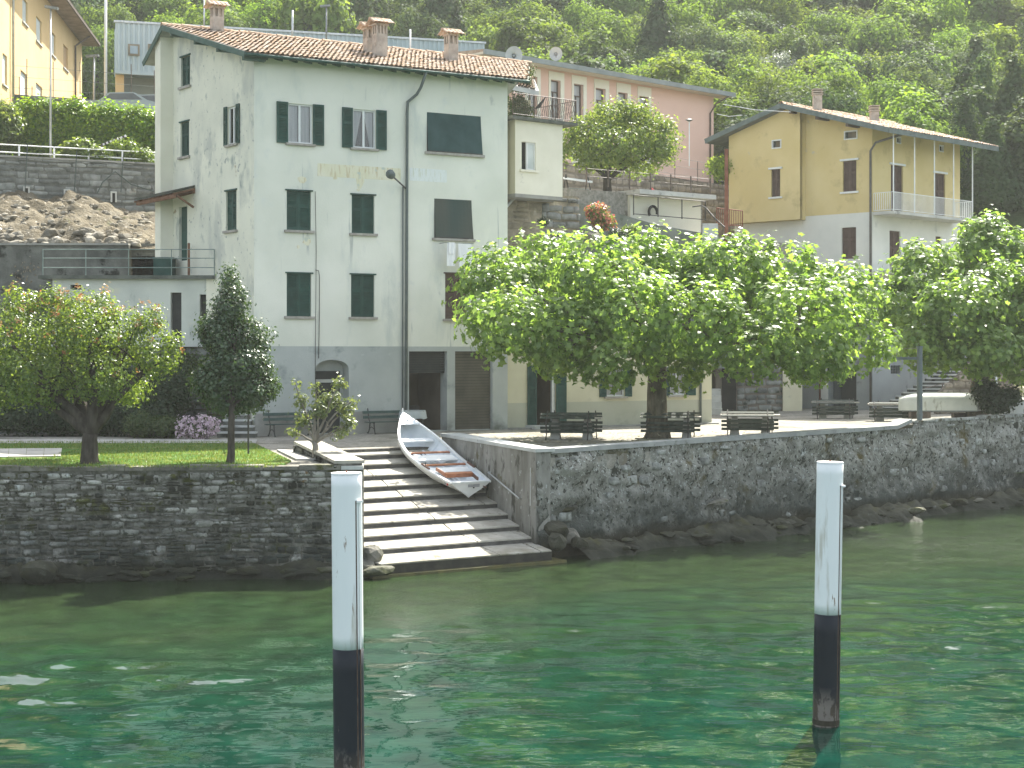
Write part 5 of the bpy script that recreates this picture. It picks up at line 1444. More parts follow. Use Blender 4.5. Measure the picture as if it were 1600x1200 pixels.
M['band_cream'] = mat('band_cream', (0.66, 0.64, 0.46), (0.70, 0.68, 0.55), 1.2, 6, .95, .1, ov=[((0.55, 0.47, 0.30), 3.2, 0.52, 0.10, (4, 4, .6)), ((0.50, 0.54, 0.47), 2.4, 0.60, 0.06)])
M['band_white'] = mat('band_white', (0.68, 0.71, 0.68), (0.72, 0.75, 0.72), 1.2, 6, .95, .1, ov=[((0.60, 0.62, 0.52), 3.6, 0.54, 0.08, (5, 5, .6))])
M['blind_two'] = mat('blind_two', (0.04, 0.07, 0.065), (0.12, 0.10, 0.08), 0.35, 2, .85, .1, .2, 40, .004, st=(1, 1, .2))
WH, WHW, WHZ = white_house()

def house_cables():
    u, z0 = PF.hit(492, 297); _, z1 = PF.hit(492, 640); ub, zb = PF.hit(497, 423)
    MB().tube([PF.pt(u, .03, z0 - .05), PF.pt(u + .04, .03, z0 - 2.2), PF.pt(u, .03, z1 + 1.2), PF.pt(u + .05, .03, z1 + .2)], .010, 4).build('cable', M['metal_dark'], WH)
    MB().tube([PF.pt(ub - .12, .05, zb + .02), PF.pt(ub, .05, zb), PF.pt(ub + .03, .05, zb - .2), PF.pt(ub + .03, .05, zb - 1.6), PF.pt(ub, .05, PF.hit(496, 560)[1])], .014, 5).build('cable', M['metal_dark'], WH)
    # street lamp on a bracket
    root = thing('wall_lamp', 'grey street lamp on a slanting bracket by the downpipe of the white house', 'lamp', PF.pt(PF.hit(634, 296)[0], 0, PF.hit(634, 296)[1]))
    a = Vector(PF.pt(PF.hit(636, 297)[0], .02, PF.hit(636, 297)[1])); b = Vector(PF.pt(PF.hit(628, 292)[0], .15, PF.hit(628, 292)[1]))
    c = Vector(PF.pt(PF.hit(612, 274, 1.2)[0], 1.2, PF.hit(612, 274, 1.2)[1]))
    MB().tube([a, b, c], .03, 6).build('bracket', M['metal_dark'], root)
    h = MB(); d = (c - b).normalized(); h.tube([c - d * .1, c, c + d * .2, c + d * .34], [.05, .15, .17, .03], 10); h.build('lamp_head', M['pipe_grey'], root, smooth=True)
    # laundry
    root = thing('laundry_pole', 'short pole under the brown blind carrying the washing', 'pole', PF.pt(PF.hit(696, 380)[0], 0, PF.hit(696, 380)[1]))
    u0, z = PF.hit(696, 379, .5); u1, _ = PF.hit(740, 382, .5)
    m = MB(); m.tube([PF.pt(u0, .5, z), PF.pt(u1, .5, z)], .012, 5); m.tube([PF.pt(u0 + .02, 0, z), PF.pt(u0 + .02, .5, z)], .012, 5); m.tube([PF.pt(u1 - .02, 0, z), PF.pt(u1 - .02, .5, z)], .012, 5)
    m.build('pole', M['metal_grey'], root)
    for (a, b, t, bt, lb, dx) in ((699, 712, 380, 416, 'white towel hanging long at the left end of the washing pole', -.03), (701, 711, 380, 397, 'small white cloth pegged over the longer white towel', 0), (716, 737, 381, 417, 'broad white sheet hanging at the right end of the washing pole', .03)):
        vv = .5 if b != 711 else .53
        ua, za = PF.hit(a, t, vv); ub_, _ = PF.hit(b, t, vv); _, zb2 = PF.hit(a, bt, vv)
        m = MB(); vs = []; n, k = 12, 8
        for i in range(k + 1):
            f = i / k
            for j in range(n + 1):
                s = j / n; vs.append(PF.pt(ua + (ub_ - ua) * s + dx * f + .02 * math.sin(f * 3) * (s - .5), vv + .015 * math.sin(s * 11 + f) * (.3 + f), z + .012 - (z - zb2) * f))
        m.add(vs, [(i * (n + 1) + j, i * (n + 1) + j + 1, (i + 1) * (n + 1) + j + 1, (i + 1) * (n + 1) + j) for i in range(k) for j in range(n)])
        tag(m.build('laundry', M['cloth'], None, smooth=True), lb, 'laundry', 'washing under the blind')
house_cables()

# ------------------------------------------------------------------ low café wing to the right of the house
def wing():
    o = Vector(PF.pt(WHW + .02, -.12, 0))
    P = Pl(o.x, o.y, d=(PF.d.x, PF.d.y))
    root = thing('cafe_wing', 'low cream wing with green shutters under the big plane tree', 'building', (o.x, o.y, ZG))
    W = P.hit(1112, 640)[0]; zt = 6.6
    zd = P.hit(900, 628)[1]
    dr = P.rect(838, 868, 571, 663); dr = (dr[0], dr[1], ZG + .14, dr[3])
    h1 = P.rect(947, 976, 573, 619.5); h2 = P.rect(1046, 1071, 575, 617.5)
    zd2 = zd
    wall(P, [(0, zd), (dr[0], zd), (dr[0], dr[3]), (dr[1], dr[3]), (dr[1], zd), (W, zd), (W, zt), (0, zt)], [rc(h1), rc(h2)], .22, 'wall', M['plaster_cream'], root)
    wall(P, [(0, ZG - .3), (dr[0], ZG - .3), (dr[0], zd), (0, zd)], [], .2, 'dado', M['plaster_dado'], root, v=.004)
    wall(P, [(dr[1], ZG - .3), (W, ZG - .3), (W, zd), (dr[1], zd)], [], .2, 'dado', M['plaster_dado'], root, v=.004)
    m = MB(); a = P.pt(W, 0, 0); 
    m.hexa([P.pt(W - .01, 0.0, ZG - .3), P.pt(W, 0.0, ZG - .3), P.pt(W, -6, ZG - .3), P.pt(W - .01, -6, ZG - .3), P.pt(W - .01, 0, zt), P.pt(W, 0, zt), P.pt(W, -6, zt), P.pt(W - .01, -6, zt)])
    m.build('end_wall', M['plaster_cream'], root)
    MB().ob(P, -.0, W + .25, -6, .3, zt, zt + .16).build('roof', M['concrete'], root)
    window_open(P, h1, root, M['green_paint'], .33); window_open(P, h2, root, M['green_paint'], .5)
    # doorway with open shutters and glazed door
    b = MB(); b.ob(P, dr[0], dr[1], -1.8, -1.7, ZG, dr[3]); b.ob(P, dr[0] - .05, dr[0], -1.7, -.1, ZG, dr[3]); b.ob(P, dr[1], dr[1] + .05, -1.7, -.1, ZG, dr[3]); b.build('door_recess', M['garage_in'], root)
    d = MB(); d.ob(P, dr[1] - .16, dr[1] - .02, -.12, -.02, ZG + .1, dr[3]); d.build('door_frame', M['galv'], root)
    shutter(P, dr[0] - .42, dr[0] - .01, ZG + .14, dr[3] + .02, .02, M['green_paint'], root, 'door_shutter'); shutter(P, dr[1] + .01, dr[1] + .48, ZG + .14, dr[3] + .02, .02, M['green_paint'], root, 'door_shutter')
    MB().ob(P, dr[0] - .5, dr[1] + .6, .01, .7, ZG, ZG + .13).build('door_step', M['coping'], root)
    MB().ob(P, -.0, W, .005, .5, ZG, ZG + .05).build('footing', M['concrete'], root)
    u, _ = P.hit(1093, 600); MB().tube([P.pt(u, .08, zt), P.pt(u, .08, ZG)], .05, 8).build('downpipe', M['pipe_grey'], root, smooth=True)
wing()
# ------------------------------------------------------------------ railings
def railing(name, label, pts, h, posts, rails, rp, rr, mt, balu=0, br=.012, balname='baluster', wavy=False, group=None, cat='railing', base=0.0):
    """pts: list of 3D points along the foot"""
    pts = [Vector(p) for p in pts]
    root = thing(name, label, cat, pts[0], group)
    for a, b in zip(pts, pts[1:]):
        n = max(1, round((b - a).length / posts))
        for i in range(n + (1 if b is pts[-1] else 0)):
            p = a.lerp(b, i / n); MB().tube([p, p + Vector((0, 0, h))], rp, 6).build('post', mt, root)
        for k in rails:
            MB().tube([a + Vector((0, 0, h * k)), b + Vector((0, 0, h * k))], rr, 6).build('rail', mt, root)
        if balu:
            m = MB(); L_ = (b - a).length; c = int(L_ / balu)
            for i in range(1, c):
                p = a.lerp(b, i / c)
                if wavy:
                    d = (b - a).normalized()
                    m.tube([p + d * (.045 * math.sin(t * math.pi * 2.5)) + Vector((0, 0, h * (rails[-1] + (rails[0] - rails[-1]) * t))) for t in [j / 8 for j in range(9)]], br, 4, cap=False)
                else: m.tube([p + Vector((0, 0, h * rails[-1])), p + Vector((0, 0, h * rails[0]))], br, 4, cap=False)
            m.build('balusters', mt, root, kind='stuff')
    return root

# ------------------------------------------------------------------ annex with terrace, left of the house
DA = 59.0
def annex():
    P = Pl(at(335, 550, DA).x, DA, d=(-1, 0.0)); P.n = Vector((0, -1, 0))
    root = thing('terrace_annex', 'low pale annex with a flat roof terrace against the side of the white house', 'building', at(205, 550, DA))
    X = lambda px: (CX - px) * DA / F - (CX - 335) * DA / F
    zt = at(0, 436, DA).z; zb = at(0, 541, DA).z
    U1 = X(82)
    d1 = (X(283.5), X(266.5), zb + .02, at(0, 457, DA).z); d2 = (X(324), X(312), zb + .02, at(0, 460, DA).z)
    v = (X(127), X(110), at(0, 452.5, DA).z, at(0, 445, DA).z)
    wall(P, [(0, zb - 1.2), (U1, zb - 1.2), (U1, zt), (0, zt)], [rc(d1), rc(d2), rc(v)], .3, 'wall', M['plaster_annex'], root)
    for d_ in (d1, d2): MB().ob(P, d_[0], d_[1], -.32, -.28, d_[2], d_[3]).build('door', M['dark_door'], root)
    MB().ob(P, v[0], v[1], -.3, -.26, v[2], v[3]).build('vent', M['dark'], root)
    MB().ob(P, -.0, X(62), -4.5, .22, zt, zt + .13).build('terrace_slab', M['slab_edge'], root)
    MB().ob(P, U1 - .2, U1, -4, -.02, zb - 1.2, zt).build('end_wall', M['plaster_annex'], root)
    m = MB(); q = (0, .0)
    m.ob(P, -.02, .30, -.0, .02, zb - 1, zt); m.build('corner_pilaster', M['plaster_pale'], root)
    # bank and wall below
    r2 = thing('bank_wall', 'old stone retaining wall under the annex doors, half hidden by ivy', 'stone wall', at(200, 550, 58.6))
    PB_ = Pl(at(400, 550, 58.4).x, 58.4, d=(-1, 0)); PB_.n = Vector((0, -1, 0))
    MB().ob(PB_, 0, 16, -2.5, 0, ZG - .3, zb + .0).build('core', M['soil'], r2)
    course_wall(PB_, .3, 15, ZG, zb - .05, r2, M['stone_grey'], .16, .3, .3, .7, proud=.04, limit=150, seed=31)
    MB().ob(PB_, 0.4, 15, -1.4, .15, zb - .02, zb + .07).build('coping_stone', M['coping'], r2)
    z = zt + .13
    y0 = DA - .1
    pt = lambda px, D: Vector(((px - CX) * D / F, D, z))
    railing('terrace_railing', 'thin green-grey metal railing around the annex terrace', [pt(67, DA - .12), pt(335, DA - .12)], at(0, 390, DA).z - z, 1.75, [1.0, .66, .30], .018, .016, M['rail_green'])
    # canopy over the side door
    rt = thing('door_canopy', 'sloping dark canopy on brown timbers over the side door of the white house', 'canopy', PS.pt(4.8, 0, 10))
    s0, zc0 = PS.hit(303, 293); s1, zc1 = PS.hit(243, 320)
    # runs along the wall, falling towards the back and outwards
    a = Vector(PS.pt(PS.hit(305, 293)[0], .02, PS.hit(305, 293)[1])); 
    u_b, z_b = PS.hit(256, 305); b = Vector(PS.pt(u_b, .02, z_b)); o = PS.n * 1.2 + Vector((0, 0, -.28))
    o2 = PS.n * .9 + Vector((0, 0, -.26))
    MB().extr([a, b, b + o, a + o2], (0, 0, .09)).build('canopy_board', M['green_canopy'], rt)
    n = 9
    for i in range(n):
        t = i / (n - 1); p, q = a.lerp(b, t), (a + o2).lerp(b + o, t); MB().bar(p - Vector((0, 0, .05)), q - Vector((0, 0, .05)), .05, .07).build('rafter', M['rust_wood'], rt)
    MB().bar(a + o2 * .9 - Vector((0, 0, .14)), b + o * .9 - Vector((0, 0, .14)), .10, .14).build('beam', M['rust_wood'], rt)
    MB().bar(a - Vector((0, 0, .14)), b - Vector((0, 0, .14)), .10, .14).build('beam', M['rust_wood'], rt)
    MB().bar(Vector((a.x, a.y, a.z - .75)) + PS.n * .05, a + o2 * .8 - Vector((0, 0, .14)), .07, .07).build('brace', M['rust_wood'], rt)
    p = at(295, 432, 60.2); tag(MB().tube([p, Vector((p.x, p.y, at(295, 380, 60.2).z))], .05, 6).build('post', M['rust_wood'], None), 'short brown timber post beside the green box on the terrace', 'post')
    # green storage box on the terrace
    c = at(257, 418, 61.2); bx = thing('storage_box', 'dark green metal storage box on the annex terrace beside the door', 'box', (c.x, c.y, z))
    MB().box(c.x - .36, c.x + .36, c.y - .3, c.y + .35, z, z + .74).build('body', M['green_paint'], bx)
    MB().box(c.x - .39, c.x + .39, c.y - .33, c.y + .38, z + .74, z + .79).build('lid', M['green_faded'], bx)
    # terrace back wall
    rt = thing('terrace_back_wall', 'dark stained concrete wall behind the annex terrace', 'wall', at(130, 430, 63))
    PT = Pl(at(241, 550, 63).x, 63, d=(-1, 0)); PT.n = Vector((0, -1, 0))
    zt2 = at(0, 383, 63).z
    MB().ob(PT, 1.0, (241 + 420) * 63 / F, -.4, 0, 2.5, zt2).build('wall', M['wall_dark'], rt)
    MB().ob(PT, 1.0, (241 + 420) * 63 / F, -.45, .10, zt2, zt2 + .07).build('coping_stone', M['concrete'], rt)
    MB().ob(PT, -.1, .98, -.9, -.5, 6, zt2 + .1).build('recess', M['wall_dark'], rt)
M['plaster_annex'] = mat('plaster_annex', (0.42, 0.44, 0.40), (0.54, 0.56, 0.50), 0.6, 6, .9, .15, .25, 14, .015, ov=[((0.28, 0.30, 0.28), 1.1, 0.58, 0.12, (1, 1, .5)), ((0.55, 0.53, 0.42), .9, .62, .1)])
M['slab_edge'] = mat('slab_edge', (0.07, 0.08, 0.07), (0.14, 0.15, 0.13), 2, 6, .95, .1, .4, 15, .01)
M['rail_green'] = mat('rail_green', (0.14, 0.19, 0.17), (0.2, 0.26, 0.235), 5, 3, .6, .3)
M['green_canopy'] = mat('canopy_green', (0.05, 0.055, 0.045), (0.08, 0.08, 0.065), 3, 5, .9, .1)
M['rust_wood'] = mat('rust_wood', (0.14, 0.075, 0.045), (0.20, 0.11, 0.07), 6, 5, .9, .1, .3, 20, .01)
M['wall_dark'] = mat('wall_dark', (0.075, 0.08, 0.072), (0.15, 0.155, 0.14), 1.3, 8, .95, .1, .5, 10, .03, ov=[((0.03, 0.032, 0.028), 1.6, 0.56, 0.08)])
annex()

def steps_garden():
    root = thing('garden_steps', 'short flight of stone garden steps rising to the left behind the laurel tree', 'steps', at(370, 690, 55))
    for i, (x0, x1, y, yb) in enumerate([(338, 400, 681, 688), (343, 396, 671, 680), (348, 392, 661, 670), (352, 390, 652, 660), (352, 388, 643, 651)]):
        D = 55.6 + i * .33; a, b = at(x0, y, D), at(x1, y, D)
        z = ZG + .20 * (i + 1)
        MB().box(a.x, b.x, D, D + (1.8 if i == 4 else .42), z - .06, z).build('step', M['coping'], root)
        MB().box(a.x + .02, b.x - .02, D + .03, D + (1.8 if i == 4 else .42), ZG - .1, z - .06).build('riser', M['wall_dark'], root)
    r2 = thing('handrail', 'thin dark handrail post standing on the lawn by the garden steps', 'handrail', gnd(388, 709, ZG))
    p = gnd(388, 709, ZG + .05); t = Vector((p.x, p.y, at(388, 640, p.y).z)); q = at(352, 632, 55.5)
    MB().tube([p, t], .028, 6).build('post', M['metal_dark'], r2)
    MB().tube([t, at(384, 633, p.y + 1), at(372, 634, 52.5)], .022, 6).build('rail', M['metal_dark'], r2)
    # side wall of the steps against the house
steps_garden()

# ------------------------------------------------------------------ rubble bank and roadside above the annex
PUp = Pl(at(-60, 550, 71.5).x, 71.5, vp=6000)
def upper_left():
    # scree slope
    nu, nv = 170, 46
    rg = np.random.default_rng(12)
    U, T = np.meshgrid(np.linspace(0, 1, nu), np.linspace(0, 1, nv))
    D = 63.2 + T * 10.5
    PXl = -420 + U * 665
    X = (PXl - CX) * D / F
    ztop = 12.6 + .7 * np.exp(-((PXl - 10) / 60) ** 2) + .55 * np.exp(-((PXl - 120) / 30) ** 2) - .5 * np.clip((PXl - 150) / 80, 0, 1)
    Z = 9.85 + (ztop - 9.85) * T ** .75
    for i in range(220):
        k = rg.uniform(2.5, 14); th = rg.uniform(0, 6.28)
        Z += .30 / k * .20 * np.sin(k * (np.cos(th) * X + np.sin(th) * D) + rg.uniform(0, 6.28)) * np.clip(T * 6, 0, 1)
    I = np.arange(nu * nv).reshape(nv, nu)
    Fc = np.stack([I[:-1, :-1].ravel(), I[:-1, 1:].ravel(), I[1:, 1:].ravel(), I[1:, :-1].ravel()], 1)
    o = np_mesh('rubble_slope', np.stack([X, D, Z], -1).reshape(-1, 3), Fc, M['scree'], smooth=True, kind='structure')
    def zat(px, D_):
        t = (D_ - 63.2) / 10.5; zt = 12.6 + .7 * math.exp(-((px - 10) / 60) ** 2) + .55 * math.exp(-((px - 120) / 30) ** 2) - .5 * min(1, max(0, (px - 150) / 80)); return 9.85 + (zt - 9.85) * t ** .75
    root = thing('rubble_heap', 'heap of pale broken stones on the slope behind the annex terrace', 'rubble', at(120, 370, 66))
    rr = random.Random(5)
    for i in range(290):
        px = rr.uniform(-5, 232); D_ = 63.4 + rr.random() ** 1.5 * 9
        s = rr.uniform(.08, .30) * (1.35 if D_ < 64.6 else .75)
        rock(((px - CX) * D_ / F, D_, zat(px, D_) + s * .2), (s, s * rr.uniform(.6, 1), s * rr.uniform(.4, .75)), M['rubble_pale'], '', parent=root, name='stone')
    # coursed retaining wall of the road
    root = thing('road_retaining_wall', 'high coursed grey stone retaining wall below the road, left of the white house', 'stone wall', PUp.pt(0, 0, 12))
    zt = PUp.hit(100, 250)[1]
    W = PUp.hit(262, 260)[0]
    MB().ob(PUp, -26, W, -.6, 0, 8.5, zt).build('core', M['mortar_grey'], root)
    course_wall(PUp, -9, W, 11.9, zt - .02, root, M['stone_grey'], .16, .30, .35, .95, proud=.03, depth=.12, gap=.022, limit=260, seed=41, vis=lambda u, z: u > 0)
    MB().ob(PUp, -26, W, -.6, .05, zt, zt + .08).build('coping_stone', M['concrete'], root)
    for px, py in ((41, 300), (104, 304), (177, 307.5)):
        u, z = PUp.hit(px, py); d = MB()
        d.ob(PUp, u - .14, u - .07, -.02, .12, z - .26, z + .24); d.ob(PUp, u + .07, u + .14, -.02, .12, z - .26, z + .24); d.ob(PUp, u - .07, u + .07, -.02, .12, z + .17, z + .24)
        d = d.build('weep_hole', M['concrete_light'], root); MB().ob(PUp, u - .07, u + .07, .055, .065, z - .26, z + .17).build('opening', M['dark'], d)
    # black mesh fence posts leaning on the wall
    r2 = thing('wire_fence', 'sagging dark wire fence on thin posts in front of the stone retaining wall', 'fence', PUp.pt(3, .3, 12))
    for px, y0, y1 in ((43, 226, 300), (120, 236, 305), (193, 240, 300)):
        a = PUp.hit(px, y0, .35); b = PUp.hit(px - 4, y1, .35)
        MB().tube([PUp.pt(a[0], .35, a[1]), PUp.pt(b[0], .35, b[1])], .022, 5).build('post', M['net'], r2)
    for k in range(2):
        m = MB(); P_ = [PUp.hit(px, y + k * 9, .35) for px, y in ((36, 238), (120, 244), (160, 243), (193, 246))]
        m.tube([PUp.pt(p[0], .35, p[1]) for p in P_], .010, 4); m.build('wire', M['net'], r2)
    m = MB(); P_ = [PUp.hit(px, y, .3) for px, y in ((152, 302), (160, 285), (180, 268), (205, 288), (243, 300))]; m.tube([PUp.pt(p[0], .3, p[1]) for p in P_], .03, 5); m.build('wire', M['net'], r2)
    # road
    PRd = PUp
    m = MB(); a, b, c, d = PUp.pt(-40, -.6, 0), PUp.pt(W + 3, -.6, 0), PUp.pt(W + 3, -13, 0), PUp.pt(-40, -13, 0)
    m.prism([a, b, c, d], zt - .6, zt - .02); m.build('road', M['asphalt'], kind='structure')
    m = MB(); m.prism([a, b, c, d], 1.5, zt - .6); m.box(-75, -13.2, 63.5, 72.2, 1.5, 9.6); m.build('road_embankment', M['soil'], kind='structure')
    # white railing
    pr = PUp.off(-.35)
    z0 = zt + .08
    def wr(px0, px1, lb):
        u0, _ = pr.hit(px0, 240); u1, _ = pr.hit(px1, 240)
        return railing('road_railing', lb, [pr.pt(u0, 0, z0), pr.pt(u1, 0, z0)], .55, 1.6, [.96, .34], .04, .028, M['white_paint'])
    wr(-260, 243, 'white two-rail metal railing along the road above the retaining wall')
    # lamp post
    p = at(79, 245, 74.0); t = at(79, 12, 74.0)
    L = thing('street_lamp', 'tall grey street lamp with a flat double head, left of the hedge', 'street lamp', p)
    MB().tube([p, t], [.06, .04], 8).build('pole', M['galv'], L, smooth=True)
    MB().bar(t + Vector((-.25, 0, .05)), t + Vector((.35, 0, -.05)), .22, .12).build('lamp_head', M['metal_grey'], L)
    # lot wall behind the hedge
    PH = Pl(at(-60, 550, 86).x, 86, vp=6000)
    root = thing('lot_wall', 'dark grey stone wall behind the clipped hedge carrying the car park', 'stone wall', PH.pt(3, 0, 17))
    zl = PH.hit(120, 154)[1]; Wh = PH.hit(262, 160)[0]
    MB().ob(PH, -20, Wh, -.5, 0, 10, zl).build('core', M['wall_dark'], root)
    course_wall(PH, 0, Wh, zl - 1.5, zl - .02, root, M['stone_grey'], .18, .3, .4, .9, proud=.03, seed=43, limit=110)
    m = MB(); m.prism([PH.pt(-30, -.5, 0), PH.pt(Wh + 30, -.5, 0), PH.pt(Wh + 45, -46, 0), PH.pt(-45, -46, 0)], 2, zl - 1.2); m.build('parking_lot', M['asphalt'], kind='structure')
    return zl
M['rubble_pale'] = mat('rubble_pale', (0.13, 0.12, 0.095), (0.29, 0.27, 0.225), 2, 6, .95, .1, .6, 8, .04, rand=.3)
M['mortar_grey'] = mat('mortar_grey', (0.09, 0.095, 0.085), (0.15, 0.155, 0.14), 3, 6, .95, .1, .5, 12, .03)
ZWT = upper_left(); ZLOT = ZWT - 1.15

def fence_posts_lot():
    PH = Pl(at(-60, 550, 86.2).x, 86.2, vp=6000)
    r2 = thing('wire_fence', 'thin dark fence posts with wire along the car park wall above the hedge', 'fence', PH.pt(3, 0, ZWT))
    for px, y in ((20, 108), (30, 120), (42, 92), (50, 135), (83, 96), (125, 97), (205, 100), (241, 110)):
        u, z = PH.hit(px, y); MB().tube([PH.pt(u, 0, ZWT), PH.pt(u, 0, z)], .025, 5).build('post', M['metal_brown'], r2)
    for k in (1.6, 1.0, .4):
        u0, _ = PH.hit(-50, 120); u1, _ = PH.hit(245, 120); MB().tube([PH.pt(u0, 0, ZWT + k), PH.pt(u1, 0, ZWT + k)], .008, 4).build('wire', M['net'], r2)
fence_posts_lot()

# ------------------------------------------------------------------ ochre building and metal building
def ochre():
    D1 = 112.0; D0 = 372 * D1 / 520.0
    vpx = 500
    a = at(128, 550, D1); P = Pl(a.x, D1, d=(-(vpx - CX), -F))   # runs towards the viewer
    P.n = Vector((-P.d.y, P.d.x, 0)); 
    if P.n.x < 0: P.n = -P.n
    root = thing('house', 'ochre three-storey building with brown eaves at the upper left corner', 'house', (a.x, a.y, ZLOT))
    hit = P.hit
    ze = hit(128, 70)[1]
    L_ = 46.0
    wins = []
    for (x0, x1, yt, yb) in ((56.5, 65, 24, 62), (79, 86.5, 47, 82), (99, 106, 68, 104), (35, 43, -5, 32), (4, 11, 82, 130), (32, 42, 108, 152), (56, 66, 128, 160)):
        wins.append(P.rect(x0, x1, yt, yb))
    wall(P, [(0, ZLOT - .3), (L_, ZLOT - .3), (L_, ze), (0, ze)], [rc(w) for w in wins], .2, 'wall', M['plaster_ochre'], root)
    for i, w in enumerate(wins):
        m = MB(); m.ob(P, w[0], w[1], -.14, -.10, w[2], w[3]); wo = m.build('window', M['ochre_shutter'] if i in (2,) else M['blind_white'], root)
        MB().ob(P, w[0] - .1, w[1] + .1, -.02, .08, w[2] - .1, w[2] - .01).build('sill', M['coping'], wo)
    m = MB(); m.ob(P, -.5, L_, -.3, 1.1, ze, ze + .22); m.build('eaves', M['eave_brown'], root)
    m = MB(); m.ob(P, -.5, L_, 1.06, 1.2, ze + .02, ze + .20); m.build('gutter', M['metal_brown'], root)
    m = MB(); m.hexa([P.pt(-.5, 1.1, ze + .22), P.pt(L_, 1.1, ze + .22), P.pt(L_, -8, ze + .22), P.pt(-.5, -8, ze + .22), P.pt(-.5, 1.1, ze + .28), P.pt(L_, 1.1, ze + .28), P.pt(L_, -6, ze + 2.4), P.pt(-.5, -6, ze + 2.4)]); m.build('roof', M['tile'], root)
    m = MB(); m.hexa([P.pt(0, 0, ZLOT - .3), P.pt(.01, 0, ZLOT - .3), P.pt(.01, -9, ZLOT - .3), P.pt(0, -9, ZLOT - .3), P.pt(0, 0, ze), P.pt(.01, 0, ze), P.pt(.01, -9, ze), P.pt(0, -9, ze)]); m.build('end_wall', M['plaster_ochre'], root)
    for px in (115, 17):
        u, _ = hit(px, 80); m = MB(); m.tube([P.pt(max(0, u - .5), 1.0, ze), P.pt(u, .12, ze - .8), P.pt(u, .12, ZLOT)], .07, 6); m.build('downpipe', M['metal_brown'] if px == 115 else M['galv'], root, smooth=True)
M['blind_white'] = mat('blind_white', (0.45, 0.5, 0.48), (0.58, 0.62, 0.60), 1, 3, .8, .2)
M['ochre_shutter'] = mat('ochre_shutter', (0.38, 0.26, 0.14), (0.45, 0.32, 0.18), 1, 3, .8, .2)
M['eave_brown'] = mat('eave_brown', (0.20, 0.16, 0.12), (0.28, 0.23, 0.18), 2, 4, .9, .1)
ochre()

def metal_building():
    P = Pl(at(180, 550, 118).x, 118, vp=9000)
    root = thing('industrial_building', 'pale blue corrugated metal building behind the white house', 'building', P.pt(0, 0, ZLOT))
    zt = P.hit(182, 35)[1]; W = P.hit(757, 70)[0]; zb = P.hit(182, 110)[1]
    zt2 = zt
    # corrugated sheets, each a panel
    n = 26; w = W / n
    vs = []; k = 5; r = .06
    cols = int(w / .32)
    for i in range(n):
        m = MB(); u = i * w; pw = w / cols
        prof = []
        for c in range(cols):
            b = u + c * pw; prof += [(b, 0), (b + pw * .45, 0), (b + pw * .5, .07), (b + pw * .95, .07)]
        prof.append((u + w - .01, 0))
        a = [P.pt(x, v_, zb) for x, v_ in prof] + [P.pt(x, v_, zt) for x, v_ in prof]; q = len(prof)
        m.add(a, [(j, j + 1, q + j + 1, q + j) for j in range(q - 1)]); m.build('cladding_panel', M['corrugated'], root)
    MB().ob(P, .1, W, -3, -.02, zb, zt - .05).build('wall', M['corrugated'], root)
    MB().ob(P, -.1, W + .1, -.1, .14, zt, zt + .15).build('parapet_cap', M['galv'], root)
    MB().ob(P, -.02, W, -.2, .10, zb - .25, zb - .01).build('lower_trim', M['corrugated'], root)
    MB().ob(P, .4, W, -3, -1.6, ZLOT - .3, zb - .2).build('ground_storey', M['wall_bluegrey'], root)
    for px in (186, 196):
        pass
    u, _ = P.hit(188, 130); MB().ob(P, u - .3, u + .3, -1.2, -.6, ZLOT - .3, zb - .2).build('column', M['plaster_ochre'], root)
    for px in (209, 240):
        r_ = P.rect(px - 9, px + 9, 69, 87)
        m = MB(); m.ob(P, r_[0], r_[1], .02, .16, r_[2], r_[3]); wd = m.build('window', M['stone_brown'], root)
        MB().ob(P, r_[0] + .14, r_[1] - .14, .14, .19, r_[2] + .14, r_[3] - .14).build('pane', M['pane_blue'], wd)
M['wall_bluegrey'] = mat('wall_bluegrey', (0.16, 0.19, 0.17), (0.22, 0.25, 0.22), .5, 4, .9, .1)
M['pane_blue'] = mat('pane_blue', (0.20, 0.28, 0.33), (0.28, 0.36, 0.40), .5, 3, .2, .5)
metal_building()

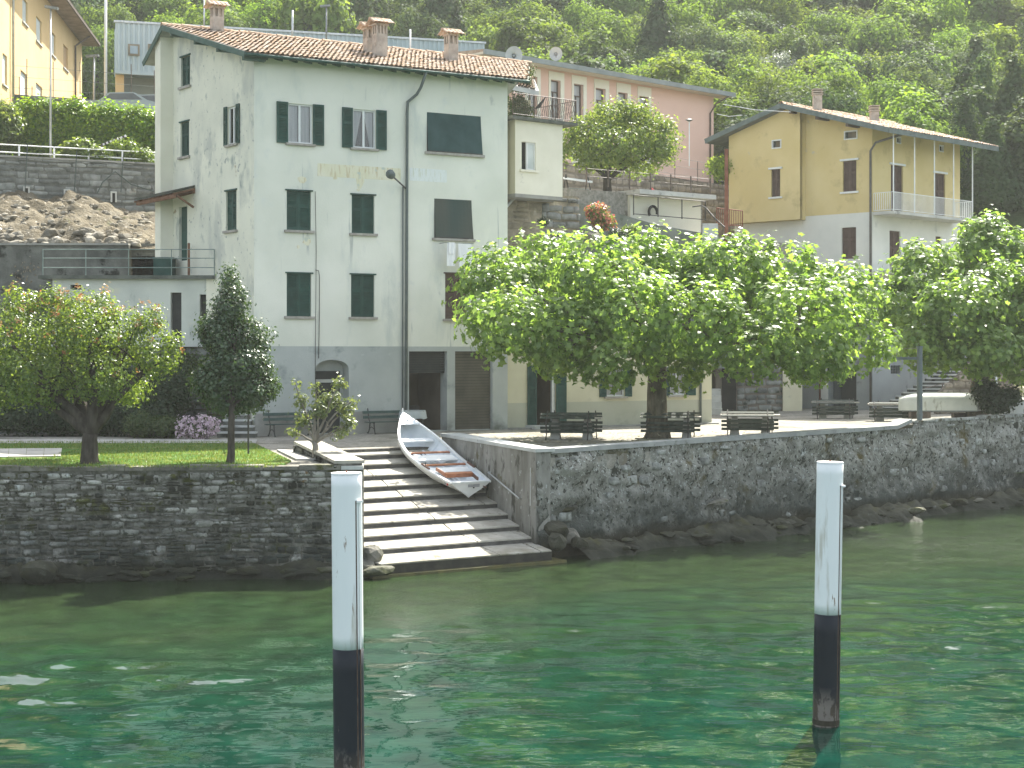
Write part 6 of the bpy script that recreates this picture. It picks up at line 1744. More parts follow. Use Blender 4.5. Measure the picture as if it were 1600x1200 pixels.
# ------------------------------------------------------------------ cream annex tower, rocks and terraces on the right of the white house
def cream_annex():
    c = at(805, 550, 70.5); PFc = Pl(c.x, c.y, vp=3900); PLc = Pl(c.x, c.y, vp=-1300)
    root = thing('cream_annex', 'small cream projecting room with one window and a balcony on top', 'building', (c.x, c.y, 12))
    W = PFc.hit(879, 250)[0]; zb = PFc.hit(805, 302)[1]; zt = PFc.hit(805, 187)[1]
    w = PFc.rect(815, 837, 221, 264.5)
    wall(PFc, [(0, zb), (W, zb), (W, zt), (0, zt)], [rc(w)], .2, 'wall', M['plaster_pale'], root)
    m = MB(); a, b = Vector(PFc.pt(0, 0, 0)), Vector(PFc.pt(W, 0, 0)); bk = PLc.d * 3.2
    m.add([(*a.xy, zb), (*(a + bk).xy, zb), (*(a + bk).xy, zt), (*a.xy, zt)], [(0, 1, 2, 3)]); m.build('side_wall', M['plaster_cream'], root)
    m = MB(); bk2 = Vector((PFc.n.x, PFc.n.y, 0)) * -3.2; m.add([(*b.xy, zb), (*(b + bk2).xy, zb), (*(b + bk2).xy, zt), (*b.xy, zt)], [(0, 1, 2, 3)]); m.build('side_wall', M['plaster_cream'], root)
    MB().hexa([(*(a - bk * 0).xy, zb - .16), (*b.xy, zb - .16), (*(b + bk2).xy, zb - .16), (*(a + bk).xy, zb - .16), (*a.xy, zb - .002), (*b.xy, zb - .002), (*(b + bk2).xy, zb - .002), (*(a + bk).xy, zb - .002)]).build('floor_slab', M['concrete'], root)
    # window
    u0, u1, z0, z1 = w; um = (u0 + u1) / 2
    wo = MB().ob(PFc, u0, u1, -.22, -.19, z0, z1).build('window', M['dark'], root)
    fr = MB()
    for x0, x1 in ((u0 + (u1 - u0) * .38, u0 + (u1 - u0) * .5), (u1 - .07, u1)): fr.ob(PFc, x0, x1, -.12, -.05, z0, z1)
    fr.ob(PFc, um, u1, -.12, -.05, z0, z0 + .07); fr.ob(PFc, um, u1, -.12, -.05, z1 - .07, z1); fr.build('frame', M['white_frame'], wo)
    MB().ob(PFc, u0 + (u1 - u0) * .5, u1 - .07, -.10, -.08, z0 + .07, z1 - .07).build('pane', M['blind_white'], wo)
    MB().ob(PFc, u0 - .12, u1 + .12, -.1, .10, z0 - .1, z0 - .005).build('sill', M['plaster_pale'], wo)
    # balcony slab and railing
    ex = PFc.hit(897, 200)[0]
    s = MB(); s.hexa([PFc.pt(-.35, .25, zt), PFc.pt(ex, .25, zt), PFc.pt(ex, -3.4, zt), PFc.pt(-.35, -3.4, zt), PFc.pt(-.35, .25, zt + .14), PFc.pt(ex, .25, zt + .14), PFc.pt(ex, -3.4, zt + .14), PFc.pt(-.35, -3.4, zt + .14)])
    s.build('balcony_slab', M['slab_edge'], root)
    z = zt + .14
    railing('balcony_railing', 'wavy dark iron railing on top of the cream annex', [PFc.pt(-.3, .2, z), PFc.pt(ex - .05, .2, z), PFc.pt(ex - .05, -3.2, z)], 1.0, 1.4, [1.0, .08], .02, .016, M['metal_brown'], balu=.11, wavy=True, br=.010)
    um_ = thing('closed_parasol', 'folded dark parasol leaning against the balcony railing', 'parasol', PFc.pt(1.2, 0, z))
    MB().tube([at(837, 170, 70.0), at(843, 165, 70.0), at(853, 151, 70.0)], [.04, .09, .015], 6).build('canopy', M['metal_dark'], um_)
    # neighbouring low roof with satellite dish
    r = thing('tiled_lean_to', 'small tiled roof with concrete edge behind the cream annex', 'roof', at(800, 115, 76))
    D = 76
    a, b, c2, d = at(775, 128, D - 3), at(842, 142, D - 1), at(835, 124, D + 3), at(775, 108, D + 2)
    MB().extr([a, b, c2, d], (0, 0, -.22)).build('slab', M['coping'], r)
    e1_ = (b - a); e2_ = (d - a)
    def PT(t, s): return tuple(a + e1_.normalized() * t + e2_.normalized() * s + Vector((0, 0, .02)))
    tile_roof(PT, 0, e1_.length - .2, 0, e2_.length, r, seed=9)
    MB().box(a.x, c2.x - .2, D + 1, D + 3, 12, a.z - .2).build('wall', M['plaster_cream'], r)
    def dish(px, py, D, rad, lb):
        c = at(px, py, D); t = thing('satellite_dish', lb, 'satellite dish', c)
        m = MB(); vs = [tuple(c + Vector((0, .12, 0)))]; fs = []
        for i in range(1, 5):
            rr = rad * i / 4
            for k in range(20):
                w = 6.283 * k / 20; vs.append((c.x + math.cos(w) * rr, c.y + .12 - .12 * (i / 4) ** 2 + .0, c.z + math.sin(w) * rr * 1.08))
        for k in range(20): fs.append((0, 1 + k, 1 + (k + 1) % 20))
        for i in range(3):
            for k in range(20): fs.append((1 + i * 20 + k, 1 + i * 20 + (k + 1) % 20, 21 + i * 20 + (k + 1) % 20, 21 + i * 20 + k))
        m.add(vs, fs); m.build('reflector', M['dish'], t, smooth=True)
        MB().tube([c + Vector((0, -.02, -rad * .1)), c + Vector((0, -.5, -rad * .8)), c + Vector((0, -.55, -rad * .8))], .018, 5).build('feed_arm', M['metal_dark'], t)
        MB().tube([c + Vector((0, .15, .3)), c + Vector((0, .15, -rad * 1.7))], .03, 6).build('mast', M['metal_grey'], t)
    dish(803, 86.5, 74.5, .40, 'large grey satellite dish on the small tiled roof')
    dish(868.5, 84, 93, .38, 'pale satellite dish on the eaves of the pink building')
M['dish'] = mat('dish', (0.36, 0.40, 0.40), (0.42, 0.45, 0.45), 2, 3, .6, .3)
cream_annex()

def terraces():
    # rock face under the cream annex
    root = thing('rock_wall', 'pale brown old stone wall under the cream annex', 'stone wall', at(850, 330, 71.5))
    P = Pl(at(785, 550, 71.8).x, 71.8, vp=5200); W = P.hit(905, 320)[0]
    MB().ob(P, 0, W, -3, 0, 5.5, P.hit(850, 304)[1]).build('core', M['stone_brown'], root)
    course_wall(P, 0, W - 2.0, 8.5, P.hit(850, 306)[1] - .05, root, M['stone_brown'], .25, .5, .4, 1.1, proud=.05, depth=.2, gap=.03, limit=120, seed=51, small=.2)
    course_wall(P, W - 2.0, W, 8.5, P.hit(850, 306)[1] - .05, root, M['stone_grey'], .2, .4, .3, .8, proud=.12, depth=.25, gap=.03, limit=60, seed=52)
    m = MB(); a = P.hit(803, 310, .3); b = P.hit(783, 332, .3); m.tube([P.pt(a[0], .3, a[1]), P.pt(b[0], .3, b[1])], .07, 6); m.build('drain_pipe', M['galv'], root)
    rock(at(930, 372, 71.5), (.9, .5, .45), M['rock'], 'large pale boulder at the end of the old stone wall', name='boulder', cat='boulder')
    # terrace with green-grey wall
    root = thing('terrace_wall', 'long mottled green-grey garden wall above the plane tree', 'wall', at(1000, 350, 74))
    P2 = Pl(at(895, 550, 74).x, 74, vp=5600); W2 = P2.hit(1165, 340)[0]
    zt = P2.hit(930, 322)[1]
    pts = []
    wall(P2, [(0, 5), (W2, 5), (W2, P2.hit(1160, 376)[1]), (P2.hit(1030, 352)[0], P2.hit(1030, 352)[1]), (P2.hit(910, 318)[0], P2.hit(910, 318)[1]), (0, zt)], [], .3, 'wall', M['wall_mossy'], root)
    m = MB(); m.prism([P2.pt(0, -.2, 0), P2.pt(W2 + 3, -.2, 0), P2.pt(W2 + 3, -12, 0), P2.pt(0, -14, 0)], 8, P2.hit(1140, 372)[1] - .1); m.build('upper_terrace', M['gravel'], kind='structure')
    # lower terrace face behind crowns
    # white store with flat slab
    c = at(985, 550, 77); P3 = Pl(c.x, c.y, vp=4200)
    root = thing('garden_store', 'low white store room with a flat concrete slab roof and a railing before it', 'shed', (c.x, c.y, 10))
    W3 = P3.hit(1095, 320)[0]; z3t = P3.hit(990, 305)[1]
    MB().ob(P3, 0, W3, -5, 0, 8, z3t).build('wall', M['plaster_pale'], root)
    We = P3.hit(1119, 318, .8)[0]
    MB().ob(P3, -.1, We, -5, .8, z3t, z3t + .22).build('roof_slab', M['concrete_light'], root)
    # tyre on the wall
    p = Vector(P3.pt(P3.hit(1015, 332)[0], .25, P3.hit(1015, 332)[1])); m = MB()
    pts = [p + P3.d * .26 * math.cos(w) + Vector((0, 0, .28 * math.sin(w))) for w in [math.pi * k / 9 - .35 for k in range(13)]]
    tag(m.tube(pts, .07, 7).build('tyre', M['rubber'], None, smooth=True), 'old black tyre leaning on the white garden store', 'tyre')
    pz = lambda px, py, v: P3.pt(P3.hit(px, py, v)[0], v, P3.hit(px, py, v)[1])
    a = Vector(pz(990, 336, 1.2)); b = Vector(pz(1102, 345, 1.2))
    railing('garden_railing', 'dark iron railing in front of the white garden store', [a, b], .95, 1.7, [1.0, .06], .03, .02, M['metal_dark'])
    # railing on the slab
    z = z3t + .22
    a = Vector(P3.pt(-3.2, .6, z)); b = Vector(P3.pt(We - .2, .6, z))
    railing('terrace_fence', 'brown metal fence on the slab of the garden store', [a, b], .85, 1.25, [.92, .5], .04, .014, M['metal_brown'])
    # bank behind slab
    m = MB(); m.prism([P3.pt(-12, -.2, 0), P3.pt(We, -.2, 0), P3.pt(We + 2, -13, 0), P3.pt(-12, -13, 0)], 8, z3t + .12); m.build('upper_garden', M['gravel'], kind='structure')
    # red umbrella folded
    tag(MB().add([at(1024, 303, 79.5), at(1018, 292, 79.4), at(1022, 303, 79.2), at(1029, 303, 79.6)], [(0, 1, 2), (1, 3, 0), (1, 2, 3)]).extr([at(1016, 303, 79.5), at(1019, 293, 79.5), at(1028, 303, 79.5)], (0, .3, 0)).build('beach_umbrella', M['red'], None), 'small red folded cloth behind the brown metal fence', 'cloth')
    # white garden swing frame left of the linden
    r = thing('garden_swing', 'white roofed garden swing frame left of the linden tree', 'garden swing', at(905, 305, 77.5))
    D = 77.6
    for x in (884, 918): MB().tube([at(x - 4, 305, D), at(x, 273, D)], .03, 5).build('leg', M['metal_dark'], r); 
    for x in (884, 918): MB().tube([at(x + 6, 306, D + 1.2), at(x, 273, D)], .03, 5).build('leg', M['metal_dark'], r)
    MB().extr([at(880, 280, D - .4), at(926, 286, D - .4), at(926, 284, D + 1), at(880, 278, D + 1)], (0, 0, .05)).build('roof', M['white_paint'], r)
    MB().extr([at(888, 300, D), at(920, 302, D), at(920, 299, D + .6), at(888, 297, D + .6)], (0, 0, .12)).build('seat', M['blind_white'], r)
    # steps with curved handrail
    root = thing('terrace_steps', 'small stone steps with dark handrail right of the garden store', 'steps', at(1110, 362, 76))
    for i in range(6):
        D = 75.6 + i * .3; y = 372 - i * 4.6; a, b = at(1098, y, D), at(1122, y, D)
        MB().box(a.x, b.x, D, D + .4, a.z - .5, a.z).build('step', M['coping'], root)
    m = MB(); m.tube([at(1132, 355, 75), at(1116, 340, 75.6), at(1103, 325, 76.4), at(1097, 321, 76.8), at(1082, 323, 77)], .035, 6); m.build('handrail', M['metal_dark'], root)
    # big coursed wall under the pink building
    P4 = Pl(at(880, 550, 85).x, 85, vp=3400)
    root = thing('path_retaining_wall', 'brown-grey stone retaining wall below the pink building', 'stone wall', P4.pt(0, 0, 12))
    W4 = P4.hit(1160, 300)[0]
    z0_, z1_ = P4.hit(930, 260)[1], P4.hit(1155, 292)[1]
    zz = lambda u: z0_ + (z1_ - z0_) * (u - P4.hit(930, 260)[0]) / (P4.hit(1155, 292)[0] - P4.hit(930, 260)[0])
    wall(P4, [(0, 9), (W4, 9), (W4, zz(W4)), (0, zz(0))], [], .3, 'core', M['mortar_brown'], root)
    course_wall(P4, 0, W4, 12.0, zz, root, M['stone_path'], .2, .38, .3, .8, proud=.03, depth=.12, gap=.03, limit=280, seed=61)
    m = MB(); m.prism([P4.pt(0, -.3, 0), P4.pt(W4 + 8, -.3, 0), P4.pt(W4 + 8, -9, 0), P4.pt(0, -9, 0)], 9, zz(W4) - .05); m.build('pink_house_yard', M['gravel'], kind='structure')
    a, b = Vector(P4.pt(P4.hit(1020, 275)[0], -.1, zz(P4.hit(1020, 275)[0]))), Vector(P4.pt(W4, -.1, zz(W4)))
    railing('wire_fence', 'thin wire fence with slim posts below the pink building', [a, b], 1.15, 2.0, [1.0, .6, .2], .025, .008, M['metal_brown'], cat='fence')
M['wall_mossy'] = mat('wall_mossy', (0.12, 0.14, 0.115), (0.20, 0.22, 0.19), 1.2, 8, .95, .1, .5, 10, .03, ov=[((0.28, 0.29, 0.26), 1.6, .62, .08), ((0.06, 0.075, 0.05), 1.5, .56, .1)])
M['mortar_brown'] = mat('mortar_brown', (0.14, 0.12, 0.10), (0.20, 0.18, 0.15), 2, 6, .95, .1, .5, 10, .03)
M['stone_path'] = mat('path_stone', (0.20, 0.175, 0.145), (0.32, 0.285, 0.24), 2, 6, .95, .1, .5, 10, .03, rand=.25, ov=[((0.42, 0.38, 0.32), 2.4, .62, .08), ((0.09, 0.09, 0.07), 2, .6, .08)])
terraces()

def pink_building():
    P = Pl(at(800, 550, 90).x, 90, vp=3450)
    root = thing('house', 'long pink building with white framed windows and a thin flat roof', 'house', P.pt(0, 0, 14))
    W = P.hit(1115, 200)[0]; ze = P.hit(1000, 132)[1]
    zb = 13.0
    wins = []; pan = []
    for (x0, x1, yt) in ((824, 839, 118), (860, 875.5, 124), (896, 911, 130.5), (930, 945.5, 137), (965, 980, 143.5), (998, 1012.5, 149.5)):
        r = P.rect(x0, x1, yt, yt + 60); wins.append(r)
    for (a, b) in ((820, 844), (857, 881), (893, 916), (928, 951), (963, 985), (996, 1017)):
        pan.append((P.hit(a, 140)[0], P.hit(b, 140)[0]))
    wall(P, [(0, zb), (W, zb), (W, ze), (0, ze)], [rc(w) for w in wins], .3, 'wall', M['plaster_pink'], root)
    for (a, b), w in zip(pan, wins):
        ztop = ze - .12
        m = MB(); m.ob(P, a, w[0] - .0, .005, .05, zb + .3, ztop); m.ob(P, w[1], b, .005, .05, zb + .3, ztop); m.ob(P, w[0], w[1], .005, .05, w[3], ztop); m.ob(P, w[0], w[1], .005, .05, zb + .3, w[2]); m.build('window_surround', M['plaster_pale'], root)
        wo = MB().ob(P, w[0], w[1], -.3, -.25, w[2], w[3]).build('window', M['glass_grey'], root)
        f = MB(); t = .06; um = (w[0] + w[1]) / 2; zm = w[3] - (w[3] - w[2]) * .3
        for x0, x1 in ((w[0], w[0] + t), (w[1] - t, w[1]), (um - t / 2, um + t / 2)): f.ob(P, x0, x1, -.25, -.18, w[2], w[3] if x0 != um - t / 2 else zm)
        f.ob(P, w[0] + t, w[1] - t, -.248, -.182, zm - t / 2, zm + t / 2); f.ob(P, w[0] + t, w[1] - t, -.248, -.182, w[3] - t, w[3]); f.build('frame', M['metal_brown'], wo)
        MB().ob(P, w[0] - .1, w[1] + .1, .05, .12, w[2] - .1, w[2]).build('sill', M['coping'], wo)
    m = MB(); m.ob(P, -3, W + .9, -.2, .9, ze, ze + .12); m.build('soffit', M['soffit'], root)
    m = MB(); m.ob(P, -3, W + 1.0, .9, 1.0, ze - .02, ze + .26); m.build('fascia', M['galv_dark'], root)
    m = MB(); m.hexa([P.pt(-3, .9, ze + .12), P.pt(W + .9, .9, ze + .12), P.pt(W + .9, -9, ze + .12), P.pt(-3, -9, ze + .12), P.pt(-3, .9, ze + .26), P.pt(W + .9, .9, ze + .26), P.pt(W + .9, -9, ze + .9), P.pt(-3, -9, ze + .9)]); m.build('roof', M['tile'], root)
    m = MB(); m.add([P.pt(W, 0, zb), P.pt(W, -9, zb), P.pt(W, -9, ze), P.pt(W, 0, ze)], [(0, 1, 2, 3)]); m.build('end_wall', M['plaster_pink'], root)
    u, _ = P.hit(1108, 200); MB().tube([P.pt(W + .4, .95, ze), P.pt(u + .2, .4, ze - .5), P.pt(u, .1, ze - 1.1), P.pt(u, .1, zb)], .055, 6).build('downpipe', M['metal_brown'], root, smooth=True)
    # lamp in front
    p = at(1077, 260, 87.5); L = thing('garden_lamp', 'slim pale lamp post with a small dish head before the pink wall', 'street lamp', p)
    t = at(1077, 190, 87.5); MB().tube([p, t], .03, 6).build('pole', M['white_paint'], L)
    MB().tube([t, t + Vector((0, 0, .1)), t + Vector((0, 0, .16))], [.06, .22, .02], 10).build('lamp_head', M['metal_grey'], L)
M['glass_grey'] = mat('glass_grey', (0.34, 0.36, 0.37), (0.42, 0.44, 0.45), .6, 3, .15, .5)
M['soffit'] = mat('soffit', (0.55, 0.50, 0.40), (0.62, 0.57, 0.46), 1, 3, .9, .1)
M['galv_dark'] = mat('galv_dark', (0.16, 0.19, 0.18), (0.22, 0.25, 0.24), 1, 3, .5, .4)
pink_building()

# ------------------------------------------------------------------ yellow house
def yellow_house():
    root = thing('house', 'yellow house with white lower storey and balcony, on the right', 'house', (YC.x, YC.y, ZG))
    L, Rr = PYL, PYR
    zc = 17.35; WL_ = L.hit(1155, 250)[0]; WR = Rr.hit(1500, 300)[0]
    zm = L.hit(1363, 331)[1]                            # yellow / white boundary
    zw = zm - 3.35                                      # white / grey boundary, hidden in the trees
    ar, zr = L.hit(1232, 163)
    ar, zr = L.hit(1240, 170)
    bu = L.hit(1252, 250)[0]                            # bay edge
    y = lambda *a: L.rect(*a)
    w1 = y(1206, 1221, 219, 233); w2 = y(1319, 1340, 205, 219); w3 = y(1205, 1219, 265, 308); w4 = y(1317, 1338, 252, 300)
    zL = zr - (WL_ - ar) * (zr - zc) / ar
    # yellow gable: main part and bay
    wall(L, [(0, zm), (bu, zm), (bu, zr - (bu - ar) * (zr - zc) / ar if bu > ar else zc + (zr - zc) * bu / ar), (0, zc)] if bu < ar else [(0, zm), (bu, zm), (bu, zr - (bu - ar) * (zr - zc) / ar), (ar, zr), (0, zc)],
         [rc(w2), rc(w4)], .22, 'wall', M['plaster_yellow'], root)
    bv = .55
    b0, _ = L.hit(1250, 250, bv)
    q1 = L.rect(1206, 1221, 219, 233, bv); q3 = L.rect(1205, 1219, 265, 308, bv)
    zbm = L.hit(1200, 346, bv)[1]
    zz = lambda u: zc + (zr - zc) * u / ar if u < ar else zr - (u - ar) * (zr - zc) / ar
    pts = [(b0, zbm), (WL_ + .3, zbm), (WL_ + .3, zz(WL_ + .3))] + ([(ar, zr)] if b0 < ar else []) + [(b0, zz(b0))]
    wall(L, pts, [rc(q1), rc(q3)], .2, 'wall', M['plaster_yellow'], root, v=bv)
    MB().add([L.pt(b0, bv, zbm), L.pt(b0, 0, zbm), L.pt(b0, 0, zz(b0)), L.pt(b0, bv, zz(b0))], [(0, 1, 2, 3)]).add([L.pt(b0, bv, zbm), L.pt(WL_ + .3, bv, zbm), L.pt(WL_ + .3, -.2, zbm), L.pt(b0, -.2, zbm)], [(0, 1, 2, 3)]).build('bay_return', M['plaster_yellow'], root)
    # lower storeys, left face
    w5 = y(1315, 1337.5, 356, 405)
    wall(L, [(0, zw), (WL_ + .3, zw), (WL_ + .3, zm), (0, zm)], [rc(w5)], .2, 'lower_wall', M['plaster_white'], root, v=-.004)
    dg = y(1295, 1338, 585, 640); dg = (dg[0], dg[1], ZG + .03, dg[3] + .3)
    wall(L, [(0, ZG - .3), (L.hit(1250, 600)[0], ZG - .3), (L.hit(1250, 600)[0], zw), (0, zw)], [rc(dg)], .5, 'ground_storey_wall', M['plaster_grey2'], root, v=-.002)
    MB().ob(L, dg[0], dg[1], -.55, -.5, ZG, dg[3]).build('garage_door', M['dark_door'], root)
    MB().ob(L, dg[1] - .45, dg[1] - .03, -.5, -.42, ZG, dg[3]).build('garage_door_leaf', M['metal_grey_dark'], root)
    MB().ob(L, dg[1] + .05, dg[1] + .55, .0, .03, ZG, dg[3]).build('door_surround', M['plaster_white'], root)
    u, _ = L.hit(1282, 600); MB().tube([L.pt(u, .06, zw), L.pt(u, .06, ZG)], .05, 6).build('downpipe', M['rust'], root, smooth=True)
    def shut(P, w, v=0.0, hood=True, sill=True, name='window'):
        wo = MB().ob(P, w[0], w[1], v - .2, v - .17, w[2], w[3]).build(name, M['dark'], root)
        um = (w[0] + w[1]) / 2
        shutter(P, w[0] + .01, um - .003, w[2] + .01, w[3] - .01, v - .12, M['brown_paint'], wo); shutter(P, um + .003, w[1] - .01, w[2] + .01, w[3] - .01, v - .12, M['brown_paint'], wo)
        if hood: MB().ob(P, w[0] - .14, w[1] + .14, v, v + .08, w[3], w[3] + .1).build('lintel', M['white_frame'], wo)
        if sill: MB().ob(P, w[0] - .14, w[1] + .14, v, v + .08, w[2] - .1, w[2] - .003).build('sill', M['white_frame'], wo)
    def attic(P, w, v=0.0):
        wo = MB().ob(P, w[0], w[1], v - .2, v - .14, w[2], w[3]).build('window', M['glass_dark'], root)
        f = MB(); t = .06
        f.ob(P, w[0], w[0] + t, v - .1, v + .03, w[2], w[3]); f.ob(P, w[1] - t, w[1], v - .1, v + .03, w[2], w[3]); f.ob(P, w[0] + t, w[1] - t, v - .098, v + .028, w[3] - t, w[3]); f.ob(P, w[0] + t, w[1] - t, v - .098, v + .028, w[2], w[2] + t); f.build('frame', M['white_frame'], wo)
    attic(L, q1, bv); attic(L, w2); shut(L, q3, bv); shut(L, w4); shut(L, w5, hood=False, sill=False)
    # right face
    r = lambda *a: Rr.rect(*a)
    a1 = r(1400, 1407.5, 213, 224); a2 = r(1467, 1474, 226, 237)
    d1 = r(1392, 1411, 257, 329); d2 = r(1460, 1477, 270, 337)
    l1 = r(1390, 1407, 360, 430); l2 = r(1462, 1471, 369, 430)
    zslab = Rr.hit(1363, 331)[1]
    d1 = (d1[0], d1[1], zslab + .02, d1[3]); d2 = (d2[0], d2[1], zslab + .02, d2[3])
    wall(Rr, [(0, zm), (WR, zm), (WR, zc), (0, zc)], [rc(q) for q in (a1, a2, d1, d2)], .2, 'wall', M['plaster_yellow'], root)
    wall(Rr, [(0, zw), (WR, zw), (WR, zm), (0, zm)], [rc(q) for q in (l1, l2)], .2, 'lower_wall', M['plaster_white'], root, v=-.004)
    g1 = r(1392, 1407, 571, 584); g2 = r(1452, 1470, 557, 566)
    wall(Rr, [(0, ZG - .3), (WR + 3, ZG - .3), (WR + 3, zw), (0, zw)], [rc(g1), rc(g2)], .3, 'ground_storey_wall', M['plaster_grey2'], root, v=-.002)
    for g in (g1, g2):
        wo = MB().ob(Rr, g[0], g[1], -.3, -.26, g[2], g[3]).build('window', M['dark'], root)
        b = MB(); n = 6
        for k in range(n + 1): x = g[0] + (g[1] - g[0]) * k / n; b.ob(Rr, x - .012, x + .012, -.03, -.006, g[2], g[3])
        for k in (.33, .66): zq = g[2] + (g[3] - g[2]) * k; b.ob(Rr, g[0], g[1], -.04, -.03, zq - .01, zq + .01)
        b.build('window_bars', M['metal_grey'], wo)
    for w in (a1, a2): attic(Rr, w)
    for w in (d1, d2): shut(Rr, w, sill=False, name='balcony_door')
    for w in (l1, l2): shut(Rr, w, hood=False, sill=False)
    # balcony
    bw = 1.25; u0, u1 = .05, Rr.hit(1521, 330, bw)[0]
    MB().ob(Rr, u0, u1, 0, bw, zslab - .16, zslab).build('balcony_slab', M['concrete_light'], root)
    z = zslab
    pp = [Rr.pt(u0, .05, z), Rr.pt(u0, bw - .05, z), Rr.pt(u1 - .05, bw - .05, z), Rr.pt(u1 - .05, .05, z)]
    for a, b in zip(pp, pp[1:]):
        a, b = Vector(a), Vector(b)
        for k in (.06, .95): MB().tube([a + Vector((0, 0, k)), b + Vector((0, 0, k))], .018, 5).build('balcony_rail', M['white_paint'], root)
        n = int((b - a).length / .105); m = MB()
        for i in range(n + 1):
            p = a.lerp(b, i / n); m.tube([p + Vector((0, 0, .06)), p + Vector((0, 0, .95))], .013, 4, cap=False)
        m.build('balusters', M['white_paint'], root, kind='stuff')
    # roof
    ov = .75; vo = 1.15
    sl = (zr - zc) / ar
    aL = L.hit(1103, 229, vo)[0]; sLl = sl
    Lp = lambda a, b, z_: tuple(YC.xy.to_3d() + L.d * a + Rr.d * b + Vector((0, 0, z_)))
    b0_, b1_ = -vo, WR + 1.1
    eR = 1.65                                        # overhang beyond the balcony side
    zER = zc - eR * sl + .1; zRi = zr + .1
    zEL = zRi - (aL - ar) * sl
    m = MB()
    m.extr([Lp(-eR, b0_, zER), Lp(-eR, b1_, zER), Lp(ar, b1_, zRi), Lp(ar, b0_, zRi)], (0, 0, -.16))
    m.extr([Lp(ar, b0_, zRi), Lp(ar, b1_, zRi), Lp(aL, b1_, zEL), Lp(aL, b0_, zEL)], (0, 0, -.16))
    roof = m.build('roof', M['eave_grey'], root)
    cs = math.sqrt(1 + sl * sl)
    tile_roof(lambda t, s: Lp(-eR + s / cs, b0_ + t, zER + s / cs * sl), 0, b1_ - b0_, 0, (ar + eR) * cs, roof, seed=21, pitch=.24, row=.4)
    tile_roof(lambda t, s: Lp(aL - s / cs, b0_ + t, zEL + s / cs * sl), 0, b1_ - b0_, 0, (aL - ar) * cs, roof, seed=22, pitch=.24, row=.4)
    a, b = Lp(ar, b0_, zRi + .06), Lp(ar, b1_, zRi + .06); ridge_tiles(a, b, 26, root, .15)
    for p, q in ((Lp(-eR, b0_, zER), Lp(ar, b0_, zRi)), (Lp(ar, b0_, zRi), Lp(aL, b0_, zEL)), (Lp(-eR, b0_, zER), Lp(-eR, b1_, zER))):
        MB().bar(Vector(p) - Vector((0, 0, .05)), Vector(q) - Vector((0, 0, .05)), .05, .26).build('fascia', M['green_faded2'], root)
    for a_ in (.8, 2.6, 4.2):
        p, q = Vector(Lp(a_, b0_ + .1, zER + (a_ + eR) * sl - .25)), Vector(Lp(a_, .2, zER + (a_ + eR) * sl - .25)); MB().bar(p, q, .16, .18).build('purlin_end', M['metal_brown'], root)
    # white balcony posts up to the eave
    for px in (1396, 1429, 1460, 1490, 1519.5):
        u, _ = Rr.hit(px, 300, bw - .05); MB().tube([Rr.pt(u, bw - .05, zslab), Rr.pt(u, bw - .05, zER + .12)], .035, 6).build('balcony_post', M['white_paint'], root)
    # down pipe at the corner
    m = MB(); p = Lp(-eR + .1, .3, zER - .1)
    m.tube([p, L.pt(-.25, .1, zc - .85), L.pt(.05, .1, zc - 1.25), L.pt(.05, .09, 9), L.pt(.05, .09, ZG)], .06, 8); m.build('downpipe', M['metal_brown2'], root, smooth=True)
    # chimneys
    for px, py, D, hh in ((1277, 160, 85.5, .75), (1366, 183, 88, .62)):
        c = at(px, py, D)
        c.z -= .1
        m = MB(); m.box(c.x - .22, c.x + .22, c.y - .22, c.y + .22, c.z - 1.2, c.z + hh * .62); ch = m.build('chimney', M['chimney'], root)
        for k in range(3): MB().box(c.x - .27, c.x + .27, c.y - .27, c.y + .27, c.z + hh * .62 + k * .13 + .02, c.z + hh * .62 + k * .13 + .08).build('cap_slab', M['chimney'], ch)
    # rear and side closing walls
    m = MB(); m.add([Lp(0, WR, ZG), Lp(WL_, WR, ZG), Lp(WL_, WR, zL), Lp(ar, WR, zr), Lp(0, WR, zc)], [(0, 1, 2, 3, 4)]); m.add([Lp(WL_ + .3, 0, ZG), Lp(WL_ + .3, WR, ZG), Lp(WL_ + .3, WR, zL), Lp(WL_ + .3, 0, zL)], [(0, 1, 2, 3)]); m.build('rear_wall', M['plaster_yellow'], root)
    # brown porch post and porch railing under the long eave
    p = at(1135, 352, 77.5); q = Vector((p.x, p.y, at(1135, 233, 77.5).z))
    MB().bar(p - Vector((0, 0, 2)), q, .16, .16).build('porch_post', M['rust'], root)
    a, b = at(1120, 352, 78.5), at(1160, 356, 80)
    railing('porch_railing', 'brown timber porch railing left of the yellow house', [a, b], .85, .9, [1, .1], .03, .025, M['rust'], balu=.15, br=.018)
    # lower balcony railing on the white storey
    z2 = zw + .02; 
    a, b = Vector(Rr.pt(.1, .9, z2 + .3)), Vector(Rr.pt(WR, .9, z2 + .3))
    MB().ob(Rr, .05, WR, 0, .95, z2 + .14, z2 + .3).build('lower_balcony_slab', M['concrete_light'], root)
    railing('balcony_railing', 'white iron railing of the lower balcony just above the tree crowns', [a, b], at(1370, 408, a.y).z - a.z, 2.2, [1, .08], .02, .018, M['white_paint'], balu=.12)
M['plaster_grey2'] = mat('plaster_grey2', (0.27, 0.29, 0.285), (0.34, 0.36, 0.35), .6, 6, .92, .1, .2, 12, .01, ov=[((0.2, 0.21, 0.2), 1.1, .6, .1)])
M['metal_grey_dark'] = mat('metal_grey_dark', (0.06, 0.07, 0.07), (0.08, 0.09, 0.09), 1, 3, .6, .3)
M['metal_brown2'] = mat('pipe_brown', (0.09, 0.085, 0.075), (0.13, 0.12, 0.11), 3, 3, .6, .3)
M['eave_grey'] = mat('eave_grey', (0.10, 0.11, 0.10), (0.15, 0.16, 0.15), 2, 4, .9, .1)
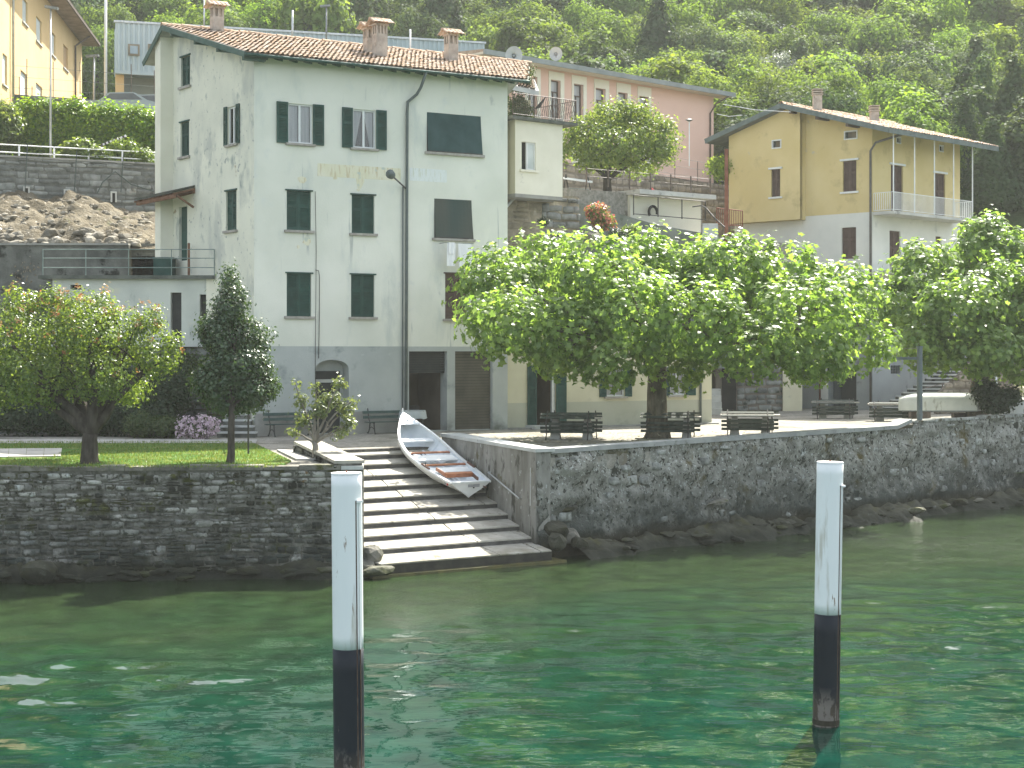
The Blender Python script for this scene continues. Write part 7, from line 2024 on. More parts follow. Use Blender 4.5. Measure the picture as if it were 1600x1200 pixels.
M['green_faded2'] = mat('fascia_grey', (0.10, 0.13, 0.12), (0.14, 0.17, 0.16), 3, 3, .7, .2)
yellow_house()

def right_back():
    # stone wall behind the terrace, between wing and garage
    a = at(1118, 550, 80); P = Pl(a.x, a.y, d=(1, .22))
    root = thing('courtyard_stone_wall', 'rough stone wall at the back of the café terrace, left of the garage', 'stone wall', (a.x, a.y, ZG))
    W = P.hit(1252, 600)[0]
    MB().ob(P, 0, W, -.5, 0, ZG - .3, 9.5).build('core', M['mortar_brown'], root)
    u0 = P.hit(1152, 600)[0]
    course_wall(P, u0, W - 1.0, ZG, 6.3, root, M['stone_grey'], .2, .36, .3, .8, proud=.05, gap=.05, seed=71, limit=140)
    MB().ob(P, P.hit(1128, 600)[0], P.hit(1150, 600)[0], -.1, .02, ZG, 6.3).build('door_recess', M['dark'], root)
    MB().ob(P, P.hit(1222, 600)[0], W, .05, .12, ZG, 6.3).build('rendered_panel', M['plaster_cream'], root)
    # small outside steps left of it
    r = thing('side_steps', 'few stone steps beside the cream wing', 'steps', at(1118, 640, 77))
    for i in range(4):
        a = at(1112, 648 - i * 12, 76 + i * .4); MB().box(a.x, a.x + .5 - i * .02, a.y, a.y + 1.8 - .4 * i, ZG, ZG + .3 * (i + 1)).build('step', M['coping'], r)
    # long flight of steps up the right face of the yellow house
    root = thing('outdoor_staircase', 'long grey stone staircase climbing to the right along the yellow house', 'stairs', (YC.x + 1, YC.y, ZG))
    Rr = PYR
    n = 18
    for i in range(n):
        px = 1366 + i * 9.2; pxr = 1440 + i * 8.5
        py = 655 - i * 5.0
        D = 78.5 + i * .33
        z = ZG + .09 + i * .175
        a, b = (px - CX) * D / F, (min(pxr, 1560) - CX) * D / F
        MB().box(a, b, D, D + .5, z - .06, z + .0).build('step', M['coping'], root)
        MB().box(a, b, D + .06, D + .5, ZG - .2 if i < 2 else z - .6, z - .061).build('riser', M['wall_dark'], root)
    q = []
    for px0, y0, px1, y1 in ((1378, 622, 1500, 560),):
        pass
    m = MB(); pa, pb = at(1440, 640, 77.2), at(1535, 588, 81.0)
    railing('stair_railing', 'brown metal railing climbing the outdoor staircase', [Vector((pa.x, pa.y, ZG + .2)), Vector((pb.x, pb.y, pb.z - .9))], 1.0, 2.2, [1, .5], .03, .022, M['metal_brown'])
    # rubble stone wall carrying the staircase
    r2 = thing('stair_stone_wall', 'small rough stone wall below the outdoor staircase behind the overturned boat', 'stone wall', at(1500, 620, 77))
    P5 = Pl(at(1462, 550, 77.0).x, 77.0, d=(1, .15)); W5 = P5.hit(1600, 600)[0]
    wall(P5, [(0, ZG - .3), (W5, ZG - .3), (W5, 6.0), (P5.hit(1530, 600)[0], 5.6), (0, ZG + .9)], [], .3, 'core', M['mortar_brown'], r2)
    course_wall(P5, 0, W5, ZG, lambda u: ZG + .9 + u * .9 if u < 3 else 5.7, r2, M['stone_path'], .18, .32, .25, .6, proud=.05, gap=.04, seed=72, limit=120)
    # far right stone wall
    P6 = Pl(at(1560, 550, 84).x, 84, d=(1, .1)); r3 = thing('hillside_stone_wall', 'reddish grey stone wall at the right edge behind the boats', 'stone wall', at(1580, 600, 84))
    MB().ob(P6, 0, 9, -.6, 0, ZG - .3, 6.5).build('core', M['mortar_brown'], r3)
    course_wall(P6, 0, 9, ZG, 6.4, r3, M['stone_path'], .18, .32, .25, .6, proud=.04, gap=.03, seed=73, limit=160)
    t = at(1556, 640, 76); tag(MB().tube([t, Vector((t.x, t.y, at(1556, 575, 76).z))], .07, 8).build('drain_pipe', M['galv'], None, smooth=True), 'pale upright pipe between the right plane tree and the stone wall', 'pipe')
right_back()
# ------------------------------------------------------------------ the striped mooring piles
def pile(px, pyt, D, r, py_blk, lean, lb):
    t = at(px, pyt, D); root = thing('mooring_pile', lb, 'mooring pile', (t.x, t.y, 0))
    zt = t.z; zb = at(px, py_blk, D).z
    ax = lambda z: Vector((t.x + (z - zt) * lean, t.y, z))
    def seg(name, z0, z1, mt, n=40, rr=r, capn=False):
        m = MB(); k = 14; pts = [ax(z0 + (z1 - z0) * i / k) for i in range(k + 1)]; m.tube(pts, rr, n); return m.build(name, mt, root)
    a = seg('white_band', zb, zt - .01, M['pile_white']); b = seg('black_band', -2.2, zb, M['pile_black'], rr=r * 1.004)
    for o in (a, b):
        for p in o.data.polygons:
            if len(p.vertices) == 4: p.use_smooth = True
    m = MB(); m.tube([ax(zt - .012), ax(zt + .01)], r * 1.01, 40); m.build('top_plate', M['white_paint'], root)
    # flat seam rail running down the pile
    s = MB(); an = math.radians(-48); d = Vector((math.cos(an), math.sin(an), 0)); q = Vector((-d.y, d.x, 0))
    for off, w in ((0, .018), (.055, .012)):
        p0 = ax(zt - .35) + d * (r - .004) + q * off; p1 = ax(-1.5) + d * (r - .004) + q * off
        p0b, p1b = p0, ax(zb) + d * (r - .004) + q * off
        MB().bar(p0b, p1b, w, .02).build('seam_rail', M['pile_rust'] if off == 0 else M['pile_white'], root)
        MB().bar(p1b, p1, w, .022).build('seam_rail', M['pile_rust'], root)
    e = ax(zt - .36) + d * r; MB().bar(e, e + q * .10, .05, .03).build('bracket', M['white_paint'], root)
    MB().tube([ax(zt + .01), ax(zt + .035)], .012, 6).build('top_bolt', M['rust'], root)
    MB().tube([ax(.02), ax(.10)], r * 1.03, 40).build('waterline_collar', M['pile_weed'], root)
M['pile_white'] = mat('pile_white', (0.70, 0.73, 0.71), (0.76, 0.78, 0.76), 1.2, 4, .5, .35, .1, 20, .004, st=(1, 1, .3),
    ov=[((0.28, 0.22, 0.17), 9.0, 0.665, 0.03, (1, 1, .2)), ((0.50, 0.49, 0.43), 5.0, 0.60, 0.08, (1, 1, .10))])
M['pile_black'] = mat('pile_black', (0.006, 0.010, 0.015), (0.011, 0.016, 0.022), 2, 5, .55, .25, .15, 20, .004, st=(1, 1, .3),
    ov=[((0.11, 0.10, 0.09), 5, .70, .03, (1, 1, .25)), ((0.07, 0.055, 0.04), 2.2, .3, .3, (1, 1, .5), (.28, .55)), ((0.17, 0.15, 0.13), 7, .50, .06, (1, 1, .5), (.30, .62))])
M['pile_rust'] = mat('pile_rust', (0.07, 0.045, 0.035), (0.11, 0.08, 0.06), 5, 5, .9, .1)
M['pile_weed'] = mat('pile_weed', (0.03, 0.028, 0.02), (0.05, 0.045, 0.03), 5, 5, .8, .2, .5, 30, .01)
pile(541.5, 739.5, 21.2, .2035, 1012, -.009, 'nearer white and black mooring pile in the water before the boat stairs')
pile(1297, 722.5, 24.9, .2040, 958.5, .016, 'farther white and black mooring pile standing on the right')

# ------------------------------------------------------------------ rowing boats
def hull(L_, B, sheer, keelf, name_root, mt_out, mt_in, parent, nst=22, nk=9):
    """stations from stern (0) to bow (1); x forward. returns functions"""
    def hb(t): return B / 2 * (0.70 + 0.30 * math.sin(min(1, (t + .12) / .52) * math.pi / 2) if t < .40 else math.cos(max(0, (t - .40) / .60) ** 1.75 * math.pi / 2) ** .88) if t < .999 else 0.01
    def sec(t, s, inner=0.0):          # s 0 keel .. 1 gunwale
        b = max(.012, hb(t) - inner * (1 if t < .97 else .3)); zk = keelf(t) + inner; zs = sheer(t)
        wine = .55 + .25 * (1 - t)
        y = b * (math.sin(s * math.pi / 2) ** wine if t > .06 else (s ** .75 * .4 + .6 * math.sin(s * math.pi / 2) ** .9))
        z = zk + (zs - zk) * s ** 1.55
        if t < .25:                    # wineglass stern
            k = (.25 - t) / .25; y = y * (1 - k) + k * b * (s ** 1.5 * (1.9 - .9 * s)); z = z * (1 - k) + k * (zk + (zs - zk) * s ** 1.05)
        return y, z
    def grid(inner):
        V = []
        for i in range(nst + 1):
            t = i / nst; x = L_ * t
            for j in range(-nk, nk + 1):
                y, z = sec(t, abs(j) / nk, inner); V.append((x + (.10 * (sheer(t) and (abs(j) / nk)) if t > .9 else 0) * (t - .9) * 10, math.copysign(y, j) if j else 0, z))
        return V
    m = 2 * nk + 1
    fs = [(i * m + j, i * m + j + 1, (i + 1) * m + j + 1, (i + 1) * m + j) for i in range(nst) for j in range(m - 1)]
    o = MB(); o.add(grid(0), fs); o.add(grid(0)[:m], [tuple(range(m))]); ho = o.build('hull', mt_out, parent, smooth=True)
    for p in ho.data.polygons:
        if len(p.vertices) > 4: p.use_smooth = False
    i = MB(); g = grid(.028); i.add(g, fs); tr = [(x + .03, y, z) for x, y, z in g[:m]]; i.add(tr, [tuple(reversed(range(m)))]); i.build('inner_hull', mt_in, ho, smooth=True)
    return ho, hb, sec

def boat():
    Q = Vector((-1.27, 46.8, 1.53))                       # foot of the transom
    fwd = Vector((-.50, .866, .31)).normalized()
    hor = Vector((fwd.y, -fwd.x, 0)).normalized()         # starboard
    up = hor.cross(fwd).normalized()
    if up.z < 0: up = -up
    L_ = 4.75; B = 1.62
    root = thing('rowing_boat', 'white wooden rowing boat with blue-grey inside hauled up on the stone stairs', 'boat', Q, local=True)
    rot = Matrix((( fwd.x, -hor.x, up.x), (fwd.y, -hor.y, up.y), (fwd.z, -hor.z, up.z))).to_4x4()
    root.rotation_euler = rot.to_euler()
    sh = lambda t: .50 - .10 * math.sin(t * math.pi * .8) + .52 * max(0, (t - .35) / .65) ** 2.2
    kf = lambda t: .0 + (.62 * ((t - .80) / .20) ** 2.2 if t > .80 else 0)
    ho, hb, sec = hull(L_, B, sh, kf, root, M['boat_white'], M['boat_inner'], root)
    # gunwales
    n = 26
    for sgn, nm in ((-1, 'gunwale'), (1, 'gunwale')):
        m = MB(); vs = []
        for i in range(n + 1):
            t = i / n; b = hb(t); z = sh(t); x = L_ * t + (.10 * (t - .9) * 10 if t > .9 else 0); w = .075 if t < .97 else .03
            vs += [(x, sgn * (b + .022), z + .005), (x, sgn * max(0, b - w + .02), z + .012), (x, sgn * max(0, b - w + .02), z - .03), (x, sgn * (b + .022), z - .045)]
        fs = []
        for i in range(n):
            for k in range(4): fs.append((i * 4 + k, i * 4 + (k + 1) % 4, i * 4 + 4 + (k + 1) % 4, i * 4 + 4 + k))
        fs += [(0, 1, 2, 3), (n * 4, n * 4 + 3, n * 4 + 2, n * 4 + 1)]
        m.add(vs, fs); m.build(nm, M['white_paint'], root)
    MB().box(-.02, .05, -hb(0), hb(0), sh(0) - .03, sh(0) + .018).build('transom_rail', M['white_paint'], root)
    # stem head and breasthook
    m = MB(); m.tube([(L_ * .985, 0, kf(1) + .1), (L_ * 1.02, 0, sh(1) - .1), (L_ * 1.035, 0, sh(1) + .13)], [.035, .035, .02], 6); m.build('stem_post', M['white_paint'], root)
    t0 = .90; MB().extr([(L_ * t0, -hb(t0) + .03, sh(t0) - .03), (L_ * t0, hb(t0) - .03, sh(t0) - .03), (L_ * 1.01, 0, sh(1) - .03)], (0, 0, .03)).build('breasthook', M['boat_inner'], root)
    MB().box(L_ * .935, L_ * .955, -.035, .035, sh(.94) + .001, sh(.94) + .006).build('mooring_hole', M['dark'], root)
    def thwart(t, w, z, mt, name='thwart', th=.035, f=1.0, y0=None, y1=None):
        # half breadth at height z
        best = hb(t)
        for j in range(1, 40):
            y, zz = sec(t, j / 40, .028)
            if zz >= z: best = y; break
        a = -best * f if y0 is None else y0; b = best * f if y1 is None else y1
        x = L_ * t; return MB().box(x - w / 2, x + w / 2, a, b, z, z + th).build(name, mt, root)
    thwart(.79, .26, .42, M['white_paint']); thwart(.60, .10, .34, M['varnish'], 'foot_bar'); thwart(.52, .42, .30, M['white_paint'])
    thwart(.385, .10, .33, M['varnish'], 'foot_bar'); thwart(.31, .36, .29, M['white_paint'])
    thwart(.09, .42, .27, M['boat_inner'], 'stern_seat')
    # varnished back rest round the stern seat
    bk = MB(); bk.box(L_ * .145, L_ * .175, -.44, .44, .38, .50); bk.build('back_rest', M['varnish'], root)
    MB().bar((L_ * .16, -.44, .44), (L_ * .07, -.42, .44), .03, .10).build('side_rest', M['varnish_dark'], root)
    MB().bar((L_ * .16, .44, .44), (L_ * .27, .50, .44), .03, .10).build('side_rest', M['varnish'], root)
    for sg in (-1, 1):
        MB().bar((L_ * .36, sg * (hb(.36) - .03), sh(.36) + .03), (L_ * .26, sg * (hb(.26) - .03), sh(.26) + .03), .05, .05).build('rowlock_block', M['varnish_dark'], root)
        MB().tube([(L_ * .31, sg * (hb(.31) - .03), sh(.31) + .03), (L_ * .31, sg * (hb(.31) - .03), sh(.31) + .16)], .012, 6).build('rowlock', M['metal_dark'], root)
    # floor boards
    for k in range(5):
        y = -.22 + k * .11; MB().box(L_ * .2, L_ * .78, y - .045, y + .045, .075 + abs(y) * .25, .09 + abs(y) * .25).build('floor_board', M['boat_inner'], root)
    # ribs
    for k in range(7):
        t = .16 + k * .095; m = MB(); m.tube([(L_ * t, math.copysign(sec(t, abs(j) / 8, .035)[0], j) if j else 0, sec(t, abs(j) / 8, .035)[1]) for j in range(-8, 9)], .014, 4); m.build('rib', M['boat_inner'], root)
    # number plate on the transom and small red-edged marks at the quarter
    pl = MB().box(-.012, -.004, -.30, .08, sh(0) - .16, sh(0) - .07).build('registration_plate', M['plate_grey'], root)
    MB().box(-.03, -.004, -.13, -.09, sh(0) - .19, sh(0) - .155).build('plate_hook', M['metal_dark'], root)
    MB().bar((-.01, .0 - .42, sh(0) - .14), (-.01, -.30 - .24, sh(0) - .19), .03, .03).build('fitting', M['varnish_dark'], root)
    y = hb(.03) + .016
    def qm(x0, x1, z0, z1, mt, nm): MB().hexa([(x0, hb(x0 / L_) * .985, z0), (x1, hb(x1 / L_) * .985, z0), (x1, hb(x1 / L_) + .006, z0), (x0, hb(x0 / L_) + .006, z0), (x0, hb(x0 / L_), z1), (x1, hb(x1 / L_), z1), (x1, hb(x1 / L_) + .014, z1), (x0, hb(x0 / L_) + .014, z1)]).build(nm, mt, root)
    qm(.14, .19, .36, .42, M['red'], 'red_mark'); qm(.24, .32, .36, .42, M['plate_grey'], 'grey_mark')
M['varnish_dark'] = mat('varnish_dark', (0.10, 0.045, 0.03), (0.15, 0.07, 0.045), 6, 4, .4, .4)
boat()

def upturned(a, b, B, lb, z0, hh, seed):
    """overturned dinghy lying keel up, a = stern, b = bow on plan"""
    a, b = Vector(a), Vector(b); L_ = (b - a).length; f = (b - a).normalized(); s = Vector((f.y, -f.x, 0))
    root = thing('overturned_boat', lb, 'boat', (a.x, a.y, z0))
    V = []; n, k = 20, 8
    for i in range(n + 1):
        t = i / n
        w = B / 2 * (.72 + .28 * math.sin(min(1, (t + .1) / .5) * math.pi / 2)) if t < .45 else B / 2 * max(.06, math.cos(((t - .45) / .55) ** 2.0 * math.pi / 2)) ** .8
        hz = hh * (1 - .25 * max(0, (t - .75) / .25) ** 2) * (.93 + .07 * math.sin(t * 3))
        rise = .12 * max(0, (t - .5) / .5) ** 2 * 0 + .10 * (1 - t)
        for j in range(-k, k + 1):
            u = j / k; y = w * math.copysign(min(1, abs(u) ** .9), u)
            zz = hz * (1 - abs(u) ** 3.2) ** .55 if abs(u) < 1 else 0
            p = a + f * (L_ * t) + s * y; V.append((p.x, p.y, z0 + rise + zz))
    m = 2 * k + 1; fs = [(i * m + j, i * m + j + 1, (i + 1) * m + j + 1, (i + 1) * m + j) for i in range(n) for j in range(m - 1)]
    mb = MB(); mb.add(V, fs); mb.add(V[:m], [tuple(range(m))]); mb.add(V[-m:], [tuple(range(m))]); o = mb.build('hull', M['boat_old'], root, smooth=True)
    for p in o.data.polygons:
        if len(p.vertices) > 4: p.use_smooth = False
    kb = MB(); kb.tube([Vector(V[i * m + k]) + Vector((0, 0, .02)) for i in range(n + 1)], .03, 5); kb.build('keel', M['boat_old'], root)
    for sg in (0, m - 1):
        g = MB(); g.tube([Vector(V[i * m + sg]) for i in range(n + 1)], .028, 5); g.build('gunwale', M['metal_grey'], root)
    for t in (.25, .75):
        p = a + f * (L_ * t); MB().bar(p - s * B * .55 + Vector((0, 0, z0 - p.z - .16)), p + s * B * .55 + Vector((0, 0, z0 - p.z - .16)), .12, .30).build('trestle', M['metal_brown'], root)
M['boat_old'] = mat('old_boat_white', (0.50, 0.53, 0.50), (0.60, 0.62, 0.58), 1.2, 6, .6, .3, .2, 12, .01, ov=[((0.28, 0.28, 0.24), 1.8, .62, .08, (1, 1, .4)), ((0.12, 0.12, 0.1), 6, .70, .03)])
def boats2():
    a = at(1538, 640, 65.5); b = at(1405, 632, 68.5); a.z = b.z = 0
    upturned(a, b, 1.35, 'overturned white rowing boat lying beside the grey steel post', at(0, 645, 66).z, .72, 1)
    a = at(1700, 640, 68.5); b = at(1566, 638, 66.0); a.z = b.z = 0
    upturned(a, b, 1.3, 'overturned white boat cut off by the right edge of the picture', at(0, 648, 66).z, .70, 2)
    # pale tarpaulin-covered thing above it
    c = at(1600, 612, 70); r = thing('covered_boat', 'boat under a cream tarpaulin behind the overturned boats at the right edge', 'boat', (c.x, c.y, ZG))
    m = MB(); x0, x1 = at(1588, 0, 70).x, at(1700, 0, 70).x; z0_, z1_ = at(0, 628, 70).z, at(0, 605, 70).z
    m.add([(x0, 69.2, z0_), (x1, 69.2, z0_), (x1, 71, z0_), (x0, 71, z0_), (x0 + .1, 69.4, z1_), (x1, 69.4, z1_), (x1, 70.8, z1_ + .1), (x0 + .1, 70.8, z1_ + .1)], [(0, 1, 5, 4), (1, 2, 6, 5), (2, 3, 7, 6), (3, 0, 4, 7), (4, 5, 6, 7)])
    m.build('tarpaulin', M['plaster_cream'], r); MB().box(x0 + .1, x1, 69.3, 70.9, z0_ - .35, z0_ - .01).build('hull', M['boat_old'], r)
    MB().box(x0 + .6, x0 + .8, 69.5, 70.7, ZG, z0_ - .35).build('support', M['metal_brown'], r)
boats2()

def steel_post():
    p = Vector(PQ.pt(PQ.hit(1437, 655, -.25)[0], -.25, 3.3)); t = Vector((p.x, p.y, at(1437, 543, p.y).z))
    r = thing('steel_post', 'thick grey steel post with cross bar standing on the quay wall', 'post', p)
    MB().tube([p - Vector((0, 0, .3)), t], .10, 14).build('post', M['post_grey'], r, smooth=False)
    MB().tube([t, t + Vector((0, 0, .05))], .12, 14).build('cap', M['post_grey'], r)
    q = Vector((p.x, p.y, at(0, 560, p.y).z)); MB().bar(q, q + Vector((-.95, .3, 0)), .07, .10).build('cross_bar', M['post_grey'], r)
    for dz in (.2, 1.0): MB().tube([Vector((p.x, p.y, p.z + dz)), Vector((p.x, p.y, p.z + dz + .08))], .115, 14).build('clamp', M['post_grey'], r)
    m = MB(); m.tube([t + Vector((0, 0, -.03)), at(1300, 549, 62), at(1180, 560, 66)], .008, 4); tag(m.build('cable', M['metal_dark'], None), 'thin cable running left from the steel post under the tree crowns', 'cable')
    rock(Vector(PQ.pt(PQ.hit(1420, 655, -.1)[0], -.15, 3.13)), (.5, .28, .13), M['rock'], 'flat pale stone lying on the wall beside the steel post')
M['post_grey'] = mat('post_grey', (0.09, 0.115, 0.12), (0.13, 0.155, 0.16), 3, 4, .5, .4)
steel_post()

# ------------------------------------------------------------------ benches and tables
def bench_proto(Lb, mt, label):
    t = thing('garden_bench', label, 'bench', (0, 0, 0), local=True)
    for k, (y, z) in enumerate(((-.20, .44), (-.05, .43), (.10, .43))): MB().box(-Lb / 2, Lb / 2, y - .045, y + .045, z - .015, z + .015).build('seat_slat', mt, t)
    for k, (y, z) in enumerate(((.24, .60), (.28, .78))): MB().hexa([(-Lb / 2, y - .012, z - .05), (Lb / 2, y - .012, z - .05), (Lb / 2, y + .012, z - .05), (-Lb / 2, y + .012, z - .05), (-Lb / 2, y + .012, z + .05), (Lb / 2, y + .012, z + .05), (Lb / 2, y + .036, z + .05), (-Lb / 2, y + .036, z + .05)]).build('back_slat', mt, t)
    for x in (-Lb / 2 + .22, Lb / 2 - .22):
        m = MB()
        m.tube([(x, -.34, .03), (x, -.30, 0), (x, -.24, .18), (x, -.20, .41)], .022, 5); m.tube([(x, .38, .04), (x, .32, 0), (x, .18, .18), (x, .14, .41), (x, .24, .55), (x, .34, .92)], .022, 5); m.tube([(x, -.26, .41), (x, .17, .41)], .016, 5); m.tube([(x, -.24, .17), (x, 0, .26), (x, .17, .19)], .012, 5)
        m.build('leg', M['metal_dark'], t)
    return t
def benches():
    b0 = bench_proto(1.95, M['green_bench'], 'dark green slatted bench against the white house, left of the arched door')
    ang = math.atan2(PF.d.y, PF.d.x)
    u, _ = PF.hit(447, 660); p = PF.pt(u, .55, ZG); b0.location = p; b0.rotation_euler = (0, 0, ang)
    u, _ = PF.hit(600, 660); dup(b0, PF.pt(u, .55, ZG), ang, 'dark green slatted bench against the white house behind the bow of the rowing boat')
    for r_ in (b0,): r_['group'] = 'benches along the white house'
    # picnic sets: table on two concrete feet, benches tipped up against it
    t0 = thing('picnic_table', 'stone-legged picnic table under the plane tree, nearest the white house', 'table', (0, 0, 0), 'picnic tables on the terrace', local=True)
    for k in range(3): y = -.26 + k * .26; MB().box(-1.05, 1.05, y - .125, y + .125, .70, .745).build('top_plank', M['wood_top'], t0)
    for x in (-.55, .55):
        MB().hexa([(x - .17, -.30, 0), (x + .17, -.30, 0), (x + .17, .30, 0), (x - .17, .30, 0), (x - .10, -.22, .70), (x + .10, -.22, .70), (x + .10, .22, .70), (x - .10, .22, .70)]).build('foot', M['concrete'], t0)
    bt = bench_proto(1.85, M['green_old'], 'x'); 
    spots = [(893, 689, .42, 'under the left half of the plane crown'), (1048, 684, .44, 'behind the plane trunk'), (1172, 680, .42, 'just right of the plane trunk'),
             (1305, 654, .38, 'before the dark garage door'), (1395, 658, .34, 'left of the steel post')]
    first_t = first_b = True
    for i, (px, py, a, where) in enumerate(spots):
        g = gnd(px, min(py, 690), ZG); 
        if i == 0: g = gnd(893, 686, ZG)
        a = -.12 if i < 3 else -.16
        rz = a
        tb = t0 if first_t else dup(t0, g, rz); first_t = False
        tb.location = g; tb.rotation_euler = (0, 0, rz); tb['label'] = 'picnic table with concrete feet ' + where
        for sgn, nm in ((-1, 'lake side'), (1, 'house side')):
            off = Matrix.Rotation(rz, 3, 'Z') @ Vector((.10 * sgn, sgn * 1.12, 0))
            b = bt if first_b else dup(bt, (0, 0, 0)); first_b = False
            b['group'] = 'tipped benches on the terrace'
            b['label'] = 'tipped green bench, %s of the table %s' % (nm, where)
            # tipped forward on its front feet until the back leans over the table top
            M4 = Matrix.Translation(g + off) @ Matrix.Rotation(rz + (math.pi if sgn < 0 else 0), 4, 'Z') @ Matrix.Translation((0, -.30, 0)) @ Matrix.Rotation(math.radians(66 + 2 * i), 4, 'X') @ Matrix.Translation((0, .30, 0))
            b.location = M4.to_translation(); b.rotation_euler = M4.to_euler()
M['green_bench'] = mat('bench_green', (0.035, 0.065, 0.058), (0.055, 0.09, 0.08), 5, 4, .7, .2)
M['green_old'] = mat('bench_green_old', (0.035, 0.05, 0.042), (0.08, 0.095, 0.08), 5, 5, .7, .2, .2, 20, .004)
benches()

def cloth_table():
    p = gnd(645, 676, ZG); r = thing('covered_table', 'small table covered by a pale cloth behind the bow of the boat', 'table', p)
    m = MB(); z1 = at(0, 641, p.y).z; z0_ = at(0, 654, p.y).z
    c = Vector((p.x, p.y, 0)); vs = []
    n = 24
    for zz, sc_, wv in ((z1, .96, 0), (z1 - .04, 1.0, .01), (z0_ + .05, 1.03, .03), (z0_, 1.04, .05)):
        for k in range(n):
            w = 6.283 * k / n; x = .48 * math.copysign(abs(math.cos(w)) ** .5, math.cos(w)) * sc_; y = .36 * math.copysign(abs(math.sin(w)) ** .5, math.sin(w)) * sc_
            vs.append((c.x + x + wv * math.sin(k * 2.3), c.y + y, zz + (.02 * math.sin(k * 1.7) if zz == z0_ else 0)))
    fs = [tuple(range(n))] + [(i * n + k, i * n + (k + 1) % n, (i + 1) * n + (k + 1) % n, (i + 1) * n + k) for i in range(3) for k in range(n)]
    m.add(vs, fs); tag(m.build('tablecloth', M['cloth_grey'], None, smooth=True), 'pale grey cloth draped over the small table by the garage opening', 'tablecloth')
    MB().box(c.x - .42, c.x + .42, c.y - .3, c.y + .3, z1 - .05, z1 - .02).build('top', M['wood_top'], r)
    for x in (-.36, .36):
        for y in (-.25, .25): MB().tube([(c.x + x, c.y + y, ZG), (c.x + x, c.y + y, z1 - .05)], .02, 5).build('leg', M['metal_dark'], r)
    # dark chair inside the garage opening
    g = Vector(PF.pt(PF.hit(668, 640)[0], -1.2, ZG)); r = thing('chair', 'dark chair standing in the shade inside the garage opening', 'chair', g)
    MB().box(g.x - .22, g.x + .22, g.y - .22, g.y + .22, ZG + .42, ZG + .47).build('seat', M['metal_dark'], r); MB().box(g.x - .22, g.x + .22, g.y + .18, g.y + .22, ZG + .47, ZG + .95).build('backrest', M['metal_dark'], r)
    for x in (-.2, .2):
        for y in (-.2, .2): MB().tube([(g.x + x, g.y + y, ZG), (g.x + x, g.y + y, ZG + .42)], .018, 5).build('leg', M['metal_dark'], r)
M['cloth_grey'] = mat('cloth_grey', (0.40, 0.44, 0.43), (0.48, 0.51, 0.50), 3, 3, .95, .05)
cloth_table()

# ------------------------------------------------------------------ cars, poles and wires above
def car(px, D, lb, rz):
    c = at(px, 150, D); r = thing('parked_car', lb, 'car', (c.x, c.y, ZLOT - .05), local=True, rz=rz)
    prof = [(-2.0, .35), (-2.05, .75), (-1.7, .92), (-1.0, .98), (-.45, 1.40), (.9, 1.44), (1.6, 1.02), (2.0, .92), (2.05, .4)]
    m = MB(); m.extr([(x, -.82, z) for x, z in prof], (0, 1.64, 0)); m.build('body', M['car_grey'], r)
    for s in (-.83, .815): MB().extr([(-.85, s, 1.0), (-.4, s, 1.34), (.85, s, 1.38), (1.35, s, 1.03)], (0, .015, 0)).build('side_window', M['glass_dark'], r)
    MB().extr([(-1.0, -.7, 1.0), (-1.0, .7, 1.0), (-.48, .62, 1.40), (-.48, -.62, 1.40)], (-.02, 0, .01)).build('windscreen', M['glass_dark'], r)
    for x in (-1.3, 1.3):
        for y in (-.8, .8): w = MB().tube([(x, y - .09, .32), (x, y + .09, .32)], .32, 16).build('wheel', M['rubber'], r); MB().tube([(x, y - .1, .32), (x, y + .1, .32)], .17, 10).build('rim', M['galv'], w)
car(187, 88.6, 'grey parked car showing only its roof above the hedge wall, left one', .1)
car(226, 89.4, 'silver parked car showing only its roof above the hedge wall, beside the white house', .05)
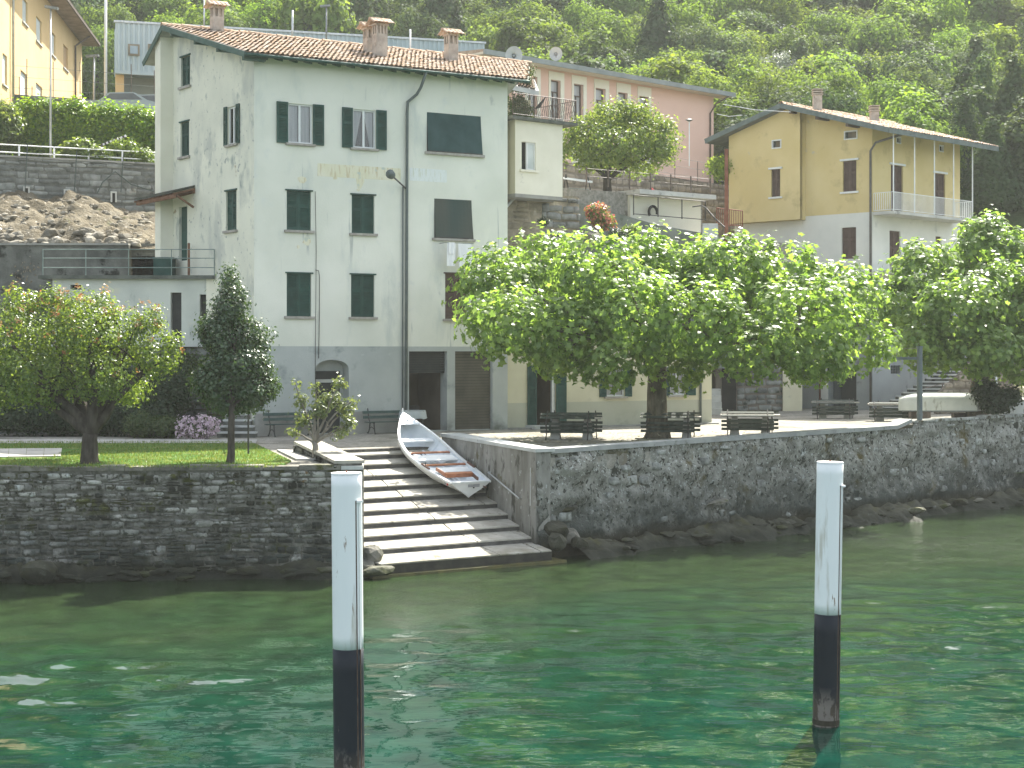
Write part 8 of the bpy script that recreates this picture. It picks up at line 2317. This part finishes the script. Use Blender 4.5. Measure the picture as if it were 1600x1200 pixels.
def poles():
    def pole(px, y0, y1, D, r, mt, lb, head=None):
        a, b = at(px, y1, D), at(px, y0, D); t = thing('pole' if not head else 'street_lamp', lb, 'pole' if not head else 'street lamp', a)
        MB().tube([a, b], [r, r * .8], 8).build('pole', mt, t, smooth=True)
        if head:
            MB().bar(b + Vector((-head, 0, 0)), b + Vector((head * .6, 0, .05)), .25, .12).build('lamp_head', M['metal_grey'], t)
    pole(165, -30, 152, 95, .10, M['white_paint'], 'tall white flagpole between the ochre and the metal building')
    pole(147, 88, 156, 100, .07, M['galv'], 'lamp post at the far corner of the ochre building', head=.5)
    pole(457, 16, 75, 100, .07, M['galv'], 'white pole rising behind the roof of the white house')
    pole(510, 10, 80, 104, .06, M['metal_grey'], 'floodlight on a thin mast behind the roof of the white house', head=.4)
    pole(641, 46, 85, 100, .07, M['white_paint'], 'short white pole behind the roof near the right chimney')
    pole(319, 0, 50, 108, .06, M['galv'], 'thin lattice mast above the left chimney of the white house')
    # marker board behind the hedge
    m = MB(); a, b = at(158, 227, 80.5), at(197, 212, 80.5); r = thing('striped_barrier', 'black and white striped barrier pole slanting before the hedge', 'barrier', a)
    n = 14
    for i in range(n): MB().bar(a.lerp(b, i / n), a.lerp(b, (i + .96) / n), .07, .10).build('stripe', M['white_paint'] if i % 2 else M['metal_dark'], r)
    MB().tube([a, a - Vector((0, 0, 1.0))], .04, 5).build('post', M['metal_dark'], r)
    for (p, q, lb) in (((1130, 163, 90), (1235, 175, 80), 'upper overhead wire between the pink and the yellow house'), ((1120, 178, 90), (1160, 180, 80), 'lower overhead wire between the pink and the yellow house')):
        a, b = at(*p), at(*q); tag(MB().tube([a, (a + b) / 2 - Vector((0, 0, .1)), b], .015, 4).build('overhead_wire', M['galv'], None), lb, 'wire')
poles()

# ------------------------------------------------------------------ the hazy air over the lake
def haze():
    m = bpy.data.materials.new('haze'); m.use_nodes = True; nt = m.node_tree; nt.nodes.clear()
    o = nt.nodes.new('ShaderNodeOutputMaterial'); v = nt.nodes.new('ShaderNodeVolumePrincipled')
    v.inputs['Color'].default_value = (0.93, 0.97, 0.90, 1); v.inputs['Density'].default_value = 0.00034; v.inputs['Anisotropy'].default_value = 0.15
    nt.links.new(v.outputs[0], o.inputs['Volume'])
    o = MB().box(-260, 260, -160, 440, -3.5, 225).build('haze', m); o['kind'] = 'stuff'
haze()
bpy.context.view_layer.update()
